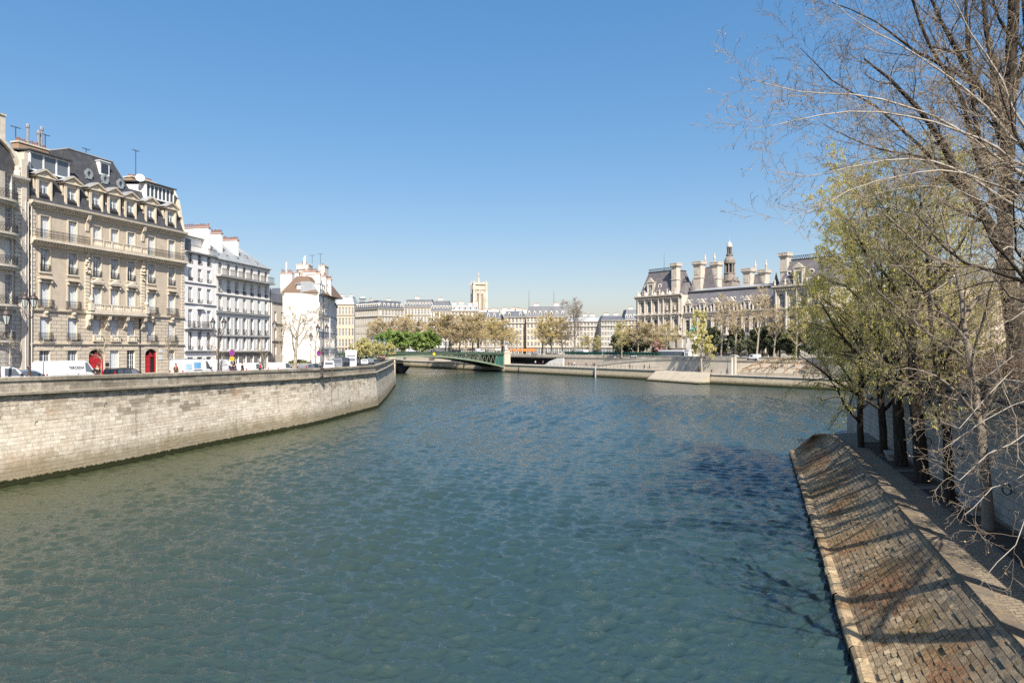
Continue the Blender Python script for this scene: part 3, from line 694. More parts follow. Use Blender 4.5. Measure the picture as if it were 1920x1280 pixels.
def tone_mesh(name, verts, faces, tones, mat):
    me = bpy.data.meshes.new(name); me.from_pydata(verts, [], faces); me.materials.append(mat)
    at = me.attributes.new('tone', 'FLOAT', 'FACE'); at.data.foreach_set('value', tones)
    ms = []; rq_ = random.Random(8)
    for p in me.polygons:
        x, y, z = p.center; v = mno.noise((x*.22, y*.22, 3.))*1.5+mno.noise((x*.9, y*.9, 1.))*.7+rq_.gauss(0, .10)+.38-abs(z-1.6)*.5; ms.append(max(0., min(1., v*2.2)))
    a2 = me.attributes.new('moss', 'FLOAT', 'FACE'); a2.data.foreach_set('value', ms); return me
SL = [(toe(y), 1.0) for y in (6, 70)]
S0, S1 = toe(5), toe(70.5); LEN = (S1-S0).length
def slope_pt(u, v, h=0.):
    """u metres along, v 0..1 up the slope; the head of the quay tapers"""
    t = S0+AX*u; k = min(1, max(0, (u-(LEN-14))/14)); y = t.y
    run = 3.55-1.75*k*k; back = -7.*k*k*v     # the crown ends before the toe
    sag = .09*math.sin(v*math.pi)
    led = .40
    p = t+NX*(led+(run-led)*v)+AX*back
    z = .42+2.6*v-sag
    n = Vector((-NX.x*2.6, -NX.y*2.6, 3.0)).normalized()
    return Vector((p.x, p.y, z))+n*h
rr = random.Random(3); V = []; Fc = []; T = []
ROWS = 19
for r in range(ROWS):
    v0, v1 = r/ROWS, (r+1)/ROWS; u = -rr.random()
    while u < LEN-.2:
        lw_ = rr.uniform(.16, .52) if r < ROWS-5 else rr.uniform(.45, .9); u1 = min(u+lw_, LEN)
        h = rr.uniform(-.014, .02)+(.04 if rr.random() < .08 else 0)-(.14 if rr.random() < .008 else 0); g_ = .006
        tl = rr.uniform(-.012, .012); tn = min(1, max(0, rr.gauss(.5, .13)+mno.noise((u*.25, r*.3, 4.))*.35)) ; n = len(V)
        cs = [(max(0, u)+g_, v0+.002), (u1-g_, v0+.002), (u1-g_, v1-.002), (max(0, u)+g_, v1-.002)]
        j = [rr.uniform(-.012, .012) for _ in range(4)]
        V += [tuple(slope_pt(a+j[i], b+j[3-i]*.2, h+(tl if i < 2 else -tl))) for i, (a, b) in enumerate(cs)]
        V += [tuple(slope_pt(a, b, -.12)) for a, b in cs]
        for q in ((0, 1, 2, 3), (0, 4, 5, 1), (1, 5, 6, 2), (2, 6, 7, 3), (3, 7, 4, 0)): Fc.append(tuple(n+i for i in q)); T.append(tn if q[0] == 0 and q[1] == 1 else 0)
        u = u1
# bed under the joints
n = len(V)
NU = 60
for i in range(NU+1):
    for v in (0, .5, 1): V.append(tuple(slope_pt(LEN*i/NU, v, -.045)))
for i in range(NU):
    for k in range(2):
        a = n+i*3+k; Fc.append((a, a+3, a+4, a+1)); T.append(0)
# kerb ledge with wet face
for i in range(0, 75):
    u0, u1 = LEN*i/75+.008, LEN*(i+1)/75-.008; tn = min(1, max(.2, rr.gauss(.62, .2))); n = len(V); hz = rr.uniform(-.02, .02); ox = rr.uniform(-.05, .04)
    for u in (u0, u1):
        t = S0+AX*u
        for off, z in ((-.06+ox, -.8), (-.02+ox, .36+hz), (.10+ox, .46+hz), (.42, .47), (.42, -.3)): p = t+NX*off; V.append((p.x, p.y, z))
    for q in range(4): Fc.append((n+q, n+5+q, n+6+q, n+q+1)); T.append(tn)
# head of the quay
e0 = slope_pt(LEN, 0); e1 = slope_pt(LEN, 1); n = len(V)
V += [tuple(e0), tuple(e1), (e1.x+6, e1.y+.6, 3.02), (e1.x+6, e1.y+4, -.5), (e0.x, e0.y, -.5)]
Fc.append((n, n+1, n+4)); T.append(.5); Fc.append((n+1, n+2, n+3, n+4)); T.append(.5)
put('quay_slope', tone_mesh('quay_slope', V, Fc, T, SLOPE), label='sloping stone embankment with rusty moss patches in the right foreground', category='quay slope')
# crown kerb stones
V = []; Fc = []; T = []; u = 0
while u < LEN-.3:
    u1 = min(LEN, u+rr.uniform(.9, 1.4)); tn = max(0, min(1, rr.gauss(.22, .12))); n = len(V)
    for uu in (u+.008, u1-.008):
        a = slope_pt(uu, 1)
        for off, z in ((-.04, 2.9), (-.03, 3.10), (.50, 3.10), (.50, 2.9)): V.append((a.x+NX.x*off, a.y+NX.y*off, z+rr.uniform(-.004, .004)))
    for q in range(3): Fc.append((n+q, n+q+4, n+q+5, n+q+1)); T.append(tn)
    Fc.append((n, n+1, n+2, n+3)); T.append(tn); Fc.append((n+7, n+6, n+5, n+4)); T.append(tn); u = u1
put('kerb_stones', tone_mesh('kerb_stones', V, Fc, T, SLOPE), kind='structure')
COB = MB_('worn path setts', (.30, .245, .17), (.25, .20, .14), (.10, .08, .055), .42, .24, uv=True, msize=.018, stain=.3, bump=.8, rust=1)
g = MB(); 
def wallx(y): return 21.9+.33*(y-29.5)
NP = 40
for i in range(NP):
    def row(i):
        a = slope_pt(LEN*i/NP, 1)+Vector((NX.x*.45, NX.y*.45, 0)); a.z = 3.06
        return a, Vector((wallx(a.y+.9)+.6, a.y+.9, 3.06))
    a, b = row(i); c, d = row(i+1); u0, u1 = LEN*i/NP, LEN*(i+1)/NP
    g.quad(a, b, d, c, 0, ((0, u0), ((b-a).length, u0), ((d-c).length, u1), (0, u1)))
g.build('quay_path', COB, kind='structure')
NWALL = MB_('near quay wall stone', (.44, .405, .345), (.38, .35, .30), (.20, .18, .15), 1.1, .42, uv=True, msize=.018, stain=.55, bump=.6, grime=(5.2, 8.6))
mb = MB(); pw = [(wallx(y), y, 9.5) for y in (0, 20, 40, 66)]+[(36.3, 74, 9.3)]
sweep(mb, pw, [(0, -1, 0), (0, 3., 0), (-.4, '-1.4', 0), (-.15, '-1.35', 1), (-.15, '-1.15', 1), (-.45, '-1.1', 1), (-.45, '-.28', 1), (-.35, '-.26', 1), (-.35, '0', 1), (-.9, '0', 1), (-.9, '-1.3', 1)], side=-1)
mb.build('quay_wall', [NWALL, QUAYP], label='tall grey retaining wall behind the tree lined lower path on the right', category='embankment wall')
mb = MB(); sweep(mb, [(36.3, 74, 8.4), (76, 112, 8.2), (112, 157, 8.)], [(0, -1, 0), (-.4, '0', 0), (-1, '0', 0)], side=-1)
mb.build('quay_wall', [NWALL], label='stone embankment wall hidden behind the green trees', category='embankment wall')
nr = bpy.data.objects['quay_wall.001']
rb2 = ringm
for y, z in ((36.9, 5.6), (30.5, 4.9), (47.5, 5.1), (43, 5.3)):
    put('mooring_ring', rb2, nr, (wallx(y)-.12, y, z)).rotation_euler = (0, 0, R(-71))
SOIL = M('bare soil', (.07, .05, .035), 1, .4, 2, .4); PITK = M('pit kerb', (.13, .12, .10), .9, .2, 2)
for y0, y1 in ((24.5, 33.2), (33.9, 38.2), (39.4, 43.6), (44.6, 49.5), (50.3, 57)):
    g = MB(); c = [Vector((wallx(y)-o, y, 3.066)) for y, o in ((y0, 1.95), (y0, .25), (y1, .25), (y1, 1.95))]
    g.poly(c); 
    for a, b in ((c[0], c[3]), (c[0], c[1]), (c[3], c[2])): g.bar(a+Vector((0, 0, .02)), b+Vector((0, 0, .02)), .12, 1, .08)
    g.build('tree_pit', [SOIL, PITK], kind='structure')
def bench(px, d, rz, label):
    b = thing('stone_bench', label, 'bench', G(px, d, 3.07), rz, 'stone benches on the lower path')
    st = M('bench stone', (.34, .32, .285), .85, .15, 3, .2)
    s = MB(); s.prism([(-.9, .40), (.9, .40), (.92, .45), (.92, .52), (-.92, .52), (-.92, .45)], 'y', -.42, .42); s.build('seat', st, b)
    for sx in (-.55, .55):
        l = MB(); l.prism([(sx-.14, 0), (sx+.14, 0), (sx+.10, .2), (sx+.12, .398), (sx-.12, .398), (sx-.10, .2)], 'y', -.32, .32); l.build('leg', st, b)
bench(1822, 33.0, R(68), 'pale stone bench between two tree trunks in the near tree pit')
bench(1672, 48.6, R(68), 'pale stone bench farther along the path beside the thick dark trunk')

# ================================================================ LEFT BANK HOUSES
# ---- beige corner-less apartment house with slate mansard
def beige_house():
    ax = Vector((.2978, .9546)); ang = math.atan2(ax.y, ax.x); Z0 = 7.4
    r = thing('apartment_building', 'beige stone apartment house with red doors, balconies and a dark slate mansard', 'building', (-56.4, 80, Z0), ang, 'riverside apartment buildings')
    L = 23.75; C = [1.74, 5.37, 8.82, 11.5, 14.15, 17.6, 21.3]; mid = (2, 3, 4)
    z = lambda a: a-Z0
    H = z(28.0)
    holes = []; wins = []
    WW = 1.22
    for i, c in enumerate(C):
        if i == 2: holes.append((c-1.15, c+1.15, .1, 3.45, .75)); 
        elif i == 5: holes.append((c-1.05, c+1.05, .1, 3.45, .75))
        else: holes.append((c-.68, c+.68, .55, 3.3)); wins.append((c, .55, 1.36, 2.75, 'g' if i != 3 else 's', 4))
        holes.append((c-WW/2, c+WW/2, z(12.0), z(14.7))); wins.append((c, z(12.0), WW, 2.7, 's', 3))
        holes.append((c-WW/2, c+WW/2, z(15.95), z(18.75))); wins.append((c, z(15.95), WW, 2.8, 's', 3))
        w3 = WW-.08; holes.append((c-w3/2, c+w3/2, z(20.1), z(22.8))); wins.append((c, z(20.1), w3, 2.7, 'c', 3))
        holes.append((c-w3/2, c+w3/2, z(24.0), z(26.75))); wins.append((c, z(24.0), w3, 2.75, 's', 3))
    mb = MB(); wall(mb, 0, L, 0, H, holes, .36, 0, 2, band=(z(15.4), 1))
    mb.box(0, L, .45, 13, 0, H, 3); mb.quad((0, 0, 0), (0, .45, 0), (0, .45, H), (0, 0, H), 3); mb.quad((L, .45, 0), (L, 0, 0), (L, 0, H), (L, .45, H), 3)
    mb.build('wall', [BEIGE, BEIGE_R, TRIM, DARK], r)
    for c, zz, w_, h_, k, rows in wins: add_window(r, c, zz, w_, h_, k, 0, .26, rows)
    # doors
    for c, hw, opened in ((C[2], 1.15, 0), (C[5], 1.05, 1)):
        d = MB(); d.box(-hw, hw, .30, .34, 0, 3.4, 1)
        d.box(-hw, hw, .2, .3, 2.25, 2.42, 0); d.poly([(-.35, .2, 2.42), (.35, .2, 2.42), (0, .2, 2.95)], 0)
        d.box(-hw, -hw+.22, .2, .3, 0, 3.2, 0); d.box(hw-.22, hw, .2, .3, 0, 3.2, 0)
        dd = d.build('door', [RED, DARK], r, loc=(c, 0, .1))
        for s in (-1, 1):
            lf = MB(); w_ = hw-.24; lf.box(0, w_, -.04, 0, 0, 2.24)
            for q in range(3): lf.box(.12, w_-.12, -.06, -.04, .15+q*.7, .7+q*.7)
            lf.box(.06 if s > 0 else w_-.12, .12 if s > 0 else w_-.06, -.1, -.06, 1., 1.15)
            o = lf.build('door_leaf', RED, dd, loc=((-hw+.23) if s < 0 else (hw-.23-w_), .26, 0))
            if opened and s > 0: o.rotation_euler[2] = R(48)
    # window surrounds
    for i, c in enumerate(C):
        for z0, z1, ww, hood in ((z(15.95), z(18.75), WW, 1), (z(20.1), z(22.8), WW-.08, 0), (z(24.0), z(26.75), WW-.08, 0)):
            s = MB()
            for sg in (-1, 1): s.box(min(sg*(ww/2), sg*(ww/2+.2)), max(sg*(ww/2), sg*(ww/2+.2)), -.06, .02, z0, z1+.2)
            s.box(-ww/2, ww/2, -.06, .02, z1, z1+.2)
            if hood:
                s.box(-ww/2-.3, ww/2+.3, -.42, .02, z1+.48, z1+.64)
                for sg in (-1, 1): s.box(sg*(ww/2+.12)-.09, sg*(ww/2+.12)+.09, -.3, .02, z1+.05, z1+.48)
                if i in mid: s.prism([(-ww/2-.36, z1+.64), (ww/2+.36, z1+.64), (0, z1+1.25)], 'y', -.46, .02)
            else: s.box(-ww/2-.2, ww/2+.2, -.14, .02, z0-.18, z0)
            s.build('window_surround', TRIM, r, loc=(c, 0, 0))
        # keystone scroll above first floor, ground floor keystone fan
        s = MB(); s.prism([(-.22, z(14.7)), (.22, z(14.7)), (.3, z(15.35)), (-.3, z(15.35))], 'y', -.26, .02)
        s.lathe([(.2, z(15.1)), (.26, z(15.25)), (.2, z(15.4))], 0, -.25, 8); s.build('keystone', TRIM, r, loc=(c, 0, 0))
        s = MB()
        for q in range(-3, 4): s.prism([(q*.3-.12, 3.3 if i not in (2, 5) else 3.5), (q*.3+.12, 3.3 if i not in (2, 5) else 3.5), (q*.38+.14, 3.85), (q*.38-.14, 3.85)], 'y', -.035, .02)
        s.build('keystone', TRIM, r, loc=(c, 0, 0))
        # railings
        if i not in mid:
            put('railing', rail_mesh(1.5, .95, .42, 1), r, (c, 0, z(11.85)))
            put('railing', rail_mesh(1.75, 1.0, .5, 1), r, (c, 0, z(15.75)))
        else:
            put('balustrade', baluster_mesh(1.5, .85), r, (c, -.25, z(11.82)))
        put('railing', rail_mesh(1.25, .85, .06, 1), r, (c, -.05, z(20.1)))
    # balconies
    s = MB(); s.box(7.15, 16.15, -.95, 0, z(15.35), z(15.75)); s.box(7.25, 16.05, -.8, 0, z(15.15), z(15.35)); s.build('balcony', TRIM, r)
    for a, b in ((7.3, 10.2), (10.2, 13.1), (13.1, 16.0)): put('balustrade', baluster_mesh(b-a-.1, .9), r, ((a+b)/2, -.8, z(15.75)))
    for x in (7.3, 16.0):
        u = MB(); u.box(-.25, .25, -.25, .25, 0, .95); u.lathe([(.12, .95), (.2, 1.1), (.3, 1.35), (.24, 1.55), (.1, 1.65), (.13, 1.75), (.03, 1.95)], 0, 0, 10)
        u.build('stone_urn', TRIM, r, loc=(x, -.8, z(15.75)))
    for x in (7.4, 10.15, 13.0, 15.9):
        u = MB(); u.prism([(0, z(15.15)), (-.85, z(15.15)), (-.8, z(14.7)), (-.45, z(14.5)), (-.4, z(13.9)), (-.1, z(13.5)), (0, z(13.4))], 'x', x-.2, x+.2)
        u.build('console', TRIM, r)
    s = MB(); s.box(-.1, L, -.9, 0, z(23.62), z(23.95)); s.prism([(0, z(23.1)), (-.3, z(23.2)), (-.65, z(23.62)), (0, z(23.62))], 'x', -.1, L)
    for q in range(int(L/.4)): s.box(q*.4+.1, q*.4+.28, -.8, -.1, z(23.42), z(23.62))
    s.build('balcony', TRIM, r)
    for a, b in ((0, 3.5), (3.5, 7.15), (16.2, 19.9), (19.9, L)): put('railing', rail_mesh(b-a-.02, 1.05, .02, 1), r, ((a+b)/2, -.82, z(23.95)))
    for a, b in ((7.2, 10.2), (10.2, 13.2), (13.2, 16.15)): put('balustrade', baluster_mesh(b-a-.05, 1.0), r, ((a+b)/2, -.8, z(23.95)))
    string(r, L, z(15.3), .3, .22); string(r, L, z(11.3), .28, .2)
    # ornament pilasters
    for x in (7.35, 16.05):
        u = MB(); u.box(x-.3, x+.3, -.12, .02, z(15.7), z(22.9)); rr2 = random.Random(int(x))
        for q in range(16): u.box(x-.33, x+.33, -.16, .02, z(15.9)+q*.44, z(16.2)+q*.44)
        for q in range(26):
            a = rr2.uniform(-.3, .3); zz = z(20.4)+rr2.random()*2.8; u.lathe([(.05, zz-.14), (.17, zz), (.05, zz+.14)], x+a*(1.1-(zz-z(20.4))/6), -.22, 6)
        u.build('carved_pilaster', TRIM, r)
        u = MB(); u.prism([(0, z(27.9)), (-.6, z(27.9)), (-.5, z(27.3)), (-.2, z(27.0)), (-.12, z(25.9)), (0, z(25.8))], 'x', x-.22, x+.22); u.build('console', TRIM, r)
    for x in (.25, L-.3):
        u = MB()
        for q in range(26): u.box(x-.3+(q % 2)*.06, x+.3-(q % 2)*.06, -.07, .02, z(15.75)+q*.45, z(16.12)+q*.45)
        u.build('quoin', TRIM, r)
    # cornice
    u = MB(); u.prism([(.1, z(27.5)), (-.15, z(27.5)), (-.25, z(27.8)), (-.7, z(28.05)), (-.75, z(28.3)), (.1, z(28.35))], 'x', -.25, L+.15)
    for q in range(int(L/.32)): u.box(q*.32, q*.32+.16, -.5, -.15, z(27.72), z(27.9))
    u.build('cornice', TRIM, r)
    # roof
    zc, zm, zt = z(28.3), z(33.2), z(36.5)
    u = MB(); u.frustum(.15, L-.1, -.15, 13, zc, .15, L-.1, 1.7, 11, zm)
    u.frustum(7.0, 17.5, -.13, 12.8, zc+.01, 7.0, 13.7, 2.7, 10, zt)
    rf = u.build('roof', [SLATE], r)
    u = MB(); u.box(6.95, 13.8, 2.6, 10.1, zt, zt+.14)
    u.build('zinc_ridge', ZINC, rf)
    for i, c in enumerate(C):
        d = MB(); w_ = .62
        wall(d, -1.05, 1.05, 0, 3.0, [(-w_, w_, .35, 2.55)], .3, 0, 0)
        d.box(-1.05, -.62, .3, 3.2, 0, 3.0); d.box(.62, 1.05, .3, 3.2, 0, 3.0); d.box(-.62, .62, .3, 3.2, 2.55, 3.0)
        for sg in (-1, 1): d.box(sg*.84-.13, sg*.84+.13, -.1, 0, .2, 2.9)
        d.box(-1.3, 1.3, -.28, 3.2, 3.0, 3.15); d.prism([(-1.35, 3.15), (1.35, 3.15), (0, 3.95)], 'y', -.12, 3.4)
        for sg in (-1, 1): d.bar((sg*1.42, -.2, 3.18), (0, -.2, 4.0), .36, 0, .14)
        for sg in (-1, 1): d.quad((sg*1.5, -.38, 3.24), (0, -.38, 4.12), (0, 3.6, 4.12), (sg*1.5, 3.6, 3.24), 1)
        dm = d.build('dormer', [TRIM, ZINC], r, loc=(c, .12, zc))
        add_window(dm, 0, .38, 1.22, 2.15, 'c', 0, .2, 3); put('railing', rail_mesh(1.2, .6, .05, 1), dm, (0, -.03, .38))
    for x, zz in ((8.9, 30.2+3.4), (11.3, 30.2+3.3), (13.7, 30.2+3.2)):
        o = MB(); k = 14; yy = -.15+2.85*((z(zz)-zc)/(zt-zc))
        for i in range(k):
            t0, t1 = 2*math.pi*i/k, 2*math.pi*(i+1)/k; o.bar((.42*math.cos(t0), 0, .5*math.sin(t0)), (.42*math.cos(t1), 0, .5*math.sin(t1)), .2, 0, .3)
        o.box(-.42, .42, 0, 1.0, -.5, .5, 1); o.box(-.2, .2, -.12, .1, .45, .68); o.box(-.5, .5, -.05, .5, -.62, -.5)
        o.build('oculus_window', [ZINC, GLASS], r, loc=(x, yy-.25, z(zz)))
    o = MB(); o.box(-.75, .75, -.3, 1.2, -.9, .9); o.box(-.55, .55, -.33, -.3, -.65, .65, 1); o.box(-.85, .85, -.45, 1.3, .9, 1.)
    o.build('roof_window', [FRAME, GLASS], r, loc=(11.6, 2.1, z(35.0)))
    # set-back glazed attics
    for (a, b, z0, z1, n, nm) in ((.6, 5.6, 32.1, 34.35, 3, 'left'), (17.6, 22.6, 32.4, 34.5, 7, 'right')):
        o = MB(); o.box(a, b, .95, 9, z(z0), z(z1), 2); w_ = (b-a)/n
        for q in range(n):
            o.box(a+q*w_+.1, a+(q+1)*w_-.1, .92, .94, z(z0)+.2, z(z1)-.2, 1)
        for q in range(n+1): o.box(a+q*w_-.08, a+q*w_+.08, .83, .95, z(z0), z(z1), 0)
        o.box(a, b, .85, .95, z(z1)-.2, z(z1), 0); o.box(a, b, .85, .95, z(z0), z(z0)+.18, 0)
        o.prism([(.5, z(z1)), (9, z(z1)+.8), (9, z(z1)+.95), (.5, z(z1)+.16)], 'x', a-.3, b+.3, 3)
        o.build('glazed_attic', [FRAME, GLASS, WHITE, SLATE], r)
    chimney(r, 2.0, 5.9, 4.6, 5.8, z(32), z(36.1), BRICK, 12, .6)
    s = MB(); s.lathe([(.16, 0), (.16, 1.9), (.24, 2.0), (.24, 2.3), (.1, 2.5)], 0, 0, 8); sm = s.mesh('metal_flue', STEEL)
    for x, zz in ((3.6, 36.4), (5.0, 36.0), (5.4, 36.6)): put('metal_flue', sm, r, (x, 5.2, z(zz)))
    chimney(r, 19.2, 23.6, 5.2, 6.6, z(33), z(36.0), BRICK, 12, .55)
    chimney(r, 14.2, 14.9, 6, 8.6, z(33), z(36.2), WARMW, 3, .5)
    s = MB(); s.prism([(-.1, zc), (.9, z(33.0)), (1.9, z(34.9)), (3.4, z(35.3)), (7, zm), (11, zc)], 'x', L-.2, L+.15); s.build('party_wall', TRIM, r)
    s = MB(); s.prism([(.3, zc), (.6, z(33.4)), (2.4, z(34.2)), (9, zm), (11, zc)], 'x', -.35, .12); s.build('party_wall', TRIM, r)
    s = MB()
    for x, y, h in ((17.3, 3.2, 0), (15.3, 4.5, .4)):
        s.lathe([(.03, 0), (.35, .02), (.62, .12), (.66, .16), (0.02, .10)], 0, 0, 16)
    dsh = MB(); dsh.lathe([(.02, 0), (.4, .05), (.75, .18), (.8, .22), (.75, .2), (.02, .04)], 0, 0, 18)
    me = dsh.mesh('satellite_dish', M('dish white', (.8, .8, .8), .5, .02)); 
    for x, y, zz, s_ in ((17.0, 1.4, 35.0, .72), (14.8, 4.5, 35.6, .42)):
        o = put('satellite_dish', me, r, (x, y, z(zz))); o.rotation_euler = (R(75), 0, R(-40)); o.scale = (s_,)*3
        p = MB(); p.box(-.03, .03, -.03, .03, -1.8, 0); p.build('mast', STEEL, o).rotation_euler = (R(-75), 0, 0)
    for x, y, zz, h in ((13.3, 7, 36.6, 2.0), (20.6, 5.9, 36.5, 3.8), (2.1, 5.2, 36.2, 1.8), (5.9, 5.2, 36.2, 2.0)):
        a = MB(); a.box(-.03, .03, -.03, .03, 0, h); a.box(-.6, .6, -.02, .02, h-.05, h)
        for q in range(5): a.box(-.55+q*.27, -.52+q*.27, -.25, .25, h-.03, h)
        a.build('aerial', IRON, r, loc=(x, y, z(zz)))
    # pipes and plates
    for x in (.02, 15.55):
        p = MB(); p.lathe([(.07, 0), (.07, z(28) if x < 1 else z(15))], x, -.12 if x < 1 else -.1, 8); p.build('drainpipe', M('pale pipe', (.55, .52, .47), .6, .1) if x < 1 else IRON, r)
    p = MB(); p.box(10.1, 10.6, -.05, 0, 1.2, 1.65); p.box(10.1, 10.55, -.05, 0, .8, 1.0); p.build('wall_plaque', IRON, r)
    p = MB(); p.box(18.95, 19.6, -.04, 0, 1.9, 2.5); p.box(18.95, 19.6, -.04, 0, 2.9, 3.4); p.build('wall_plaque', M('marble', (.6, .6, .6), .5, .08), r)
    return r
beige_house()
# ---- curved cream house at the left edge
def curved_house():
    ax = Vector((.2978, .9546)); ang = math.atan2(ax.y, ax.x); Z0 = 7.4; z = lambda a: a-Z0
    org = Vector((-56.4, 80, Z0))-Vector((ax.x, ax.y, 0))*.6
    r = thing('apartment_building', 'cream stone house with a bowed front and arched windows at the left edge', 'building', org, ang, 'riverside apartment buildings')
    # local x runs back towards the camera as negative
    W_ = 9.0; H = z(30.3)
    def bow(x):   # outward swelling of the bay centred at x=-4.6
        t = (x+4.6)/3.1; return -1.25*math.sqrt(max(0, 1-t*t)) if abs(t) < 1 else 0
    rows = [(z(11.9), 2.7, 0, 1), (z(15.9), 3.3, .75, 1), (z(20.3), 2.9, 0, 1), (z(23.9), 2.9, 0, 1), (z(27.6), 3.0, .3, 1)]
    xs = [-9, -7.7]+[-7.7+i*(6.2/12) for i in range(1, 12)]+[-1.5, 0]
    wc = -3.0; ww = 1.5
    mb = MB(); zz = sorted({0, H, 4.}|{a for q in rows for a in (q[0], q[0]+q[1])})
    cut = sorted(set([-9, -7.7, -7.0, -6.2, -5.35, -3.85, -3.0, -2.2]+[-1.5, 0, -4.6, -5.0, -4.2]))
    # bay windows: centre opening -5.35..-3.85 ; right opening -2.9..-1.7 flat beside
    op = [(-5.35, -3.85), (-3.2, -2.2), (-7.0, -6.2)]
    cut = sorted({-9, -7.7, -7.35, -7.0, -6.2, -5.8, -5.35, -4.6, -3.85, -3.5, -3.2, -2.2, -1.9, -1.5, 0})
    for j in range(len(zz)-1):
        zc = (zz[j]+zz[j+1])/2
        for i in range(len(cut)-1):
            xc = (cut[i]+cut[i+1])/2
            if any(a < xc < b for a, b in op) and any(q[0] < zc < q[0]+q[1] for q in rows): continue
            m = 1 if zc < z(15.3) else 0
            y0, y1 = bow(cut[i]), bow(cut[i+1])
            mb.quad((cut[i], y0, zz[j]), (cut[i+1], y1, zz[j]), (cut[i+1], y1, zz[j+1]), (cut[i], y0, zz[j+1]), m)
    for a, b in op:
        for q in rows:
            for x in (a, b): mb.quad((x, bow(x), q[0]), (x, bow(x)+.4, q[0]), (x, bow(x)+.4, q[0]+q[1]), (x, bow(x), q[0]+q[1]), 0)
            mb.quad((a, bow(a), q[0]+q[1]), (b, bow(b), q[0]+q[1]), (b, bow(b)+.4, q[0]+q[1]), (a, bow(a)+.4, q[0]+q[1]), 0)
    mb.box(-9, 0, .6, 13, 0, H, 2); mb.quad((0, .6, 0), (0, 0, 0), (0, 0, H), (0, .6, H), 0); mb.quad((-9, 0, H), (0, 0, H), (0, .6, H), (-9, .6, H), 0)
    mb.build('wall', [CREAM, CREAM_R, DARK], r)
    CT = M('carved cream stone', (.60, .55, .46), .8, .2, 1.5, .15, streak=.4)
    for a, b in op:
        ca = math.atan2(bow(b)-bow(a), b-a)
        for k, q in enumerate(rows): add_window(r, (a+b)/2, q[0], math.hypot(b-a, bow(b)-bow(a))-.02, q[1]-.02, 's' if k == 2 else 'g', 0, (bow(a)+bow(b))/2+.25, 5, ry=ca)
    # balcony slabs following the bow, each with its railing
    for k, q in enumerate(rows):
        pr = .85 if k != 0 else .4; zb = q[0]-.3
        outl = [(-9, -.1)]+[(x, bow(x)-pr*(1 if -7.6 < x < -1.6 else .5)) for x in np.linspace(-7.6, -1.6, 17)]+[(-.9, -.15), (-.9, .1), (-9, .1)]
        s = MB(); s.prism(outl, 'z', zb, zb+.25); s.prism([(x, min(.05, y+.3)) for x, y in outl], 'z', zb-.3, zb)
        bl_ = s.build('balcony', CT, r)
        rl = MB(); pts = outl[1:-3]
        for (xa, ya), (xb, yb) in zip(pts, pts[1:]):
            for zq_ in (zb+.3, zb+1.2): rl.bar((xa, ya+.06, zq_), (xb, yb+.06, zq_), .035)
            for t in (0, .33, .66): rl.box(xa+(xb-xa)*t-.011, xa+(xb-xa)*t+.011, ya+(yb-ya)*t+.05, ya+(yb-ya)*t+.07, zb+.25, zb+1.2)
            rl.bar((xa, ya+.06, zb+.4), (xb, yb+.06, zb+1.05), .02); rl.bar((xa, ya+.06, zb+1.05), (xb, yb+.06, zb+.4), .02)
        rl.build('railing', IRON, r)
    for k in range(34):
        s = 0
    qn = MB()
    for k in range(30): qn.box(-1.35, -.55, -.1, .02, z(15.7)+k*.48, z(16.1)+k*.48)
    qn.build('quoin', CT, r)
    s = MB(); rr2 = random.Random(5)
    for k in range(46):
        x = rr2.uniform(-2.2, -.5); zz_ = rr2.choice([z(30.3), z(26.7), z(23.0), z(19.4), z(15.0)])+rr2.uniform(-.5, .3); s.lathe([(.05, zz_-.12), (.15, zz_), (.04, zz_+.14)], x, -.12, 6)
    s.box(-1.2, -1.0, -.08, .02, z(15), z(30)); s.build('carved_ornament', CT, r)
    s = MB(); s.prism([(.1, H-.3), (-.2, H-.3), (-.65, H+.1), (-.7, H+.35), (.1, H+.4)], 'x', -9, .1); s.build('cornice', CT, r)
    s = MB(); s.lathe([(.35, H+.35), (.4, H+.9), (.28, H+1.2), (.34, H+1.5), (.3, H+1.55)], -.8, .2, 8); s.build('stone_finial', CT, r)
    # curved mansard
    pr = [(x, H+.4+4.9*math.sqrt(max(0, 1-((x+6.3)/5.9)**2))) for x in np.linspace(-11.8, -.45, 22)]
    s = MB(); s.prism([(-11.9, H+.3)]+pr+[(-.4, H+.3)], 'y', .5, 11); s.build('roof', SLATE, r)
    s = MB()
    for (xa, za), (xb, zb_) in zip(pr[10:], pr[11:]): s.bar((xa, .35, za+.02), (xb, .35, zb_+.02), .5, 0, .35)
    s.build('roof_rib', CT, r)
    s = MB(); s.box(-.62, .0, -.2, 9, 0, z(32.8)); s.build('party_wall', CREAM, r)
    s = MB(); s.box(0, .5, .25, 6, z(28), z(33.8)); s.build('party_wall', CREAM, r)
    chimney(r, -3.6, -1.4, 2.2, 4.0, H, z(37.9), M('ochre chimney brick', (.47, .34, .18), .9, .15, 3, .2), 0, .7)
    s = MB(); s.box(-1.4, -.75, 2.2, 4.0, H, z(37.9)); s.box(-1.4, -.65, 2.1, 4.1, z(37.9), z(38.08)); s.build('chimney', CT, r)
    for x, h in ((-3.0, .5), (-2.6, .9), (-2.1, .5), (-1.8, .95), (-1.2, .6)):
        p = MB(); p.lathe([(.11, 0), (.1, h), (.14, h+.03)], 0, 0, 7); p.build('chimney_pot', POT, r, loc=(x, 3.1, z(38.08)))
    for x in (-.15, .15):
        p = MB(); p.lathe([(.075, 0), (.075, z(28))], x, -.2, 8); p.build('drainpipe', M('pale pipe', (.55, .52, .47)), r)
curved_house()
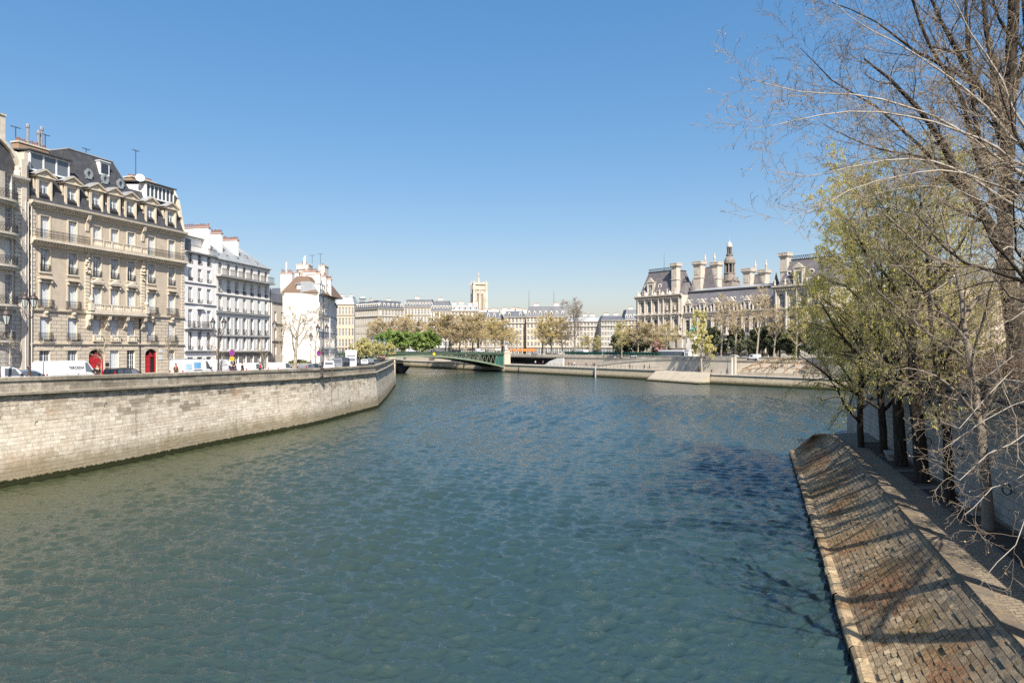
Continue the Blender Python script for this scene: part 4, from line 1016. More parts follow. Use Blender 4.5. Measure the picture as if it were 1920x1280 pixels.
# ---- generic house: rows [(z0,h,w,kind)], heights absolute
def house(label, p0, p1, z0, ztop, bays, rows, mat, D=12, strings=(), roof=None, smat=None, kindf=None, rails=None, shut=0, depth=.28, group='riverside apartment buildings', name='apartment_building', lowmat=None, skip=None):
    a = Vector(p0); b = Vector(p1); L = (b-a).length; ang = math.atan2(b.y-a.y, b.x-a.x)
    r = thing(name, label, 'building', (a.x, a.y, z0), ang, group)
    C = bays if isinstance(bays, (list, tuple)) else [L*(i+.5)/bays for i in range(bays)]
    H = ztop-z0; holes = []; todo = []
    for ri, (za, h, w_, kind) in enumerate(rows):
        for i, c in enumerate(C):
            if skip and skip(ri, i): continue
            k = kindf(ri, i, kind) if kindf else kind
            rise = w_/2 if k in ('fa', 'wa') else 0
            holes.append((c-w_/2, c+w_/2, za-z0, za-z0+h, rise)); todo.append((c, za-z0, w_, h, {'fa': 'far', 'wa': 'w'}.get(k, k), rise))
    mb = MB(); wall(mb, 0, L, 0, H, holes, depth, 0, 0, band=(lowmat[0]-z0, 2) if lowmat else None)
    e = depth+.1
    mb.box(.01, L-.01, e, D, 0, H-.01, 1)
    for x in (0, L): mb.quad((x, 0, 0), (x, D, 0), (x, D, H), (x, 0, H), 0)
    mb.quad((0, D+.01, 0), (L, D+.01, 0), (L, D+.01, H), (0, D+.01, H), 0)
    mb.quad((0, 0, H), (L, 0, H), (L, D, H), (0, D, H), 0)
    mb.build('wall', [mat, DARK]+([lowmat[1]] if lowmat else []), r)
    n = 0
    for c, zz, w_, h, k, rise in todo:
        if k == 'n': continue
        add_window(r, c, zz, w_, h, k, rise, depth-.06)
    if rails:
        for ri, (w_, h, pj) in rails.items():
            for i, c in enumerate(C): put('railing', rail_mesh(w_, h, pj, 0), r, (c, 0, rows[ri][0]-z0))
    if shut:
        sb = MB(); 
        for q in range(4): pass
        for ri in shut[0]:
            za, h, w_, kind = rows[ri]
            sm = SHC.get((h, w_))
            if not sm:
                s = MB(); s.box(0, w_*.52, -.05, -.01, 0, h); 
                for q in range(int(h/.12)): s.box(.05, w_*.52-.05, -.065, -.05, .06+q*.12, .11+q*.12)
                sm = SHC[(h, w_)] = s.mesh('shutter', shut[1])
            for i, c in enumerate(C):
                for sx in (0, 1): put('shutter', sm, r, (c+w_/2+.02 if sx else c-w_/2-.02-w_*.52, 0, za-z0))
    for zz, h, pj, mm in strings: string(r, L, zz-z0, h, pj, mm)
    return r, L
SHC = {}
def antenna(parent, x, y, z, h=2.5):
    a = MB(); a.box(-.03, .03, -.03, .03, 0, h); a.box(-.6, .6, -.02, .02, h-.05, h)
    for q in range(5): a.box(-.55+q*.27, -.52+q*.27, -.25, .25, h-.03, h)
    a.build('aerial', IRON, parent, loc=(x, y, z))
# white house, three bays
r, L = house('narrow white house three windows wide with a black balcony', (-49.3, 102.75), (-47.75, 109.95), 7.05, 25.6, [1.35, 3.55, 5.75],
    [(7.4, 2.2, 1.3, 'w'), (10.75, 2.75, 1.05, 'w'), (14.1, 2.8, 1.0, 'c'), (18.0, 2.3, 1.0, 'c'), (21.3, 1.95, .95, 'c'), (24.0-.1, 1.75-.25, .95, 'w')], WHITE,
    strings=[(10.25, .35, .3, GREYSTR), (13.65, .25, .2, GREYSTR), (17.6, .22, .16, GREYSTR), (20.8, .2, .14, GREYSTR), (25.35, .3, .45, GREYSTR)],
    rails={1: (1.1, .55, .04), 3: (1.05, .5, .03), 4: (1., .5, .03), 5: (1., .45, .03)})
z = 7.05
put('railing', rail_mesh(1.2, 1, .4, 1), r, (1.35, 0, 14.1-z)); put('railing', rail_mesh(3.6, 1, .45, 1), r, (4.7, 0, 14.1-z))
s = MB(); s.box(.6, 6.6, -.5, 0, 13.9-z, 14.1-z); s.box(3.6, 5.2, -.35, 0, 13.5-z, 13.9-z); s.build('balcony', GREYSTR, r)
s = MB(); s.box(2.7, 4.4, -.3, 0, 17.0-z, 17.2-z); s.build('window_hood', WHITE, r)
put('railing', rail_mesh(L-.3, 1.0, .02), r, (L/2, -.3, 25.65-z))
s = MB(); s.box(.2, L-.2, 2.2, 10, 25.6-z, 28.4-z); s.prism([(1.8, 28.4-z), (10, 29.6-z), (10, 29.8-z), (1.6, 28.5-z)], 'x', 0, L, 1); s.build('attic', [WHITE, ZINC], r)
s = MB(); s.box(1.0, 2.2, 2.1, 2.2, 26-z, 28-z, 0); s.box(3.0, 4.2, 2.1, 2.2, 26-z, 28-z, 0); s.build('attic_window', [GLASS], r)
chimney(r, L-.45, L+.1, 1.0, 6.6, 25-z, 30.3-z, WHITE, 16, .6, cap=M('pinkish cap', (.42, .30, .25)))
# white house B, seven bays, zinc roof
def kf(ri, i, k): return k
r, L = house('long white house with seven windows a floor and a grey zinc roof', (-47.7, 110.0), (-44.65, 125.7), 6.95, 25.3, 7,
    [(7.1, 2.7, 1.15, 'w'), (10.75, 2.1, .95, 'w'), (13.2, 2.9, 1.0, 'w'), (17.15, 2.3, 1.0, 'c'), (20.1, 2.1, 1.0, 'c'), (23.0, 2.0, 1.0, 'wa')], WHITE2,
    strings=[(9.9, .55, .28, SHOP), (12.75, .3, .22, GREYSTR), (16.55, .2, .3, GREYSTR), (16.9, .12, .12, GREYSTR), (19.6, .18, .14, GREYSTR), (25.2, .25, .35, GREYSTR)],
    rails={2: (1.05, .95, .04), 3: (1.05, .5, .03), 4: (1.05, .55, .03)}, shut=((1, 2), M('pale shutters', (.68, .68, .66), .6, .08)), lowmat=(9.9, SHOP))
z = 6.95
s = MB(); s.box(-.1, L+.35, -1.0, 0, 22.55-z, 22.8-z); s.build('balcony', GREYSTR, r)
for k in range(5): put('railing', rail_mesh(L/5, 1.05, .02), r, (L/5*(k+.5), -.9, 22.8-z))
s = MB(); s.frustum(-.1, L+.1, -.35, 12, 25.4-z, 0, L-4.2, 4.6, 8, 29.4-z)
for q in range(22): s.bar((q*.72+.2, -.3, 25.5-z), (q*.72+.2-(.0 if q < 16 else (q-15)*.6), 4.6, 29.5-z), .05)
rf = s.build('roof', ZINC, r)
for x, zz in ((1.5, 26.4), (4.2, 26.6), (7.2, 26.5), (9.4, 27.4), (11.3, 27.2), (12.6, 26.2)):
    s = MB(); s.box(-.3, .3, -.45, .45, -.02, .1); s.box(-.24, .24, -.38, .38, .1, .12, 1)
    o = s.build('roof_window', [ZINC, GLASS], r, loc=(x, -.35+4.95*(zz-25.4)/4, zz-z+.05)); o.rotation_euler = (R(39), 0, 0)
chimney(r, 3.4, 3.9, 1.4, 3.4, 26-z, 30.0-z, WHITE, 7, .6, cap=M('pinkish cap', (.45, .25, .2)))
chimney(r, 8.0, 8.5, 1.4, 4.6, 26-z, 29.6-z, WHITE, 11, .6, cap=M('pinkish cap', (.45, .25, .2)))
chimney(r, 10.3, 10.9, 3.4, 4.6, 27-z, 29.6-z, WHITE, 3, .7)
p = MB(); p.lathe([(.08, 0), (.08, 22-z)], L+.05, -.15, 7); p.build('drainpipe', IRON, r)
# houses in the side street
r, L = house('cream house with a grey roof and small chimney glimpsed down the side street', (-56, 152), (-48.2, 150), 6.9, 21.2, 5, [(9.6, 2, .9, 'w'), (13, 2, .9, 'w'), (16.6, 2, .9, 'w')], FARST, strings=[(12.3, .2, .2, GREYSTR), (15.9, .2, .2, GREYSTR)])
s = MB(); s.frustum(-.2, L+.1, -.2, 10, 14.3, 1, L-.5, 3, 8, 17.6); s.build('roof', ZINC2, r); chimney(r, L-2.2, L-.4, .4, 1.2, 14, 18.6, WHITE, 4, .7)
r, L = house('narrow ochre house behind the bare tree in the side street', (-49.6, 141), (-47.2, 163), 6.9, 20.5, 7, [(9.6, 2, .9, 'w'), (13, 2, .9, 'w'), (16.6, 2, .9, 'w')], WARMW, D=5, strings=[(12.3, .2, .2, GREYSTR), (15.9, .2, .2, GREYSTR)])
s = MB(); s.frustum(-.2, L+.1, -.2, 5, 13.6, 1, L-.5, 1, 4, 15.6); s.build('roof', ZINC2, r)
# corner house with the brown hipped roof
E = 22.3
r, L = house('white gabled corner house with a brown tiled hip roof', (-47.1, 140.2), (-40.05, 140.0), 6.9, E, [1.9, 3.2], [(8.2, 2, .8, 'w'), (11.6, 2.0, .5, 'w'), (15.2, 2.2, .5, 'w')], WARMW, D=3, strings=[(9.3, .15, .1, None), (13.2, .15, .1, None), (18.2, .2, .15, None), (21.9, .3, .25, None)])
z = 6.9
s = MB(); s.frustum(-.3, L+.25, -.4, 19, E-z, 2.2, 4.6, 2.0, 18.0, 25.9-z); s.build('roof', TILE, r)
s = MB(); s.box(2.9, 4.1, .1, 1.9, E-z+.1, 24.1-z); s.prism([(2.6, 24.1-z), (4.4, 24.1-z), (4.3, 24.3-z), (2.7, 24.3-z)], 'y', -.2, 2.0, 1); s.build('dormer', [WHITE, ZINC], r)
Z = M('pinkish cap', (.45, .25, .2))
for x0, x1, y0, zt, n, mt in ((-.9, 1.5, 1.3, 26.4, 7, WARMW), (1.7, 2.5, 2.4, 26.6, 3, WARMW), (2.6, 5.4, 4.8, 27.1, 9, WARMW), (5.45, 6.5, 4.0, 26.6, 4, WARMW), (6.1, 7.0, 6.5, 26.3, 3, WARMW), (6.3, 7.3, 9, 25.9, 4, WARMW),
    (-.6, 2.0, 10, 29.2, 6, WARMW), (3.7, 5.0, 12, 29.2, 2, WARMW), (-.4, .9, 10, 28.2, 5, WARMW)):
    chimney(r, x0, x1, y0, y0+.8 if zt < 29 else y0+3, E-z, zt-z, mt, n, .75, cap=Z if n % 2 else None)
s = MB(); s.lathe([(.14, 0), (.14, 2.4)], 0, 0, 8); sm = s.mesh('metal_flue', FRAME)
for x, y, zz in ((.2, 1.6, 26.4), (1.4, 9, 28.3), (1.0, 11, 29)): put('metal_flue', sm, r, (x, y, zz-z))
antenna(r, 3.2, 9, 29.4-z, 1.8); antenna(r, 4.4, 11, 29.4-z, 2.4)
r, L = house('white riverside house curving away beside the gabled corner house', (-39.7, 140.1), (-41.6, 159.8), 6.9, E-.1, 11, [(8.0, 2.1, .9, 'w'), (11.2, 2.3, .95, 's'), (15., 2.3, .95, 's'), (18.7, 2.3, .95, 'c')], WHITE2, D=6.8, strings=[(10.6, .2, .16, GREYSTR), (14.2, .2, .16, GREYSTR), (17.9, .2, .16, GREYSTR), (21.9, .3, .35, GREYSTR)], depth=.22)
s = MB(); s.frustum(0, L, -.2, 3.6, E-z-.1, 0, L, 1.5, 3.6, 24.6-z)
for q in range(8):
    x = 1.4+q*2.4; s.box(x-.65, x+.65, -.1, 1.6, E-z, 24.2-z, 1); s.box(x-.45, x+.45, -.13, -.1, E-z+.3, 23.9-z, 2); s.box(x-.75, x+.75, -.25, 1.8, 24.2-z, 24.35-z)
s.build('roof', [ZINC, WHITE, GLASS], r)
for x, zt in ((5, 26.4), (9, 26.6), (13, 26.2), (17.5, 26.0)): chimney(r, x, x+.8, 1.2, 3.4, E-z, zt-z, WARMW, 4, .7, cap=Z)
p = MB(); p.lathe([(.09, 0), (.09, E-z)], L*.63, -.2, 7); p.build('drainpipe', FRAME, r)
p = MB(); p.lathe([(.08, 0), (.08, E-z)], L*.22, -.2, 7); p.build('drainpipe', IRON, r)
r, L = house('grey blue fronted last house of the left bank row', (-41.6, 159.9), (-45.2, 176), 6.9, E-.7, 9, [(8.0, 2.1, .9, 'w'), (11.2, 2.3, .95, 'w'), (15., 2.3, .95, 'w'), (18.5, 2.3, .95, 'w')], WHITE2, D=9, strings=[(10.6, .2, .16, GREYSTR), (14.2, .2, .16, GREYSTR), (17.9, .2, .16, GREYSTR), (21.2, .3, .35, GREYSTR)], depth=.22)
s = MB(); s.frustum(0, L, -.2, 9, E-z-.7, 0, L-1, 1.8, 7, 24.2-z); s.build('roof', ZINC, r)
for x, zt in ((4, 26.0), (8.5, 25.6)): chimney(r, x, x+.8, 2., 4.4, E-z-1, zt-z, WARMW, 5, .7, cap=Z)

# ================================================================ FAR RIVERFRONT
def far(label, px0, px1, d, ytop, nb, rows, mat, D=14, skew=0., roofm=ZINC2, roof=(4.5, 2.2), dorm=0, extra=None, strs=2, zb=7.2, chim=3, name='apartment_building', grp='far riverfront buildings', w_=1.15, arc=False):
    """frontal block between two picture columns at distance d; ytop = picture row of the eaves at d"""
    a = G(px0, d, 0).xy; d1 = d+skew; b = G(px1, d1, 0).xy; ze = EYE+(HOR-ytop)*d/F
    n = rows; fl = (ze-zb-4.2)/(n-1)
    rr_ = [(zb+.6, 3.0, w_*1.5, 'fa' if arc else 'far')]+[(zb+4.4+fl*k+.3, fl*.68, w_, 'far') for k in range(n-1)]
    r, L = house(label, a, b, zb, ze, nb, rr_, mat, D=D, depth=.35, strings=[(zb+3.9, .3, .35, GREYSTR)]+[(zb+4.2+fl*(n-1-k)-.1, .25, .5, GREYSTR) for k in range(1, strs)]+[(ze-.3, .45, .55, None)], group=grp, name=name)
    H = ze-zb
    h, ins = roof
    s = MB(); s.frustum(-.2, L+.2, -.3, D, H+.1, ins*.6, L-ins*.6, ins, D-ins, H+h); s.box(ins*.55, L-ins*.55, ins-.15, D-ins, H+h, H+h+.35, 1)
    s.build('roof', [roofm, ZINC], r)
    if dorm:
        q = MB(); hh = min(2.4, h*.6); q.box(-.7, .7, 0, 1.8, 0, hh, 0); q.prism([(-.9, hh), (.9, hh), (0, hh+.6)], 'y', -.2, 1.9, 0); q.box(-.42, .42, -.03, 0, .3, hh-.25, 1)
        qm = q.mesh('dormer', [WARMW, GLASS])
        for i in range(dorm): put('dormer', qm, r, (L*(i+.5)/dorm, ins*.18, H+.3))
    rr3 = random.Random(int(px0))
    for i in range(chim):
        x = L*(i+.3+rr3.random()*.4)/chim; chimney(r, x-1.2, x+1.2, ins+1, ins+1.7, H+h-1, H+h+rr3.uniform(1., 1.8), WARMW, 5, .7)
    return r, L, H
far('cream building with arched ground floor at the left end of the far riverfront', 628, 664, 430, 571, 6, 5, FARST2, roofm=ZINC, roof=(5, 3), arc=True, chim=2)
far('long white building with a small-windowed front and slate mansard, left far bank', 666, 709, 405, 571+10, 13, 6, FARST, roofm=ZINC2, roof=(4.2, 1.8), dorm=11, skew=-14, chim=1, w_=.9)
far('white mansard building with high dormers right of the small-windowed building', 709.5, 757, 391, 578, 8, 6, FARST3, roofm=ZINC2, roof=(4.6, 1.8), dorm=6, skew=12, chim=1)
far('cream block with a flat topped roof lantern behind the tan trees', 758, 812, 436, 576, 9, 6, FARST, roofm=ZINC2, roof=(5., 2), dorm=10, chim=1)
r, L, H = far('white house with a steep dark roof and seven dormers behind the tan trees', 808, 846, 396, 583, 7, 6, WHITE2, roofm=ZINC2, roof=(6, 3), dorm=7, chim=1)
far('cream riverfront block with a shallow zinc roof left of the tower', 846, 898, 385, 583, 8, 6, FARST2, roofm=ZINC, roof=(3.5, 3), dorm=5, chim=4, arc=True)
far('cream riverfront block with skylights in its slate roof below the tower', 898.5, 944, 379, 597, 7, 6, FARST3, roofm=ZINC2, roof=(3.6, 2), dorm=4, chim=6, arc=True)
far('cream corner block with iron balconies beside the bridge head', 944.5, 986, 372, 595, 6, 6, FARST, roofm=ZINC2, roof=(3.4, 2.4), dorm=2, chim=6, arc=True)
r, L, H = far('large cream block with a tall dark mansard, seven white dormers and two masts', 987, 1060, 366, 594, 11, 6, FARST2, roofm=ZINC2, roof=(5.6, 2.4), dorm=7, chim=2)
for x in (L*.0+1.5, L*.72): 
    s = MB(); s.lathe([(.12, 0), (.05, 9)], x, 5, 6); s.build('flag_mast', IRON, r, loc=(0, 0, H+5.6))
far('low cream block with a zinc roof behind the tall bare tree', 1061, 1126, 372, 603, 10, 6, FARST3, roofm=ZINC, roof=(2.6, 2), dorm=0, chim=3)
far('cream corner block with a dark balcony line left of the town hall', 1127, 1171, 360, 601, 8, 6, FARST, roofm=ZINC2, roof=(2.5, 2), dorm=0, chim=2)
far('block with a taller dark roof and small dormers touching the town hall', 1171.5, 1215, 372, 600, 7, 6, FARST2, roofm=ZINC2, roof=(5.6, 2), dorm=6, chim=2)
far('long pale block half hidden by the big trees right of the town hall', 1600, 1800, 238, 560, 14, 6, FARST2, roofm=ZINC2, roof=(5, 2), dorm=8, skew=-50, chim=3)
# theatre with the broad pale roof
a = G(626, 520, 0); r = thing('theatre', 'broad theatre with a pale curved roof and dark roof lantern on the left far bank', 'theatre', (a.x, a.y, 7.2), 0, None)
Wd = (722-626)/F*520; H = EYE+(652-590)*520/F-7.2
s = MB(); wall(s, 0, Wd, 0, H, [(x, x+.8, H-4, H-3) for x in np.arange(2, Wd-2, 2.6)], .3); s.box(.02, Wd-.02, .45, 40, 0, H-.02); s.box(-.4, Wd+.4, -.5, 0, H-.6, H+.2); s.build('wall', FARST2, r)
s = MB(); s.frustum(-.5, Wd+.5, -.5, 40, H+.2, Wd*.42, Wd*.62, 14, 26, H+10); 
rf = s.build('roof', M('pale lead roofing', (.47, .46, .43), .6, .15, .2, streak=.2), r)
s = MB(); s.box(Wd*.42, Wd*.52, 14, 19, H+10, H+10.8)
for q in range(5): s.box(Wd*.425+q*.9, Wd*.425+q*.9+.25, 14.1, 14.4, H+10.8, H+13.2)
s.box(Wd*.41, Wd*.53, 13.6, 19.4, H+13.2, H+13.6); s.lathe([(2.4, H+13.6), (1.6, H+14.4), (.2, H+14.9)], Wd*.47, 16.5, 12, 1); s.build('roof_lantern', [SLATE, FRAME], rf)
# gothic tower
a = G(898, 560, 7.2); r = thing('gothic_tower', 'tall carved gothic stone tower rising above the far rooftops', 'tower', a, R(14))
hw = 5.0; HT = EYE+(652-531)*560/F-7.2
s = MB(); s.box(-hw, hw, -hw, hw, 0, HT*.36); s.box(-hw+.6, hw-.6, -hw+.6, hw-.6, HT*.36, HT-1.5)
for sx in (-1, 1):
    for sy in (-1, 1):
        s.frustum(sx*hw-1.5, sx*hw+1.5, sy*hw-1.5, sy*hw+1.5, 0, sx*hw-1.1, sx*hw+1.1, sy*hw-1.1, sy*hw+1.1, HT*.72)
        s.frustum(sx*hw-1.0, sx*hw+1.0, sy*hw-1.0, sy*hw+1.0, HT*.72, sx*hw-.8, sx*hw+.8, sy*hw-.8, sy*hw+.8, HT)
for k in range(4):
    T = Matrix.Rotation(k*math.pi/2, 4, 'Z')
    for x in (-3.1, -.6, .6, 3.1):
        s.box(x-.35, x+.35, -hw-.25, -hw+.7, HT*.36, HT*.9, 0, T)
    for x in (-1.85, 1.85):
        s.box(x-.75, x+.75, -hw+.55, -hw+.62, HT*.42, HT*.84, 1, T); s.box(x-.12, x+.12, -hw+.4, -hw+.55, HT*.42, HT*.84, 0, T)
        s.prism([(x-1.2, HT*.84), (x+1.2, HT*.84), (x, HT*.9)], 'y', -hw-.1, -hw+.5) if k == 0 else None
    for zz in (HT*.2, HT*.37, HT*.55, HT*.9, HT-1.4): s.box(-hw-.35, hw+.35, -hw-.4, -hw+.3, zz, zz+.5, 0, T)
    for q in range(9): s.box(-hw+q*1.35, -hw+q*1.35+.8, -hw-.3, -hw, HT-.9, HT+.3, 0, T)
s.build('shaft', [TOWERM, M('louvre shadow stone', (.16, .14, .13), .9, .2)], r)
for k, (x, y) in enumerate(((-hw, -hw), (hw, -hw), (-hw, hw), (hw, hw))):
    s = MB(); s.lathe([(.9, 0), (.5, 1.2), (.7, 1.3), (.3, 2.6), (.45, 3.0), (.1, 3.8)], 0, 0, 6); s.build('pinnacle', TOWERM, r, loc=(x, y, HT)).scale = (.75, .75, .6)
s = MB(); s.lathe([(1.6, 0), (1.5, 2), (.9, 2.4), (.8, 4.5), (.35, 5), (.3, 6.4)], 0, 0, 8); s.lathe([(.25, 6.4), (.5, 7.2), (.45, 8.4), (.2, 8.7), (.25, 9.3), (.05, 9.6)], 0, 0, 8); s.build('statue', TOWERM, r, loc=(-.6, -2, HT-1))
# ================================================================ TOWN HALL
ang = math.atan2(-.773, .634); Zb = 7.2
r = thing('town_hall', 'ornate limestone town hall with corner pavilions, slate roofs and a clock spire', 'town hall', (54.6, 300, Zb), ang)
def HT_(px, py):   # local u and z of a picture point on the facade plane
    s_ = (px-960)/F; u = (s_*300-54.6)/(.634+.773*s_); d = 300-.773*u; return u, EYE+(HOR-py)*d/F-Zb
def hall_wall(u0, u1, y, ztop, rows, name='wall', D=22):
    holes = [(c-w/2, c+w/2, z0, z0+h, w/2 if ar else 0) for cs, w, z0, h, ar in rows for c in cs]
    s = MB(); wall(s, u0, u1, 0, ztop, holes, .6, 0, 0, y=y); s.box(u0+.02, u1-.02, y+.7, y+D, 0, ztop-.02, 1)
    for x in (u0, u1): s.quad((x, y, 0), (x, y+D, 0), (x, y+D, ztop), (x, y, ztop), 0)
    s.build('wall', [HALL, DARK], r)
    for cs, w, z0, h, ar in rows:
        for c in cs: add_window(r, c, z0, w, h, 'far', w/2 if ar else 0, y+.5)
ZP = 25.8
lp = [3.2, 6.9, 10.6]; rp = [68.2, 72.2, 76.2, 80.2]
hall_wall(0, 24.2, 0, ZP, [(lp, 1.7, 19.0, 4.6, 1), (lp+[17, 21], 2.0, 10.5, 5.2, 1), (lp+[17, 21], 1.7, 3.0, 4.6, 1)])
mains = [26.4+i*3.35 for i in range(12)]
hall_wall(24.2, 65.2, .8, 17.9, [(mains, 2.0, 9.6, 5.6, 1), (mains, 1.6, 2.6, 4.6, 1)])
hall_wall(65.2, 86, -.6, ZP, [(rp, 2.0, 18.4, 5.0, 1), (rp, 2.2, 9.6, 5.8, 1), (rp, 1.8, 2.6, 4.8, 1)])
def trimbar(u0, u1, y, zz, h, pj, dent=0, nm='cornice'):
    s = MB(); s.prism([(y+.05, zz), (y-pj*.4, zz), (y-pj, zz+h*.6), (y-pj, zz+h), (y+.05, zz+h)], 'x', u0-.3, u1+.3)
    if dent:
        for q in range(int((u1-u0)/dent)): s.box(u0+q*dent, u0+q*dent+dent*.5, y-pj*.7, y, zz-.4, zz)
    s.build(nm, HALLT, r)
for u0, u1, y, zs in ((0, 24.2, 0, ((25.0, 1.2, 1.2, .9), (17.2, .9, .8, .9), (8.6, .6, .5, 0))), (24.2, 65.2, .8, ((17.2, .9, .8, .9), (8.2, .7, .5, 0))), (65.2, 86, -.6, ((25., 1.3, 1.3, .9), (17.2, .9, .8, .9), (8.4, .6, .5, 0)))):
    for zz, h, pj, dn in zs: trimbar(u0, u1, y, zz, h, pj, dn)
# engaged columns, niches with figures
cm = MB(); cm.lathe([(.42, 0), (.34, .3), (.30, 5.6), (.42, 5.9), (.5, 6.3)], 0, 0, 8); cm.box(-.5, .5, -.5, .5, -1.0, 0); colm = cm.mesh('engaged_column', HALLT)
us = [1.3, 5.05, 8.75, 12.5, 15, 19, 23]; 
for u in us:
    for zz in (10.4, 18.4): put('engaged_column', colm, r, (u, -.35, zz)).scale = (1, 1, 1 if zz > 15 else 1.05)
for i in range(13): put('engaged_column', colm, r, (24.75+i*3.35, .45, 9.6))
for u in (66.3, 70.2, 74.2, 78.2, 82.2):
    for zz in (10.0, 18.2): put('engaged_column', colm, r, (u, -.95, zz))
fg = MB(); fg.lathe([(.4, 0), (.42, .4), (.3, .9), (.36, 1.5), (.2, 1.75), (.1, 1.8), (.16, 2.0), (.14, 2.2), (.03, 2.35)], 0, 0, 8); fgm = fg.mesh('niche_statue', HALLT)
for u, y, zz in [(15+2, -.4, 19.6), (19+2, -.4, 19.6), (13.8, -.4, 12), (24.0, -.4, 12)]+[(x, -.3, 26.4) for x in (1, 5, 9, 13, 17, 21)]+[(mains[i]+1.67, .3, 18.3) for i in range(0, 11)]+[(x, -1.2, 26.5) for x in (66, 70, 74, 78, 82)]:
    put('niche_statue', fgm, r, (u, y, zz))
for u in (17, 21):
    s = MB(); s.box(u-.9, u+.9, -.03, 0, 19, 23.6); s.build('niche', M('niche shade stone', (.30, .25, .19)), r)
# pavilion roofs with crests, chimneys and dormers
def pav(u0, u1, y0, y1, zb, zt, ix, iy, top=None):
    s = MB(); s.frustum(u0, u1, y0, y1, zb, u0+ix, u1-ix, y0+iy, y1-iy, zt); o = s.build('roof', SLATE2, r)
    c = MB(); c.box(u0+ix-.2, u1-ix+.2, y0+iy-.2, y1-iy+.2, zt, zt+.35)
    for q in range(int((u1-u0-2*ix)/.8)+1):
        x = u0+ix+q*.8; c.bar((x, y0+iy, zt+.3), (x+.4, y0+iy, zt+1.5), .12); c.bar((x+.4, y0+iy, zt+1.5), (x+.8, y0+iy, zt+.3), .12)
    c.box(u0+ix, u1-ix, y0+iy-.06, y0+iy+.06, zt+1.4, zt+1.6); c.build('roof_crest', SLATE, o); return o
pav(.8, 20.5, .8, 15, ZP+.2, 36.6, 2.6, 3.6)
pav(66.2, 87, .2, 16, ZP+.3, 35.6, 3.4, 4.0)
pav(17.6, 24.2, 2, 14, ZP+.1, 31.5, 3, 4)
def hchim(u0, u1, y0, y1, z0, z1, big=1):
    s = MB(); s.box(u0, u1, y0, y1, z0, z1-1.6); s.frustum(u0-.1, u1+.1, y0-.1, y1+.1, z1-1.8, u0-.6, u1+.6, y0-.6, y1+.6, z1-1.1)
    s.box(u0-.55, u1+.55, y0-.55, y1+.55, z1-1.1, z1-.3); s.box(u0-.65, u1+.65, y0-.65, y1+.65, z1-.3, z1)
    for q in range(6):
        x = u0-.4+(u1-u0+.8)*q/5; s.box(x-.1, x+.1, y0-.62, y0-.5, z1-1.2, z1-.2)
    if big: s.lathe([(.9, 0), (.9, .12), (.7, .2)], 0, 0, 14) if 0 else s.box((u0+u1)/2-.9, (u0+u1)/2+.9, y0-.12, y0, z1-5.5, z1-3.6)
    s.box(u0-.2, u1+.2, y0-.2, y1+.2, z1-7, z1-6.6)
    return s.build('chimney', HALLT, r)
hchim(18.2, 20.8, 1.0, 3.6, 25.5, 39.2, 0)
hchim(66.0, 68.6, 2.5, 5.2, 25.5, 38.6, 0)
for u0, u1, u2, u3, zt in ((23.9, 28.0, 30.0, 33.8, 39.9), (47.0, 50.8, 51.9, 55.2, 34.9)):
    wd = u3-u0
    hchim(u0+.3, u1-.3, 8, 11, 17, zt); hchim(u2+.2, u3-.3, 11.5, 14.5, 17, zt-.6)
    s = MB(); s.frustum(u1-.6, u3+1.4, 8.6, 18, 24, u1-.4, u2+.6, 11.5, 16, zt-2.4); s.build('roof', SLATE2, r)
    for dx in (3.6, 8.2):
        q = MB(); q.lathe([(.3, 0), (.35, .8), (.5, 1.6), (.3, 2.2), (.2, 2.9), (.25, 3.3), (.05, 3.6)], 0, 0, 8); q.build('roof_statue', HALLT, r, loc=(u0+dx, 11.5, zt-.5))
s = MB(); s.frustum(24.2, 65.4, 1.0, 20, 17.9, 24.4, 65.4, 4.6, 17, 26.6); s.build('roof', M('lead grey slate', (.16, .155, .165), .55, .22, .4, .15, streak=.35), r)
s = MB(); s.box(24.2, 65.4, 4.2, 17, 26.6, 27.2); s.prism([(4.2, 27.2), (17, 27.2), (12, 28.3), (8, 28.3)], 'x', 24.6, 65, 1); s.build('roof_terrace', [SLATE, ZINC], r)
def hdorm(u, y, z0, w, h, big=1):
    s = MB(); wall(s, -w/2, w/2, 0, h, [(-w*.27, w*.27, .5, h*.8)], .4, 0); s.box(-w/2, w/2, .5, 3, 0, h, 0)
    s.box(-w/2-.25, w/2+.25, -.25, 3, h, h+.25)
    if big: s.prism([(-w/2-.1, h+.25), (w/2+.1, h+.25), (w*.28, h+1.1), (0, h+1.9), (-w*.28, h+1.1)], 'y', -.15, .6)
    for sg in (-1, 1): s.box(sg*w*.42-.12, sg*w*.42+.12, -.18, 0, 0, h)
    d = s.build('dormer', HALLT, r, loc=(u, y, z0)); put('window', far_window(w*.54, h*.8-.5), d, (0, .3, .5))
for i, u in enumerate(mains): hdorm(u, 1.0, 18.0, 2.4 if i % 2 == 0 else 1.8, 3.8 if i % 2 == 0 else 3.0, i % 2 == 0)
om = MB()
for i in range(10):
    t0, t1 = 2*math.pi*i/10, 2*math.pi*(i+1)/10; om.bar((.5*math.cos(t0), 0, .5*math.sin(t0)), (.5*math.cos(t1), 0, .5*math.sin(t1)), .28)
om.box(-.4, .4, .02, .1, -.4, .4, 1); omm = om.mesh('oculus_window', [WARMW, GLASS])
for u in mains: put('oculus_window', omm, r, (u+.1, 3.2, 23.2))
hdorm(6.9, 1.0, ZP+.3, 3.4, 6.0); hdorm(3.4, 1.3, ZP+.3, 1.9, 2.0, 0); hdorm(11.0, 1.3, ZP+.3, 1.9, 2.0, 0)
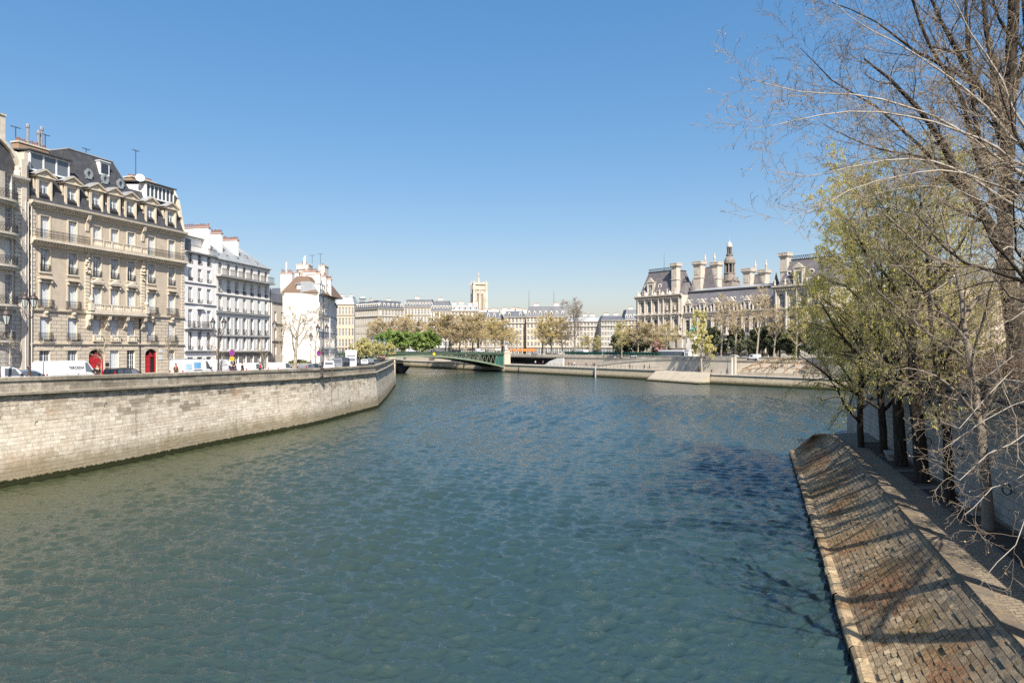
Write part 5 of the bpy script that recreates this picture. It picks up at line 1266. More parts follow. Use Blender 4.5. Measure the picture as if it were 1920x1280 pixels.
hdorm(74, .4, ZP+.3, 3.6, 6.2); hdorm(69.6, .9, ZP+.3, 1.9, 2.2, 0); hdorm(78.6, .9, ZP+.3, 1.9, 2.2, 0)
for u, y, zz in ((3.6, 2.2, 30.3), (11.2, 2.2, 30.3), (69.9, 2.0, 30.8), (78.2, 2.0, 30.8)): put('oculus_window', omm, r, (u, y, zz)).scale = (1.6, 1, 1.6)
s = MB()
for x in (0, 4, 8.6, 12.8, 16.5, 20.5): s.lathe([(.9, ZP+.2), (.8, ZP+.9), (.4, ZP+1.5), (.1, ZP+2)], x+1.4, .3, 8, 0)
s.build('parapet_ornament', HALLT, r)
# spire
dsp = 20; uu = 33.6
s = MB(); s.box(uu-4.6, uu+4.6, dsp-4.6, dsp+4.6, 17, 29.5); s.box(uu-5, uu+5, dsp-5, dsp+5, 29.3, 29.9)
s.lathe([(4.0, 29.9), (3.7, 32.5), (3.4, 35.6), (3.8, 35.8), (3.8, 36.4), (3.2, 36.5)], uu, dsp, 8, 0, ph=R(22.5))
for k in range(8):
    t = k*math.pi/4+R(22.5); s.lathe([(.5, 36.4), (.42, 41.8), (.6, 42.2)], uu+2.9*math.cos(t), dsp+2.9*math.sin(t), 6, 0)
    t += R(22.5); x_, y_ = uu+2.3*math.cos(t), dsp+2.3*math.sin(t)
s.lathe([(2.1, 36.4), (2.1, 42)], uu, dsp, 8, 1); s.lathe([(3.6, 42.), (3.8, 42.4), (3.8, 43.0), (3.4, 43.1), (3.3, 44), (2.6, 45.6), (1.7, 46.6), (2.2, 46.8), (2.4, 47.6), (1.5, 47.7)], uu, dsp, 12, 0)
for k in range(8):
    t = k*math.pi/4; s.lathe([(.26, 47.5), (.22, 51.6)], uu+1.45*math.cos(t), dsp+1.45*math.sin(t), 5, 0)
s.lathe([(.8, 47.5), (.8, 51.6)], uu, dsp, 8, 1); s.lathe([(1.9, 51.6), (2.0, 51.9), (1.8, 52), (1.7, 53), (1.2, 54.2), (.4, 54.9), (.2, 55.3), (.3, 55.7), (.1, 56), (.06, 58)], uu, dsp, 10, 2)
for k in range(8):
    t = k*math.pi/4+R(22.5); s.lathe([(.8, 29.9), (.5, 31.5), (.2, 33.2), (.05, 34)], uu+5.2*math.cos(t), dsp+5.2*math.sin(t), 6, 0)
sa = [29.4, 36.4, 42.2, 43.0, 46.6, 47.6, 51.6, 52, 54.9, 58]; sb = [31.5, 35.2, 39.2, 39.9, 42.3, 43.0, 46, 46.3, 48.2, 50.6]
s.v = [(uu+(x-uu)*.64, dsp+(y-dsp)*.64, float(np.interp(z_, sa, sb))) if z_ > 29.2 else (x, y, z_) for x, y, z_ in s.v]
s.build('clock_spire', [M('weathered spire stone', (.24, .21, .18), .85, .3, .8, .3, streak=.6), DARK, HALLT], r)
f = MB(); f.bar((0, 0, 0), (-1.2, 0, 3.2), .1, 0); f.quad((-.1, 0, .2), (-.9, .1, 2.4), (-1.1, .5, 2.3), (-.2, .6, 0), 1); f.quad((.0, .6, .0), (-1.1, .5, 2.3), (-.5, .9, 2.0), (.4, .9, .0), 2); f.quad((.4, .9, 0), (-.5, .9, 2.0), (.1, 1.2, 1.6), (.8, 1.2, -.1), 3)
f.build('flag', [IRON, M('flag blue', (.02, .05, .3), .7, 0), FRAME, M('flag red', (.5, .02, .03), .7, 0)], r, loc=(28.4, dsp-1, 34.2))
s = MB(); s.lathe([(.1, 0), (.03, 8)], 0, 0, 6); s.build('flag_mast', IRON, r, loc=(10.5, 6, 37))
for u_, zt in ((25.2, 31.5), (62.5, 31)):
    s = MB(); s.lathe([(1.3, 25.5), (1.2, 28), (.5, 30), (.3, zt), (.05, zt+1)], u_, 6, 8); s.build('turret', SLATE2, r)
# garden terrace balustrade in front of the hall
for (pa, pb, d0, d1, lb) in ((1322, 1378, 262, 246, 'pale stone balustrade on a low wall in front of the town hall'), (1180, 1300, 292, 268, 'long low balustrade wall of the garden left of the statue'), (1379, 1440, 246, 232, 'balustrade wall of the garden behind the parked white car')):
    a, b = G(pa, d0, 7.2), G(pb, d1, 7.2); L = (b-a).length
    o = thing('garden_wall', lb, 'wall', a, math.atan2(b.y-a.y, b.x-a.x)); s = MB(); s.box(0, L, 0, .5, 0, 1.7); s.box(-.1, L+.1, -.1, .6, 1.7, 1.9); s.build('wall', FARST, o)
    k = int(L/4)
    for i in range(k): put('balustrade', baluster_mesh(L/k-.1, 1.0, HALLT) if i == 0 else bm_, o, (L*(i+.5)/k, .25, 1.9)); bm_ = o.children[-1].data if i == 0 else bm_

# ================================================================ BRIDGE
A0 = Vector((-3.9, 311.5)); dv = Vector((.849, .528)).normalized(); LB = 86; org = A0-dv*LB
r = thing('arch_bridge', 'green iron arch bridge with lattice spandrels crossing the river', 'bridge', (org.x, org.y, 0), math.atan2(dv.y, dv.x))
def deckz(x): return 8.7+.35*(1-((x-LB/2)/(LB/2))**2)
def archb(x): t = (x-LB/2)/(LB/2); return 7.2-5.2*t*t*(1 if abs(t) < 1 else 1)
WB = 20
N = 40
def strip(yy, th, f0, f1, mi, s):
    for i in range(N):
        x0, x1 = LB*i/N, LB*(i+1)/N
        a = [(x0, yy, f0(x0)), (x1, yy, f0(x1)), (x1, yy, f1(x1)), (x0, yy, f1(x0))]; b = [(p[0], p[1]+th, p[2]) for p in a]
        s.quad(*a, mi); s.quad(b[1], b[0], b[3], b[2], mi); s.quad(a[0], b[0], b[1], a[1], mi); s.quad(a[3], a[2], b[2], b[3], mi)
s = MB(); strip(0, WB, lambda x: deckz(x)-.25, deckz, 0, s); strip(-.25, .3, lambda x: deckz(x)-.95, lambda x: deckz(x)+.1, 1, s); strip(WB-.05, .3, lambda x: deckz(x)-.95, lambda x: deckz(x)+.1, 1, s)
s.build('deck', [ASPH, TEAL], r)
for k, y in enumerate((-.1, 4.8, 9.8, 14.8, 19.4)):
    s = MB(); strip(y, .5, archb, lambda x: archb(x)+.75, 0, s); s.build('arch_rib', [TEALL if k == 0 else TEAL], r)
s = MB(); strip(.3, WB-.8, lambda x: archb(x)+.3, lambda x: archb(x)+.42, 0, s); s.build('arch_soffit', TEAL, r)
s = MB()
for y in (.0, WB-.5):
    for sg in (0, 1):
        x = 2.2
        while x < 30:
            X0, X1 = (x, x+1.1) if not sg else (LB-x, LB-x-1.1)
            if deckz(X0)-.9-(archb(X0)+.7) > .35:
                s.bar((X0, y+.15, archb(X0)+.6), (X1, y+.15, deckz(X1)-.8), .16); s.bar((X1, y+.18, deckz(X1)-.8), ((X0+2*(X1-X0)), y+.18, archb(X0+2*(X1-X0))+.6), .16)
            x += 2.2
s.build('spandrel_lattice', TEALL, r)
for sg in (0, 1):
    s = MB(); a, b = (LB-4.2, LB) if sg else (0, 4.2); s.box(a, b, .25, .4, 3.0, 7.5)
    s.build('spandrel_panel', M('bright green panel', (.02, .10, .08), .5, .2), r)
s = MB()
for y in (-.1, WB+.1):
    for i in range(172):
        x = i*.5+.2; s.box(x-.02, x+.02, y-.02, y+.02, deckz(x), deckz(x)+1.0)
    for i in range(40):
        x0, x1 = LB*i/40, LB*(i+1)/40
        for h in (.3, 1.0): s.bar((x0, y, deckz(x0)+h), (x1, y, deckz(x1)+h), .08)
s.build('railing', TEAL, r)
s = MB(); s.box(LB/2-1.0+6, LB/2+1.0+6, -.45, -.27, 7.9, 9.0); 
T = Matrix.Translation((LB/2+8, -.4, 8.35)) @ Matrix.Rotation(R(45), 4, 'Y'); s = MB(); s.box(-.55, .55, -.06, .06, -.55, .55, 0, T); s.build('navigation_sign', M('sign yellow', (.75, .50, .03), .5, .05), r)
for x0, x1, nm in ((LB, LB+3.2, 'right'), (-3, 0, 'left')):
    s = MB(); s.box(x0, x1, -.9, WB+.9, -1, 8.6); s.box(x0-.2, x1+.2, -1.1, WB+1.1, 8.6, 9.0); s.box(x0+.3, x1-.3, -.8, .6, 9.0, 10.2); s.box(x0+.1, x1-.1, -1., .8, 10.2, 10.4); s.build('abutment', FARST, r)
s = MB(); s.prism([(0, -1), (3.4, -1), (3.4, 8.2), (1.2, 8.2), (0, 3)], 'x', 2, 4)
# moored barge
a = G(772, 301, 0); r = thing('barge', 'dark blue barge moored under the bridge', 'barge', (a.x-5.2, a.y, 0), R(118))
s = MB(); hull = []
st = [(-2.6, 0), (-2.3, 1.2), (0, 2.4), (3, 2.6), (30, 2.6), (36, 1.6), (38, .2)]
for (x0, w0), (x1, w1) in zip(st, st[1:]):
    z0, z1 = 2.9, 2.9
    for sg in (-1, 1): s.quad((x0, sg*w0*.9, -.5), (x1, sg*w1*.9, -.5), (x1, sg*w1*2, z1), (x0, sg*w0*2, z0), 0)
    s.quad((x0, -w0*2, z0), (x1, -w1*2, z1), (x1, w1*2, z1), (x0, w0*2, z0), 1)
s.build('hull', [M('navy hull', (.012, .016, .035), .4, .2, .5), M('barge deck', (.08, .08, .09))], r)
s = MB(); s.box(4, 20, -3.0, 3.0, 2.9, 4.0); s.box(3.6, 20.4, -3.3, 3.3, 4.0, 4.15); s.build('cabin', M('barge cabin', (.03, .035, .06), .4), r)
s = MB(); 
for x in range(0, 30, 3): s.box(x, x+.06, -4.6, -4.54, 2.9, 3.8); s.box(x, x+3, -4.6, -4.56, 3.75, 3.8)
s.build('railing', STEEL, r)
# ================================================================ VEHICLES
def vehicle_mesh(st, glass, nm='body', col=None, hw=.9):
    """st: (x, bottom, belt, top, half width, half width at roof)"""
    b = MB(); rings = []
    for x, zb, zm, zt, w, wt in st:
        rings.append([(x, -w*.9, zb), (x, -w, zb+.22), (x, -w, zm), (x, -wt, zt-.04), (x, -wt*.82, zt), (x, wt*.82, zt), (x, wt, zt-.04), (x, w, zm), (x, w, zb+.22), (x, w*.9, zb)])
    n = 0
    for r_ in rings: b.v += r_
    k = 10
    for i in range(len(rings)-1):
        for j in range(k):
            j2 = (j+1) % k; b.f.append((i*k+j, (i+1)*k+j, (i+1)*k+j2, i*k+j2)); b.m.append(0)
    b.f.append(tuple(range(k))); b.m.append(0); b.f.append(tuple((len(rings)-1)*k+j for j in reversed(range(k)))); b.m.append(0)
    return b
def ipt(st, x):
    xs = [s[0] for s in st]; return [float(np.interp(x, xs, [s[i] for s in st])) for i in range(1, 6)]
def side_glass(st, x0, x1, x2, x3, t0=.08, t1=.9, sgs=(-1, 1)):
    """four-cornered side window: bottom x0..x1, top x2..x3"""
    g = MB()
    for sg in sgs:
        def q(x, t):
            zb, zm, zt, w, wt = ipt(st, x); return (x, sg*(w+(wt-w)*t+.012), zm+(zt-.04-zm)*t)
        p = [q(x0, t0), q(x1, t0), q(x3, t1), q(x2, t1)]
        g.quad(*(p if sg < 0 else p[::-1]))
    return g
def cross_glass(st, xa, xb, t0=.12, t1=.92):
    g = MB()
    za, zb_ = ipt(st, xa), ipt(st, xb)
    def q(t, sg):
        x = xa+(xb-xa)*t; z0 = za[2] if True else 0; z = za[2]+(zb_[2]-za[2])*t; w = (za[4]+(zb_[4]-za[4])*t)*.84
        return (x, sg*w, z)
    dx = .012 if xb < xa else -.012
    p = [q(t0, -1), q(t0, 1), q(t1, 1), q(t1, -1)]; g.quad(*[(x+dx, y, z+.012) for x, y, z in p]); return g
WH = {}
def wheel(parent, x, y, r=.32):
    if r not in WH:
        t = MB(); t.lathe([(r*.62, -.1), (r*.95, -.1), (r, -.06), (r, .06), (r*.95, .1), (r*.62, .1)], 0, 0, 18)
        q = MB(); q.lathe([(.04, -.085), (r*.62, -.06), (r*.62, .06), (.04, .085)], 0, 0, 10)
        WH[r] = (t.mesh('wheel', TYRE), q.mesh('rim', STEEL))
    o = put('wheel', WH[r][0], parent, (x, y, r)); o.rotation_euler[0] = R(90); put('rim', WH[r][1], o)
REDL = M('red tail light', (.35, .01, .01), .3, 0); CLR = M('headlight lens', (.6, .62, .65), .15, 0)
KINDS = {
 'van': dict(st=[(-2.75, .45, 1.15, 2.2, .93, .88), (-2.6, .35, 1.15, 2.28, .98, .9), (1.05, .3, 1.2, 2.28, .98, .88), (1.35, .3, 1.2, 2.15, .98, .85), (2.0, .3, 1.12, 1.35, .97, .86), (2.55, .32, .85, 1.05, .92, .8), (2.72, .4, .7, .85, .8, .7)], wh=(-1.9, 1.85), sg=[(.95, 1.8, .95, 1.25)], ws=(2.0, 1.35)),
 'smallvan': dict(st=[(-2.1, .4, 1.0, 1.7, .84, .78), (-2.0, .32, 1.0, 1.8, .88, .8), (.35, .28, 1.02, 1.82, .88, .78), (.75, .28, 1.02, 1.7, .88, .76), (1.35, .28, .98, 1.12, .87, .76), (2.0, .3, .75, .92, .82, .7), (2.15, .38, .62, .75, .7, .62)], wh=(-1.4, 1.35), sg=[(-.35, .98, -.3, .55)], ws=(1.35, .75)),
 'car': dict(st=[(-2.15, .42, .8, .95, .78, .7), (-2.0, .3, .85, 1.05, .84, .7), (-1.6, .28, .88, 1.38, .86, .68), (.1, .26, .88, 1.46, .87, .68), (.5, .26, .88, 1.36, .87, .68), (1.15, .26, .86, .96, .86, .74), (1.9, .3, .7, .82, .8, .68), (2.1, .38, .58, .68, .7, .6)], wh=(-1.35, 1.35), sg=[(-1.55, -.5, -1.3, -.45), (-.42, .75, -.38, .35)], ws=(1.15, .5)),
 'estate': dict(st=[(-2.2, .42, .85, 1.1, .8, .7), (-2.1, .3, .88, 1.45, .85, .7), (-1.7, .28, .9, 1.52, .87, .7), (.1, .26, .9, 1.54, .87, .7), (.5, .26, .9, 1.42, .87, .7), (1.15, .26, .88, .98, .86, .74), (1.95, .3, .72, .84, .8, .68), (2.15, .38, .58, .68, .7, .6)], wh=(-1.4, 1.38), sg=[(-1.95, -1.25, -1.85, -1.2), (-1.15, -.3, -1.1, -.28), (-.22, .78, -.2, .36)], ws=(1.15, .5)),
}
def vehicle(kind, paint, label, cat, loc, ang, group, extra=None, name=None):
    K = KINDS[kind]; st = K['st']
    v = thing(name or ('parked_van' if 'van' in kind else 'parked_car'), label, cat, loc, ang, group)
    bd = vehicle_mesh(st, None).build('body', paint, v, smooth=False)
    for w in K['sg']:
        for sg in (-1, 1): side_glass(st, *w, sgs=(sg,)).build('side_window', GLASS, v)
    cross_glass(st, *K['ws']).build('windscreen', GLASS, v)
    for x in K['wh']:
        for y in (-1, 1): wheel(v, x, y*(st[2][4]-.07))
    f = st[-2]; 
    for y in (-1, 1):
        q = MB(); q.box(f[0]-.1, f[0]+.09, y*f[4]*.78-.12, y*f[4]*.78+.12, f[2]-.12, f[2]+.02); q.build('headlight', CLR, v)
        q = MB(); q.box(st[0][0]-.03, st[0][0]+.05, y*st[0][4]*.9-.08, y*st[0][4]*.9+.08, .85, 1.2); q.build('tail_light', REDL, v)
    q = MB(); q.box(f[0], st[-1][0]+.06, -st[-1][4], st[-1][4], .32, .5); q.build('bumper', TYRE, v)
    for y in (-1, 1):
        q = MB(); q.box(-.06, .06, -.1, .1, -.08, .1); q.build('wing_mirror', TYRE, v, loc=(K['ws'][0]-.35, y*(st[3][4]+.08), st[3][2]+.12))
    tr = MB(); hw_ = st[2][4]
    for y in (-1, 1):
        a, b = sorted((y*(hw_+.004), y*(hw_-.02)))
        tr.box(K['wh'][0]+.45, K['wh'][1]-.45, a, b, .30, .42)
        for x in ((-.9, .25, 1.0) if 'van' in kind else (-.5, .5)): tr.box(x-.008, x+.008, a, b, .5, st[3][2])
        tr.box(.1, .24, a-.01, b+.01, st[3][2]-.16, st[3][2]-.12)
    tr.build('side_trim', TYRE, v)
    if extra: extra(v, st)
    return v
GV = 'vehicles parked along the left bank parapet'
BLUEG = M('grey blue car paint', (.20, .27, .38), .3, .05, .5, spec=.6); BLACKP = M('black car paint', (.015, .017, .02), .2, .05, .5, spec=.6)
GREYP = M('grey car paint', (.17, .18, .19), .3, .05, .5, spec=.6)
_wy = [q[1] for q in LP]+[q[1] for q in LP2[1:]]; _wx = [q[0] for q in LP]+[q[0] for q in LP2[1:]]
def inl(px, off):
    "distance at which the sight line of a column is off metres inland of the wall"
    d = 45.
    while d < 200 and (px-960)/F*d > np.interp(d, _wy, _wx)-off: d += .1
    return d
def pos(px, d, up=0, off=None):
    if off: d = inl(px, off)
    return Vector(((px-960)/F*d, d, float(zroad(d))+up))
def along(d): 
    i = max(0, min(len(LP)-2, next((k for k in range(len(LP)) if LP[k][1] > d), len(LP)-1)-1)); a, b = LP[i], LP[i+1]
    return math.atan2(b[1]-a[1], b[0]-a[0])
def text(body, mat, size, parent, loc, rot, ext=.004, name='lettering'):
    c = bpy.data.curves.new(name, 'FONT'); c.body = body; c.size = size; c.extrude = ext; c.materials.append(mat)
    o = bpy.data.objects.new(name, c); COL.objects.link(o); me = bpy.data.meshes.new_from_object(o.evaluated_get(bpy.context.evaluated_depsgraph_get()))
    bpy.data.objects.remove(o); o = put(name, me, parent, loc); o.rotation_euler = rot; return o
def hazard(v, st):
    s = MB()
    for i in range(10):
        x = -2.6+i*.38; s.poly([(x, -.995, .62), (x+.2, -.995, .62), (x+.34, -.995, .86), (x+.14, -.995, .86)], i % 2 if i < 6 else 0)
    for i in range(6): s.poly([(1.3+i*.2, -.995, .55), (1.4+i*.2, -.995, .55), (1.48+i*.2, -.993, .66), (1.38+i*.2, -.993, .66)], 1)
    s.build('hazard_stripes', [REDL, BLACKP], v)
    text('TERCEDIA', BLACKP, .34, v, (-.75, -.965, 1.55), (R(86), 0, 0))
def boxpic(v, st):
    s = MB()
    for x0, x1, z0, z1, m in ((-2.4, -1.5, 1.25, 1.85, 0), (-1.1, .0, 1.35, 2.0, 1), (-1.0, -.5, 1.4, 1.7, 0)): s.quad((x0, -.985, z0), (x1, -.985, z0), (x1, -.955, z1), (x0, -.955, z1), m)
    s.box(-1.1, .1, -1.0, -.97, 1.1, 1.17, 2); s.build('side_picture', [M('pale blue picture', (.45, .66, .78), .5, .15, 2), M('blue picture', (.16, .42, .68), .5, .2, 2), BLACKP], v)
    s = MB()
    for x in (-2.2, -1.1, 0, .9): s.box(x-.03, x+.03, -.8, .8, 2.33, 2.38)
    for y in (-.75, .75): s.box(-2.4, 1.1, y-.03, y+.03, 2.38, 2.42)
    s.build('roof_rack', STEEL, v)
flip = math.pi
for px, d, kind, paint, lb, cat, ex, fl in (
    (3, 54.6, 'smallvan', WHITEP, 'white car nose cut by the left edge behind the stone parapet', 'car', None, 0),
    (50, 59.2, 'estate', BLUEG, 'grey blue estate car parked behind the parapet below the left house', 'car', None, 0),
    (128, 62.5, 'van', WHITEP, 'white van with black lettering and red hazard stripes along its side', 'van', hazard, 0),
    (237, 69.6, 'estate', BLACKP, 'black estate car roof showing above the parapet between the red doors', 'car', None, 0),
    (363, 76.6, 'van', WHITEP, 'white van with blue pictures on its side and a roof rack', 'van', boxpic, 0),
    (411, 82.5, 'van', WHITEP, 'plain white van parked just right of the van with blue pictures', 'van', None, 0),
    (473, 88.5, 'smallvan', WHITEP, 'small plain white van in front of the long white house', 'van', None, 0),
    (528, 98.5, 'smallvan', WHITEP, 'small white van beside the clipped hedge and the bare tree', 'van', None, 0),
    (577, 108.5, 'car', GREYP, 'low grey car parked right of the clipped hedge', 'car', None, 0),
    (588, 113, 'car', BLACKP, 'black car parked next to the low grey car by the tree trunks', 'car', None, 0),
    (617, 112, 'smallvan', WHITEP, 'small white van right of the double street lamp', 'van', None, flip),
    (632, 122, 'van', GREYP, 'dark grey van behind the small white van on the quay road', 'van', None, flip),
    (646, 129, 'van', BLACKP, 'black van facing the camera on the busy quay road', 'van', None, flip),
    (659, 137, 'van', WHITEP, 'white van farther down the busy quay road', 'van', None, flip),
    (668, 146, 'car', BLACKP, 'black car behind the white van down the quay road', 'car', None, flip),
    (683, 158, 'car', WHITEP, 'white car near the bridge end of the quay road', 'car', None, flip),
    (694, 170, 'car', GREYP, 'grey car near the bridge end of the left quay road', 'car', None, flip)):
    p = pos(px, d, .02, 3.5 if px < 550 else None); a = along(min(p.y, 118)) if px < 600 else R(104)
    vehicle(kind, paint, lb, cat, p, a+fl, GV, ex)
# lorry down the road
q = thing('lorry', 'white box lorry standing tall on the left quay road near the bridge', 'lorry', pos(658, 150), R(104)+flip)
s = MB(); s.box(-3.4, 1.6, -1.15, 1.15, .9, 3.6); s.build('cargo_box', WHITEP, q)
s = MB(); s.frustum(1.8, 3.6, -1.1, 1.1, .6, 1.8, 3.2, -1.0, 1.0, 2.9); s.build('cab', WHITEP, q)
s = MB(); s.box(3.42, 3.5, -.9, .9, 1.7, 2.5); s.build('windscreen', GLASS, q)
for x in (-2.4, 2.6):
    for y in (-1, 1): wheel(q, x, y, .45)
# right bank vehicles
GR = 'vehicles on the right bank road'
def rpos(px, d): return G(px, d, 7.22)
AR = R(180-57)
for px, d, kind, paint, lb, cat in (
    (1374, 219, 'car', M('pale teal paint', (.25, .42, .45), .3, .05), 'pale teal car passing below the town hall balustrade', 'car'),
    (1397, 214, 'car', BLACKP, 'black car in front of the white van below the town hall', 'car'),
    (1413, 210, 'smallvan', WHITEP, 'white small van beside the tall plane tree trunk', 'van'),
    (1001, 331, 'car', GREYP, 'grey car on the road just right of the bridge head', 'car'),
    (1028, 318, 'car', BLACKP, 'black car on the road left of the market boxes', 'car'),
    (1040, 316, 'car', WHITEP, 'white car behind the left end of the green boxes', 'car'),
    (1154, 268, 'car', WHITEP, 'white car among the green boxes below the dark evergreen', 'car'),
    (1190, 258, 'smallvan', WHITEP, 'white van standing behind the long row of green boxes', 'van')):
    vehicle(kind, paint, lb, cat, rpos(px, d), AR, GR)
for px, d, lb, t in ((1262, 243, 'white roofed blue bus standing below the town hall', 0), (1087, 294, 'glass sided tour bus behind the green boxes', 1)):
    q = thing('bus', lb, 'bus', rpos(px, d), AR, 'buses on the right bank road'); L2 = 5.8 if not t else 4.2
    s = MB(); s.box(-L2, L2, -1.25, 1.25, .35, 1.2, 0); s.box(-L2+.1, L2-.1, -1.2, 1.2, 1.2, 2.5, 1); s.box(-L2, L2, -1.25, 1.25, 2.5, 3.0, 2)
    for k in range(9): x = -L2+k*L2/4; s.box(x-.06, x+.06, -1.26, 1.26, 1.2, 2.5, 2 if t else 0)
    s.build('body', [M('bus blue', (.03, .10, .18) , .35, .05) if not t else GREENBOX, GLASS, WHITEP], q)
    for x in (-L2+1.6, L2-1.6):
        for y in (-1.1, 1.1): wheel(q, x, y, .45)
# cars on the bridge
ba = math.atan2(dv.y, dv.x)
for k, (t, kind, paint, lb) in enumerate(((10, 'smallvan', WHITEP, 'white van crossing the bridge near its right end'), (22, 'car', BLACKP, 'black car crossing the bridge in front of the plane trees'), (30, 'car', GREYP, 'grey car in the middle of the bridge deck'), (44, 'car', WHITEP, 'white car on the left half of the bridge deck'))):
    p = A0-dv*t+Vector((-dv.y, dv.x))*4; vehicle(kind, paint, lb, 'van' if 'van' in kind else 'car', (p.x, p.y, deckz(LB-t)+.02), ba, 'vehicles on the bridge')
# market boxes on the parapet
bx = MB(); bx.box(-1, 1, -.35, .35, 0, .35, 0); bx.prism([(-.42, .35), (.4, .35), (.35, .6), (-.3, .55)], 'x', -1.02, 1.02); bx.box(-.9, -.8, -.3, .3, -.1, 0); bx.box(.8, .9, -.3, .3, -.1, 0)
bxo = bx.mesh('book_box', GREENBOX); n = 0
C2 = [Vector(p) for p in RQ[:6]]
first = None
names = ['first', 'second']
def rq_at(px):
    s_ = (px-960)/F
    for a, b in zip(C2, C2[1:]):
        fa, fb = a.x-s_*a.y, b.x-s_*b.y
        if fa*fb <= 0: return a.lerp(b, fa/(fa-fb)), math.atan2(b.y-a.y, b.x-a.x)
    return None
_ord = 'first second third fourth fifth sixth seventh eighth ninth tenth eleventh twelfth thirteenth fourteenth fifteenth sixteenth seventeenth eighteenth'.split()
def _bl(n, px):
    side = 'run beside the glass bus' if px < 1130 else 'run below the dark evergreens'; k = n if px < 1130 else n-13
    return 'green box, %s from the left in the %s' % (_ord[k], side) if k else 'green box at the left end of the %s' % side
for px in list(np.arange(1062, 1128, 5.2))+list(np.arange(1134, 1234, 6.2)):
    q = rq_at(px)
    if q:
        p, a = q; nrm = Vector((math.sin(a), -math.cos(a))); p = p+nrm*.3
        o = put('bookseller_box', bxo, None, (p.x, p.y, 8.36), a, label=_bl(n, px), category='box'); n += 1; o['group'] = 'green bookseller boxes on the parapet'; o.scale = (1, 1, 1.7)
# ================================================================ LAMPS AND SIGNS
LAMPG = M('lantern glass', (.45, .5, .5), .2, .1, 2); LIRON = M('lamp post iron', (.06, .045, .04), .5, .2, 2)
def lamp(label, loc, H, n=2, rz=0, s_=1., mat=None, group='street lamps with glass lanterns', spread=.62):
    mat = mat or LIRON; o = thing('street_lamp', label, 'street lamp', loc, rz, group)
    p = MB(); hh = H-1.35*s_
    p.box(-.28, .28, -.28, .28, 0, .35); p.lathe([(.24, .35), (.2, .5), (.24, .8), (.13, 1.0), (.11, 1.6), (.14, 1.7), (.08, 1.8), (.06, hh-.7), (.09, hh-.6), (.06, hh-.5), (.05, hh)], 0, 0, 8)
    pts = [(-spread, 0), (spread, 0)][:n] if n == 2 else [(0, 0)] if n == 1 else [(-spread, 0), (spread, 0), (0, 0)]
    for x, y in pts:
        if x: p.tube([(0, 0, hh-.9), (x*.5, 0, hh-.85), (x, 0, hh-.5), (x, 0, hh)], .04, 5)
    p.build('post', mat, o)
    for i, (x, y) in enumerate(pts):
        z0 = hh+(.7 if n == 3 and x == 0 else 0)
        l = MB(); l.lathe([(.05, 0), (.14, .05)], 0, 0, 8); l.lathe([(.30*s_, .72*s_), (.34*s_, .76*s_), (.20*s_, .98*s_), (.10*s_, 1.05*s_), (.12*s_, 1.12*s_), (.02, 1.35*s_)], 0, 0, 8)
        for k in range(6):
            t = k*math.pi/3; l.bar((.14*math.cos(t), .14*math.sin(t), .05), (.29*s_*math.cos(t), .29*s_*math.sin(t), .74*s_), .03)
        ll = l.build('lantern', mat, o, loc=(x, y, z0)); g_ = MB(); g_.lathe([(.12, .06), (.27*s_, .72*s_)], 0, 0, 6); g_.build('lantern_glass', LAMPG, ll)
    return o
def lp_(px, d, z=None):
    if px < 450: d = inl(px, 1.5)
    return G(px, d, float(zroad(d))+.12 if z is None else z)
lamp('brown double street lamp behind the parapet in front of the narrow white house', lp_(409.5, 80.5), 7.2, 2, R(8))
lamp('double street lamp beside the bare trees by the gabled house', lp_(604, 99), 7.3, 2, R(15))
lamp('ornate street lamp standing against the edge of the beige house', lp_(55, 58.2), 8.0, 2, R(0), 1.0, spread=.36)
lamp('street lamp with a large lantern at the left edge of the picture', lp_(-2, 56), 6.6, 2, R(0), 1.1)
lamp('single street lamp in front of the gabled house', lp_(583, 128), 7.0, 1, 0, 1.3)
lamp('single street lamp at the corner of the side street', lp_(515, 124), 9.2, 1, 0, 1.3)
for px, d, zz, lb in ((699, 185, 13.9, 'tall street lamp at the left end of the green trees'), (711, 196, 13.4, 'left one of two slim lamps at the bridge approach'), (720.5, 197, 13.4, 'right one of two slim lamps at the bridge approach')): lamp(lb, G(px, d, 6.95), zz-6.95+.6, 1, 0, 1.7, M('lamp green', (.04, .08, .07), .5))
for px, d, ht, lb in ((1157, 262, 9., 'thin green lamp post standing at the ramp wall'), (1286, 232, 8, 'pale lamp post beside the blue bus'), (1247, 250, 8, 'pale thin lamp post in front of the blue bus'), (1364, 205, 5.5, 'dark lamp post at the corner of the ramp wall'), (1399, 220, 8.5, 'dark lamp post in front of the balustrade'), (1284.5, 223, 9, 'thin post rising from the low quay terrace')):
    lamp(lb, G(px, d, 7.2 if ht > 6 and '1284' not in str(px) else 3.4), ht, 1, 0, .8, M('lamp green', (.04, .08, .07), .5) if ht < 8 or px == 1157 else STEEL, 'lamp posts of the right bank')
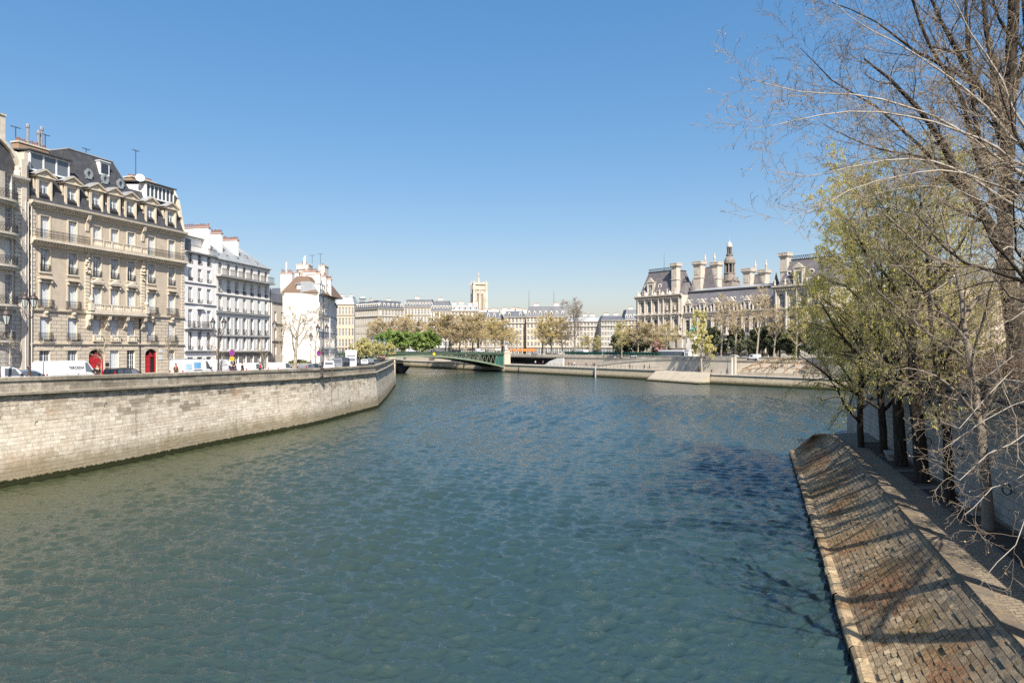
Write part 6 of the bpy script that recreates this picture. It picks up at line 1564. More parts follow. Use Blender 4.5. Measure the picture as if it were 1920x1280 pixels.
def sign(px, d, label, plate=True):
    o = thing('no_parking_sign', label, 'road sign', lp_(px, d), R(-25), 'no parking signs')
    p = MB(); p.lathe([(.035, 0), (.035, 3.3)], 0, 0, 6); p.build('post', STEEL, o)
    s = MB()
    def disc(r, y, m):
        s.poly([(r*math.cos(t*math.pi/12), y, 3.0+r*math.sin(t*math.pi/12)) for t in range(24)], m)
    s.poly([(.42*math.cos(t*math.pi/12), 0, 3.0+.42*math.sin(t*math.pi/12)) for t in range(24)][::-1], 2)
    disc(.42, -.05, 2); disc(.40, -.054, 0); disc(.31, -.058, 1); 
    T = Matrix.Translation((0, -.064, 3.0)) @ Matrix.Rotation(R(45), 4, 'Y'); s.box(-.33, .33, -.003, .003, -.045, .045, 0, T)
    s.build('sign_disc', [M('sign red', (.55, .03, .06), .4, 0), M('sign blue', (.06, .06, .40), .4, 0), STEEL], o)
    if plate:
        q = MB(); q.box(-.36, .36, -.05, -.02, 2.05, 2.5); q.box(-.36, .36, -.052, -.05, 2.25, 2.29, 1); q.build('sign_plate', [M('sign yellow', (.75, .5, .03), .5, .05), BLACKP], o)
sign(435.5, 83, 'round no parking sign above a yellow plate'); sign(598, 101, 'round no parking sign beside the double lamp near the gabled house', False)
# ================================================================ PEOPLE
PB = {}
def skin_bake(name, verts, edges, radii, mat, sub=1):
    me = bpy.data.meshes.new('t'); me.from_pydata(verts, edges, []); o = bpy.data.objects.new('t', me); COL.objects.link(o)
    md = o.modifiers.new('s', 'SKIN'); sk = me.skin_vertices[0].data
    for i, r_ in enumerate(radii): sk[i].radius = (r_, r_*.85) if not isinstance(r_, tuple) else r_
    sk[0].use_root = True
    m2 = o.modifiers.new('b', 'SUBSURF'); m2.levels = sub; m2.render_levels = sub
    dg = bpy.context.evaluated_depsgraph_get(); r_ = bpy.data.meshes.new_from_object(o.evaluated_get(dg)); r_.name = name
    r_.materials.clear(); r_.materials.append(mat); bpy.data.objects.remove(o); bpy.data.meshes.remove(me); return r_
POSES = {'stand': (0, 0, .12, .10), 'walk': (.28, -.25, .2, -.18), 'lean': (.05, .1, .35, .3)}
def person(label, loc, rz, pose, jacket, trousers, hair=(.05, .03, .02), group=None, s_=1.):
    f0, f1, a0, a1 = POSES[pose]
    def joints():
        hip = (0, 0, .95)
        J = {0: hip, 1: (0, 0, 1.15), 2: (0, .01, 1.38), 3: (0, 0, 1.5), 4: (0, -.02, 1.62), 5: (0, -.03, 1.72)}
        return J
    key = pose
    if key not in PB:
        v = [(0, 0, .95), (0, 0, 1.15), (0, .01, 1.38), (0, 0, 1.49), (0, -.02, 1.58), (0, -.03, 1.70)]; e = [(0, 1), (1, 2), (2, 3), (3, 4), (4, 5)]; r_ = [(.15, .11), (.13, .10), (.15, .11), .055, .09, .075]
        for sg, f, a in ((-1, f0, a0), (1, f1, a1)):
            n = len(v); v += [(sg*.10, 0, .88), (sg*.11, -f*.5, .50), (sg*.11, -f*.6+(.12 if f < 0 else 0), .09), (sg*.12, -f*.6-.14+(.1 if f < 0 else 0), .04)]; e += [(0, n), (n, n+1), (n+1, n+2), (n+2, n+3)]; r_ += [.09, .06, .042, .035]
            n = len(v); v += [(sg*.19, 0, 1.42), (sg*.23, a*.3, 1.14), (sg*.22, -a*.9, .93), (sg*.21, -a*1.0-.03, .84)]; e += [(2, n), (n, n+1), (n+1, n+2), (n+2, n+3)]; r_ += [.06, .045, .035, .03]
        fat = lambda q, k: tuple(x+k for x in q) if isinstance(q, tuple) else q+k
        body = skin_bake('body', v, e, r_, SKIN)
        li = [0, 6, 7, 8, 14, 15, 16]; mp = {q: i for i, q in enumerate(li)}
        tr = ([v[i] for i in li], [(mp[a], mp[b]) for a, b in e if a in mp and b in mp], [fat(r_[i], .018) for i in li])
        ui = [1, 0, 2, 10, 11, 12, 18, 19, 20]; mu = {q: i for i, q in enumerate(ui)}
        up = ([v[i] for i in ui], [(mu[a], mu[b]) for a, b in e if a in mu and b in mu], [fat(r_[i], .026) for i in ui])
        hb = MB(); hb.lathe([(.03, 1.60), (.095, 1.64), (.11, 1.72), (.09, 1.78), (.02, 1.805)], 0, 0, 9)
        hb.v = [(x, y-.0, z) for x, y, z in hb.v]
        fc = MB(); fc.box(-.015, .015, -.135, -.11, 1.66, 1.70); fc.box(-.05, -.03, -.118, -.108, 1.70, 1.715, 1); fc.box(.03, .05, -.118, -.108, 1.70, 1.715, 1); fc.box(-.03, .03, -.118, -.106, 1.63, 1.64, 1)
        PB[key] = (body, tr, up, hb, fc)
    body, tr, up, hb, fc = PB[key]
    o = put('person', body, None, loc, rz, label=label, category='person', group=group)
    if s_ != 1: o.scale = (s_,)*3
    kt = ('tr', key, trousers)
    if kt not in PB: PB[kt] = skin_bake('trousers', *tr, M('cloth '+str(trousers), trousers, .9, .15, 4))
    put('trousers', PB[kt], o)
    kt = ('up', key, jacket)
    if kt not in PB: PB[kt] = skin_bake('jacket', *up, M('cloth '+str(jacket), jacket, .9, .15, 4))
    put('jacket', PB[kt], o)
    kt = ('h', hair)
    if kt not in PB:
        q = MB(); q.v = [(x, y+.03, z) for x, y, z in hb.v]; q.f = hb.f; q.m = hb.m; PB[kt] = q.mesh('hair', M('hair '+str(hair), hair, .8, .1, 4))
    put('hair', PB[kt], o)
    return o
NAVY, BLK, TANJ, REDJ, WHT, DENIM = (.02, .025, .06), (.015, .015, .018), (.32, .17, .07), (.4, .04, .04), (.6, .6, .58), (.05, .08, .16)
PW = 'people walking on the left quay'
for px, d, pose, j, t, rz, lb in ((330, 72.5, 'stand', TANJ, BLK, 60, 'person in a tan jacket and red scarf leaning by the parapet'), (182.5, 66.5, 'stand', BLK, BLK, 30, 'person in a black coat in front of the left red door'),
    (433.5, 80.6, 'stand', NAVY, NAVY, 10, 'person in a navy coat under the no parking sign, left of a pair'), (439.5, 80.9, 'stand', (.08, .05, .08), BLK, -20, 'person in a plum coat under the no parking sign, right of a pair'),
    (454.5, 83, 'stand', BLK, BLK, 90, 'person in black left of the small white van'), (488, 86.5, 'walk', REDJ, BLK, 100, 'person with a red jacket behind the small white van'),
    (505, 112, 'walk', REDJ, DENIM, 200, 'person in red walking at the side street corner'), (641, 124, 'stand', (.2, .05, .04), BLK, 0, 'person in dark red standing beside the vans on the quay road'),
    (708, 178, 'walk', BLK, DENIM, 0, 'person in black walking beside the parapet near the bridge'), (712.5, 181, 'stand', BLK, BLK, 30, 'person in black in the middle of the group near the bridge'),
    (716, 176, 'walk', NAVY, BLK, 180, 'person in navy walking near the bridge end of the wall'), (720, 184, 'stand', (.25, .05, .04), BLK, 180, 'person with a reddish top at the right of the group near the bridge')):
    o = person(lb, pos(px, d, .14, 1.6 if px < 500 else None), R(rz), pose, j, t, group=PW, s_=1.03 if d < 150 else 1.15)
    if 'scarf' in lb: q = MB(); q.tube([(-.1, -.05, 1.5), (0, -.13, 1.44), (.1, -.05, 1.5), (0, .08, 1.52), (-.1, -.05, 1.5)], .035, 6); q.tube([(0, -.13, 1.44), (.02, -.15, 1.2)], .03, 5); q.build('scarf', M('scarf red', (.4, .05, .06), .9), o)
PQ = 'people on the far low quay and road'
for px, d, pose, j, t, rz, lb in ((1066.5, 284, 'walk', BLK, BLK, 30, 'person in black at the left of the group on the far low quay'), (1072, 281, 'walk', (.3, .03, .03), BLK, 200, 'person in a red top in the group on the far low quay'), (1077, 280, 'stand', WHT, DENIM, 0, 'person in white in the group on the far low quay'),
    (1099, 271, 'stand', BLK, BLK, 0, 'lone dark person on the far low quay left of the gauge board'), (1114.5, 268, 'walk', BLK, BLK, 90, 'person in black at the foot of the ramp wall'), (1112, 270, 'stand', (.1, .08, .08), BLK, 0, 'person in brown black beside the ramp foot'),
    (1181, 247, 'walk', BLK, BLK, 60, 'person walking alone in front of the ramp wall'), (1208, 240, 'walk', BLK, NAVY, 60, 'left person of the two walking in front of the ramp wall'), (1217.5, 238, 'walk', (.05, .04, .05), BLK, 240, 'right person of the two walking in front of the ramp wall'),
    (1018, 298, 'stand', BLK, NAVY, 0, 'person in front of the dark tunnel mouth'), (1004, 302, 'walk', WHT, BLK, 0, 'person in white in front of the dark tunnel mouth'),
    (1310, 219, 'stand', (.2, .1, .05), BLK, 0, 'person seated area visitor in brown beside the small quay tree'), (1334, 213, 'stand', (.1, .05, .06), BLK, 0, 'person in dark clothes on the terrace right of the small quay tree'), (1363, 207, 'walk', (.15, .04, .12), NAVY, 40, 'person in purple on the low terrace near the wall corner')):
    person(lb.replace('seated area visitor', 'standing'), G(px, d, 3.5 if d > 222 else 2.9), R(rz), pose, j, t, group=PQ, s_=1.1)
for px, d, lb, j in ((1383, 226, 'left person of three by the pale garden wall', BLK), (1388.5, 227, 'middle person of three by the pale garden wall', (.05, .1, .05)), (1394, 226, 'right person of three by the pale garden wall', BLK), (1297, 236, 'person in dark clothes beside the white kiosk under the statue', BLK)):
    person(lb, G(px, d, 7.25), R(20), 'walk', j, BLK, group=PQ, s_=1.1)
# ================================================================ RIGHT BANK DETAILS
# ramp wall standing on the low quay
def strp(mb, pts, th, m=0, capm=1, capw=.25):
    for (x0, y0, b0, t0), (x1, y1, b1, t1) in zip(pts, pts[1:]):
        L = math.hypot(x1-x0, y1-y0); n = Vector((-(y1-y0), x1-x0)).normalized()*th
        if n.x < 0: n = -n
        mb.quad((x0, y0, b0), (x1, y1, b1), (x1, y1, t1), (x0, y0, t0), m, ((0, b0), (L, b1), (L, t1), (0, t0)))
        mb.quad((x0, y0, t0), (x1, y1, t1), (x1+n.x, y1+n.y, t1), (x0+n.x, y0+n.y, t0), capm)
        mb.quad((x0+n.x, y0+n.y, b0), (x0+n.x, y0+n.y, t0), (x1+n.x, y1+n.y, t1), (x1+n.x, y1+n.y, b1), m)
    for x, y, b, t in (pts[0], pts[-1]):
        n = Vector((.83, .55))*th; mb.quad((x, y, b), (x+n.x, y+n.y, b), (x+n.x, y+n.y, t), (x, y, t), m)
def offq(px, o, pts=FQ):
    s_ = (px-960)/F
    for a, b in zip(pts, pts[1:]):
        a = Vector(a)+Vector((.83, .55))*o; b = Vector(b)+Vector((.83, .55))*o
        fa, fb = a.x-s_*a.y, b.x-s_*b.y
        if fa*fb <= 0: return a.lerp(b, fa/(fa-fb))
def zy(py, d): return EYE+(HOR-py)*d/F
mb = MB(); low = []; top = []
for px, yt, yc in ((1119, 678, 686), (1150, 675.5, 681.5), (1190, 673.3, 677.8), (1230, 671, 675.2), (1271, 668.5, 674), (1320, 669, 675), (1372, 669.5, 676)):
    p = offq(px, 5.5); d = p.y; low.append((p.x, p.y, 2.7, zy(yc, d))); top.append((p.x-.12, p.y-.08, zy(yc, d), zy(yt, d)))
strp(mb, low, .6, 0, 0); strp(mb, top, .8, 1, 1)
mb.build('ramp_wall', [RWALL, QUAYRP], label='pale ramp wall with a grey coping rising to the right across the low quay', category='ramp wall')
p = offq(1376, 8); s = MB(); s.box(-.7, .7, -.5, .5, 2.8, 8.6); s.box(-.8, .8, -.6, .6, 8.6, 8.9); s.build('stone_pillar', QUAYRP, loc=(p.x, p.y, 0), rz=R(-57), label='dark grey stone pillar where the ramp wall meets the road wall', category='pillar')
mb = MB(); pts = []
for px, yt in ((1022, 683), (1030, 677), (1045, 671.3), (1056, 671)):
    p = offq(px, 9); pts.append((p.x, p.y, 3.4, zy(yt, p.y)))
strp(mb, pts, .5, 0, 0); mb.build('slanted_wall', M('bright render', (.68, .66, .62), .8, .08, .4), label='bright slanted white wall at the right end of the tunnel mouth', category='wall')
# railing on the low quay edge
rm = MB(); rm.box(-.04, .04, -.04, .04, 0, 1.1); 
pts = [offq(px, 1.2) for px in np.arange(962, 1236, 7.)]
o = thing('quay_railing', 'thin railing with slim posts along the edge of the far low quay', 'railing', (pts[0].x, pts[0].y, 3.5)); s = MB()
for a, b in zip(pts, pts[1:]):
    A = (a.x-pts[0].x, a.y-pts[0].y); B = (b.x-pts[0].x, b.y-pts[0].y)
    s.bar((*A, 1.05), (*B, 1.05), .05); s.bar((*A, .55), (*B, .55), .03); s.box(A[0]-.05, A[0]+.05, A[1]-.05, A[1]+.05, 0, 1.1)
s.build('rail', IRON, o)
# timber hoop pavilion
pc = [offq(px, 7, FQ[:3]) for px in (1388, 1540)]; a, b = pc; L = (b-a).length
o = thing('timber_pavilion', 'long low timber framed pavilion with arched hoops on the low quay', 'pavilion', (a.x, a.y, 2.9), math.atan2(b.y-a.y, b.x-a.x))
s = MB(); n = 7
for i in range(n+1):
    x = L*i/n; h = 5.0*math.sin(math.pi*min(max((i+.45)/(n+.9), 0), 1))**.55
    pts = [(x, 3-3*math.cos(t*math.pi/8), h*math.sin(t*math.pi/8)**.7) for t in range(9)]; s.tube(pts, .16, 5)
for f in (.5, .8, 1):
    pts = []
    for i in range(n*3+1):
        u_ = i/(n*3); h = 5.0*math.sin(math.pi*min(max((u_*n+.45)/(n+.9), 0), 1))**.55; pts.append((L*u_, 3-3*math.cos(math.asin(min(1, f**1.4))), h*f))
    s.tube(pts, .14, 5)
s.build('frame', WOOD, o)
s = MB(); s.box(0, L, -.3, .0, .0, .9); s.build('plinth', M('pale board', (.42, .36, .28), .8), o)
rt = random.Random(4); q = MB()
for i in range(9): 
    x = 1+i*L/9.5; q.box(x-.5, x+.5, 1.2, 2.2, .72, .76); q.box(x-.04, x+.04, 1.66, 1.74, 0, .72)
q.build('tables', FRAME, o)
# terrace tables and planters on the low quay
tb = MB(); tb.lathe([(.35, 0), (.04, .03), (.04, .7), (.5, .72), (.5, .76), (.03, .77)], 0, 0, 10); tbm = tb.mesh('cafe_table', IRON)
ub = MB(); ub.lathe([(.35, 0), (.45, .6), (.5, .65), (.4, .62)], 0, 0, 10)
lbs = ['under the ramp wall left end', 'beside the small quay tree', 'right of the small quay tree', 'near the stone pillar', 'left of the timber pavilion']
for k, px in enumerate((1262, 1300, 1333, 1352, 1384)):
    p = offq(px, 3, FQ[:3]) or offq(px, 3)
    tt = thing('cafe_table', 'small terrace table on the low quay '+lbs[k], 'table', (p.x, p.y, 2.92), 0, 'terrace tables on the low quay')
    put('table_top', tbm, tt)
    for sx in (-.9, .9):
        c = MB(); c.box(-.22, .22, -.22, .22, .42, .47); c.box(-.22, .22, .18, .22, .47, .95)
        for xx in (-.2, .17):
            for yy in (-.2, .17): c.box(xx, xx+.03, yy, yy+.03, 0, .42)
        c.build('folding_chair', STEEL, tt, loc=(sx, 0, 0)) if 0 else None
# statue on its pedestal
g0 = G(1298, 243, 7.2); o = thing('statue', 'green bronze horseman statue on a tall pale pedestal before the town hall', 'statue', g0, R(-50))
s = MB(); s.box(-2.4, 2.4, -1.6, 1.6, 0, 1.0); s.box(-1.6, 1.6, -1.0, 1.0, 1.0, 8.0); s.box(-1.9, 1.9, -1.3, 1.3, 8.0, 8.5); s.box(-1.75, 1.75, -1.15, 1.15, 1, 1.6); s.build('pedestal', WARMW, o)
hv = [(0, 0, 1.75), (-.8, 0, 1.75), (.8, 0, 1.8), (1.15, 0, 2.35), (1.4, 0, 2.8), (1.85, 0, 2.6), (-1.2, 0, 1.7), (-1.5, 0, 1.1),
      (.8, .25, 1.2), (1.0, .25, .6), (.85, .25, 0), (.75, -.25, 1.2), (1.2, -.25, 1.0), (1.05, -.25, .5), (-.9, .25, 1.1), (-1.1, .25, .55), (-.95, .25, 0), (-.75, -.25, 1.1), (-.9, -.25, .55), (-.7, -.25, 0)]
he = [(0, 1), (0, 2), (2, 3), (3, 4), (4, 5), (1, 6), (6, 7), (2, 8), (8, 9), (9, 10), (2, 11), (11, 12), (12, 13), (1, 14), (14, 15), (15, 16), (1, 17), (17, 18), (18, 19)]
hr = [.42, .42, .40, .26, .2, .11, .1, .05, .17, .1, .08, .17, .1, .08, .19, .1, .08, .19, .1, .08]
put('horse', skin_bake('horse', hv, he, hr, VERDI), o, (0, 0, 8.5))
rv = [(0, 0, 2.2), (0, 0, 2.8), (0, 0, 3.15), (.03, 0, 3.4), (.05, .45, 1.9), (.3, .5, 1.3), (.05, -.45, 1.9), (.3, -.5, 1.3), (.1, .32, 2.9), (.5, .3, 2.6), (.1, -.32, 2.9), (.6, -.4, 3.3)]
put('rider', skin_bake('rider', rv, [(0, 1), (1, 2), (2, 3), (0, 4), (4, 5), (0, 6), (6, 7), (1, 8), (8, 9), (1, 10), (10, 11)], [.26, .27, .1, .17, .16, .1, .16, .1, .12, .08, .12, .06], VERDI), o, (0, 0, 8.5))
g0 = G(1290, 236, 7.2); o = thing('kiosk', 'small white kiosk at the foot of the statue pedestal', 'kiosk', g0, R(-50)); s = MB(); s.box(-1, 1, -.8, .8, 0, 3.0); s.box(-1.2, 1.2, -1, 1, 3.0, 3.2); s.box(-.6, .6, -.83, -.8, .2, 2.2, 1); s.build('cabin', [WHITEP, STEEL], o)
# orange awnings and parasols by the bridge head
o = thing('cafe_awning', 'orange cafe awning in front of the corner block by the bridge head', 'awning', G(975, 352, 7.2), 0); s = MB()
for k in range(4): x = -5+k*3.3; s.prism([(-1.6, 2.3), (0, 3.2), (0, 3.3), (-1.7, 2.4)], 'x', x, x+2.9); s.box(x, x+2.9, -1.7, -1.65, 2.0, 2.35)
s.build('canopy', M('orange canvas', (.6, .16, .03), .8), o)
for i, (px, d) in enumerate(((868, 360), (880, 358), (892, 357), (904, 356), (919, 355), (934, 353))):
    o = thing('shop_awning', ['cream shop awning at the left end of the arcade row', 'second cream shop awning from the left in the arcade row', 'grey shop awning under the tower', 'cream shop awning right of the tower', 'dark shop awning behind the white bridge van', 'cream shop awning nearest the bridge head'][i], 'awning', G(px, d, 7.2), 0, 'shop awnings along the far riverfront')
    s = MB(); s.prism([(-1.6, 2.5), (0, 3.4), (0, 3.5), (-1.7, 2.6)], 'x', -1.5, 1.5); s.build('canopy', [M('cream canvas', (.55, .5, .42), .8), M('grey canvas', (.25, .25, .26), .8), SHOP][0 if i in (0, 1, 3, 5) else i % 2+1 if i == 4 else 1], o)
# lamp bases carved group on the bridge abutment
o = thing('bridge_column', 'white stone column with a cluster of lanterns at the right end of the bridge', 'column', (A0.x+1.3, A0.y+.2, 10.35)); s = MB(); s.lathe([(.5, 0), (.35, .4), (.25, 2.2), (.4, 2.6)], 0, 0, 10); s.build('shaft', WHITE, o)
for k in range(5):
    t = k*2*math.pi/5; s = MB(); s.lathe([(.05, 0), (.28, .3), (.3, .7), (.05, 1.0)], 0, 0, 8); s.build('lantern', LAMPG, o, loc=(1.0*math.cos(t), 1.0*math.sin(t), 2.6)); s = MB(); s.bar((0, 0, 2.5), (1.0*math.cos(t), 1.0*math.sin(t), 2.6), .06); s.build('arm', IRON, o)
# ================================================================ TREES
def leafM(name, a, b, trans=.35):
    m, nt, bs = _new(name); bs.inputs['Roughness'].default_value = .6; bs.inputs['Specular IOR Level'].default_value = .2
    co = _n(nt, 'ShaderNodeTexCoord').outputs['Object']
    c = _mix(nt, _ramp(nt, _noise(nt, co, .9, 3), .35, .65), a, b)
    g = _n(nt, 'ShaderNodeNewGeometry'); rp = _mix(nt, g.outputs['Random Per Island'], c, tuple(x*1.35 for x in b)); nt.links.new(rp, bs.inputs['Base Color'])
    tr = _n(nt, 'ShaderNodeBsdfTranslucent'); nt.links.new(rp, tr.inputs['Color']); mx = _n(nt, 'ShaderNodeMixShader'); mx.inputs[0].default_value = trans
    nt.links.new(bs.outputs[0], mx.inputs[1]); nt.links.new(tr.outputs[0], mx.inputs[2]); nt.links.new(mx.outputs[0], nt.nodes['Material Output'].inputs['Surface'])
    return m
def barkM(name, a, b_, bump=1.):
    m, nt, bs = _new(name); bs.inputs['Roughness'].default_value = .9; bs.inputs['Specular IOR Level'].default_value = .2
    co = _n(nt, 'ShaderNodeTexCoord').outputs['Object']; n1 = _noise(nt, _map(nt, co, 9, 9, 1.1), 1, 6, .7)
    nt.links.new(_mix(nt, _ramp(nt, n1, .38, .6), a, b_), bs.inputs['Base Color'])
    bn = _n(nt, 'ShaderNodeBump'); bn.inputs['Strength'].default_value = bump; bn.inputs['Distance'].default_value = .06; nt.links.new(n1, bn.inputs['Height']); nt.links.new(bn.outputs[0], bs.inputs['Normal']); return m
BARK_D = barkM('dark fissured bark', (.018, .015, .012), (.065, .052, .040))
BARK_P = M('pale plane bark', (.34, .30, .23), .85, .35, 1.2, .4)
BARK_G = M('grey branch bark', (.22, .19, .15), .85, .3, 2., .3)
TWIG_P = M('pale bare twigs', (.27, .215, .155), .8, .2, 2.)
TWIG_B = M('brown bare twigs', (.33, .27, .19), .85, .2, 2.)
TWIG_F = M('olive brown twigs far', (.50, .39, .24), .85, .2, 1.)
LEAF_T = leafM('yellow green tassels', (.42, .40, .095), (.60, .54, .16), .5)
LEAF_O = leafM('olive spring buds', (.48, .38, .18), (.55, .47, .22))
LEAF_B = leafM('fresh green leaves', (.12, .20, .05), (.24, .33, .10))
LEAF_D = leafM('dark evergreen leaves', (.07, .085, .045), (.12, .13, .07), .1)
LEAF_G = leafM('pale green spring haze', (.42, .42, .16), (.52, .48, .2))
LEAF_K = leafM('pink blossom', (.5, .27, .27), (.6, .38, .36))
LEAF_R = leafM('tan buds', (.40, .33, .20), (.48, .41, .26))
LEAF_BUD = leafM('brown buds', (.20, .13, .07), (.30, .21, .12), .1)
class Tree:
    def __init__(s, seed): s.r = random.Random(seed); s.L = {}; s.leaf = []; s.tips = []
    def add(s, pts, rad, lvl): s.L.setdefault((len(pts), lvl), []).append((pts, rad))
    def grow(s, p, d, L, r, lvl, P):
        q = P[lvl]; n = q['seg']; g = s.r.gauss; pts = [p]; rad = [r]; w = q['wig']; up = q['up']
        x, y, z = p; dx, dy, dz = d; st = L/n; dirs = [d]; tp = q.get('taper', .25)
        for i in range(n):
            dx += g(0, w); dy += g(0, w); dz += g(0, w)+up
            m = math.sqrt(dx*dx+dy*dy+dz*dz); dx /= m; dy /= m; dz /= m
            x += dx*st; y += dy*st; z += dz*st; pts.append((x, y, z)); dirs.append((dx, dy, dz)); rad.append(r*(1-(1-tp)*(i+1)/n))
        s.add(pts, rad, lvl); s.kids(pts, dirs, rad, L, lvl, P)
    def kids(s, pts, dirs, rad, L, lvl, P, cnt=None):
        q = P[lvl]; n = len(pts)-1; R_ = s.r
        if lvl+1 < len(P):
            c = P[lvl+1]; k = cnt if cnt is not None else q['kids']; st0 = q.get('start', .2)
            ph = R_.random()*6.28
            for j in range(k):
                t = st0+(1-st0)*(j+R_.random())/k; f = t*n; i = min(int(f), n-1); f -= i
                a, b = pts[i], pts[i+1]; p = (a[0]+(b[0]-a[0])*f, a[1]+(b[1]-a[1])*f, a[2]+(b[2]-a[2])*f); d = dirs[i+1]
                ph += 2.4+R_.gauss(0, .4); ang = c['ang']*(1+R_.gauss(0, .2))
                # orthogonal frame
                ux, uy, uz = (-d[1], d[0], 0.) if abs(d[2]) < .95 else (1., 0., 0.)
                m = math.sqrt(ux*ux+uy*uy+uz*uz) or 1; ux /= m; uy /= m; uz /= m
                vx, vy, vz = d[1]*uz-d[2]*uy, d[2]*ux-d[0]*uz, d[0]*uy-d[1]*ux
                ca, sa, cp, sp = math.cos(ang), math.sin(ang), math.cos(ph), math.sin(ph)
                nd = (d[0]*ca+sa*(ux*cp+vx*sp), d[1]*ca+sa*(uy*cp+vy*sp), d[2]*ca+sa*(uz*cp+vz*sp))
                ll = (c['len'] if 'len' in c else L*c['lr'])*(1-c.get('fall', .45)*t)*R_.uniform(.7, 1.2)
                rr_ = min(rad[i]*.8, c.get('rad', rad[i]*c.get('rr', .5))*(1-.3*t))
                s.grow(p, nd, ll, rr_, lvl+1, P)
        if q.get('leaf'):
            k = q['leaf']
            kk = int(k) + (R_.random() < k-int(k))
            for _ in range(kk):
                i = R_.randrange(n)+1; a = pts[i]; s.leaf.append((a[0]+R_.gauss(0, .02), a[1]+R_.gauss(0, .02), a[2]))
    def limb(s, ctrl, r0, r1, lvl, P, cnt, step=.8):
        c = dens([tuple(p) for p in ctrl], step); n = len(c)-1; dirs = []
        jit = s.r
        c = [c[0]]+[(x+jit.gauss(0, .02), y+jit.gauss(0, .02), z+jit.gauss(0, .02)) for x, y, z in c[1:-1]]+[c[-1]]
        for i in range(n+1):
            a = c[max(i-1, 0)]; b = c[min(i+1, n)]; m = math.dist(a, b) or 1; dirs.append(((b[0]-a[0])/m, (b[1]-a[1])/m, (b[2]-a[2])/m))
        rad = [r0+(r1-r0)*(i/n)**.85 for i in range(n+1)]; s.add(c, rad, lvl)
        s.kids(c, dirs, rad, sum(math.dist(a, b) for a, b in zip(c, c[1:])), lvl, P, cnt)
        return c
    def mesh(s, lvls, sides, mats, name, leaf=None, minr=0):
        V = []; Fq = []; off = 0; mi = []
        for (n, lvl), items in s.L.items():
            if lvl not in lvls: continue
            k = sides[lvl]; B = len(items)
            P_ = np.array([i[0] for i in items], float); Rr = np.maximum(np.array([i[1] for i in items], float), minr)
            T = np.empty_like(P_); T[:, 1:-1] = P_[:, 2:]-P_[:, :-2]; T[:, 0] = P_[:, 1]-P_[:, 0]; T[:, -1] = P_[:, -1]-P_[:, -2]
            T /= np.linalg.norm(T, axis=2, keepdims=True)+1e-9
            ref = np.where(np.abs(T[:, :1, 2:3]) > .9, np.array([1., .1, 0]), np.array([0, 0, 1.])) if lvl else np.broadcast_to(np.array([1., .13, 0]), (B, 1, 3))
            U = np.cross(T, np.broadcast_to(ref, T.shape)); U /= np.linalg.norm(U, axis=2, keepdims=True)+1e-9; Wv = np.cross(T, U)
            t = np.arange(k)*2*np.pi/k
            ring = P_[:, :, None]+Rr[:, :, None, None]*(U[:, :, None]*np.cos(t)[:, None]+Wv[:, :, None]*np.sin(t)[:, None])
            V.append(ring.reshape(-1, 3)); idx = np.arange(B*n*k).reshape(B, n, k)
            a = idx[:, :-1]; b = np.roll(a, -1, 2); c = idx[:, 1:]; d = np.roll(c, -1, 2)
            f = np.stack([a, b, d, c], -1).reshape(-1, 4)+off; Fq.append(f); mi.append(np.zeros(len(f), int)); off += B*n*k
        if leaf and s.leaf:
            size, asp, hang = leaf; rs = np.random.RandomState(5); C = np.array(s.leaf); B = len(C)
            if hang: A = np.stack([rs.normal(0, .25, B), rs.normal(0, .25, B), -np.ones(B)], 1)
            else: A = rs.normal(0, 1, (B, 3))
            A /= np.linalg.norm(A, axis=1, keepdims=True); Q = np.cross(A, rs.normal(0, 1, (B, 3))); Q /= np.linalg.norm(Q, axis=1, keepdims=True)
            sz = size*rs.uniform(.6, 1.3, (B, 1)); q = np.stack([C, C+A*sz*.5+Q*sz*asp, C+A*sz, C+A*sz*.5-Q*sz*asp], 1)
            V.append(q.reshape(-1, 3)); f = np.arange(B*4).reshape(B, 4)+off; Fq.append(f); mi.append(np.ones(B, int)); off += B*4
        V = np.concatenate(V); Fq = np.concatenate(Fq); mi = np.concatenate(mi)
        me = bpy.data.meshes.new(name); me.vertices.add(len(V)); me.vertices.foreach_set('co', V.ravel().astype(np.float32))
        me.loops.add(len(Fq)*4); me.loops.foreach_set('vertex_index', Fq.ravel().astype(np.int32))
        me.polygons.add(len(Fq)); me.polygons.foreach_set('loop_start', np.arange(len(Fq), dtype=np.int32)*4)
        for m in mats: me.materials.append(m)
        me.polygons.foreach_set('material_index', mi.astype(np.int32)); me.polygons.foreach_set('use_smooth', np.ones(len(Fq), bool))
        me.update(calc_edges=True); return me
def place_tree(name, label, loc, trunk, crown, group=None, rz=0, sc_=1.):
    o = thing(name, label, 'tree', loc, rz, group); put('trunk', trunk, o); put('crown', crown, o)
    if sc_ != 1: o.scale = (sc_,)*3 if not isinstance(sc_, tuple) else sc_
    return o
SD = {0: 10, 1: 7, 2: 5, 3: 3, 4: 3, 5: 3}
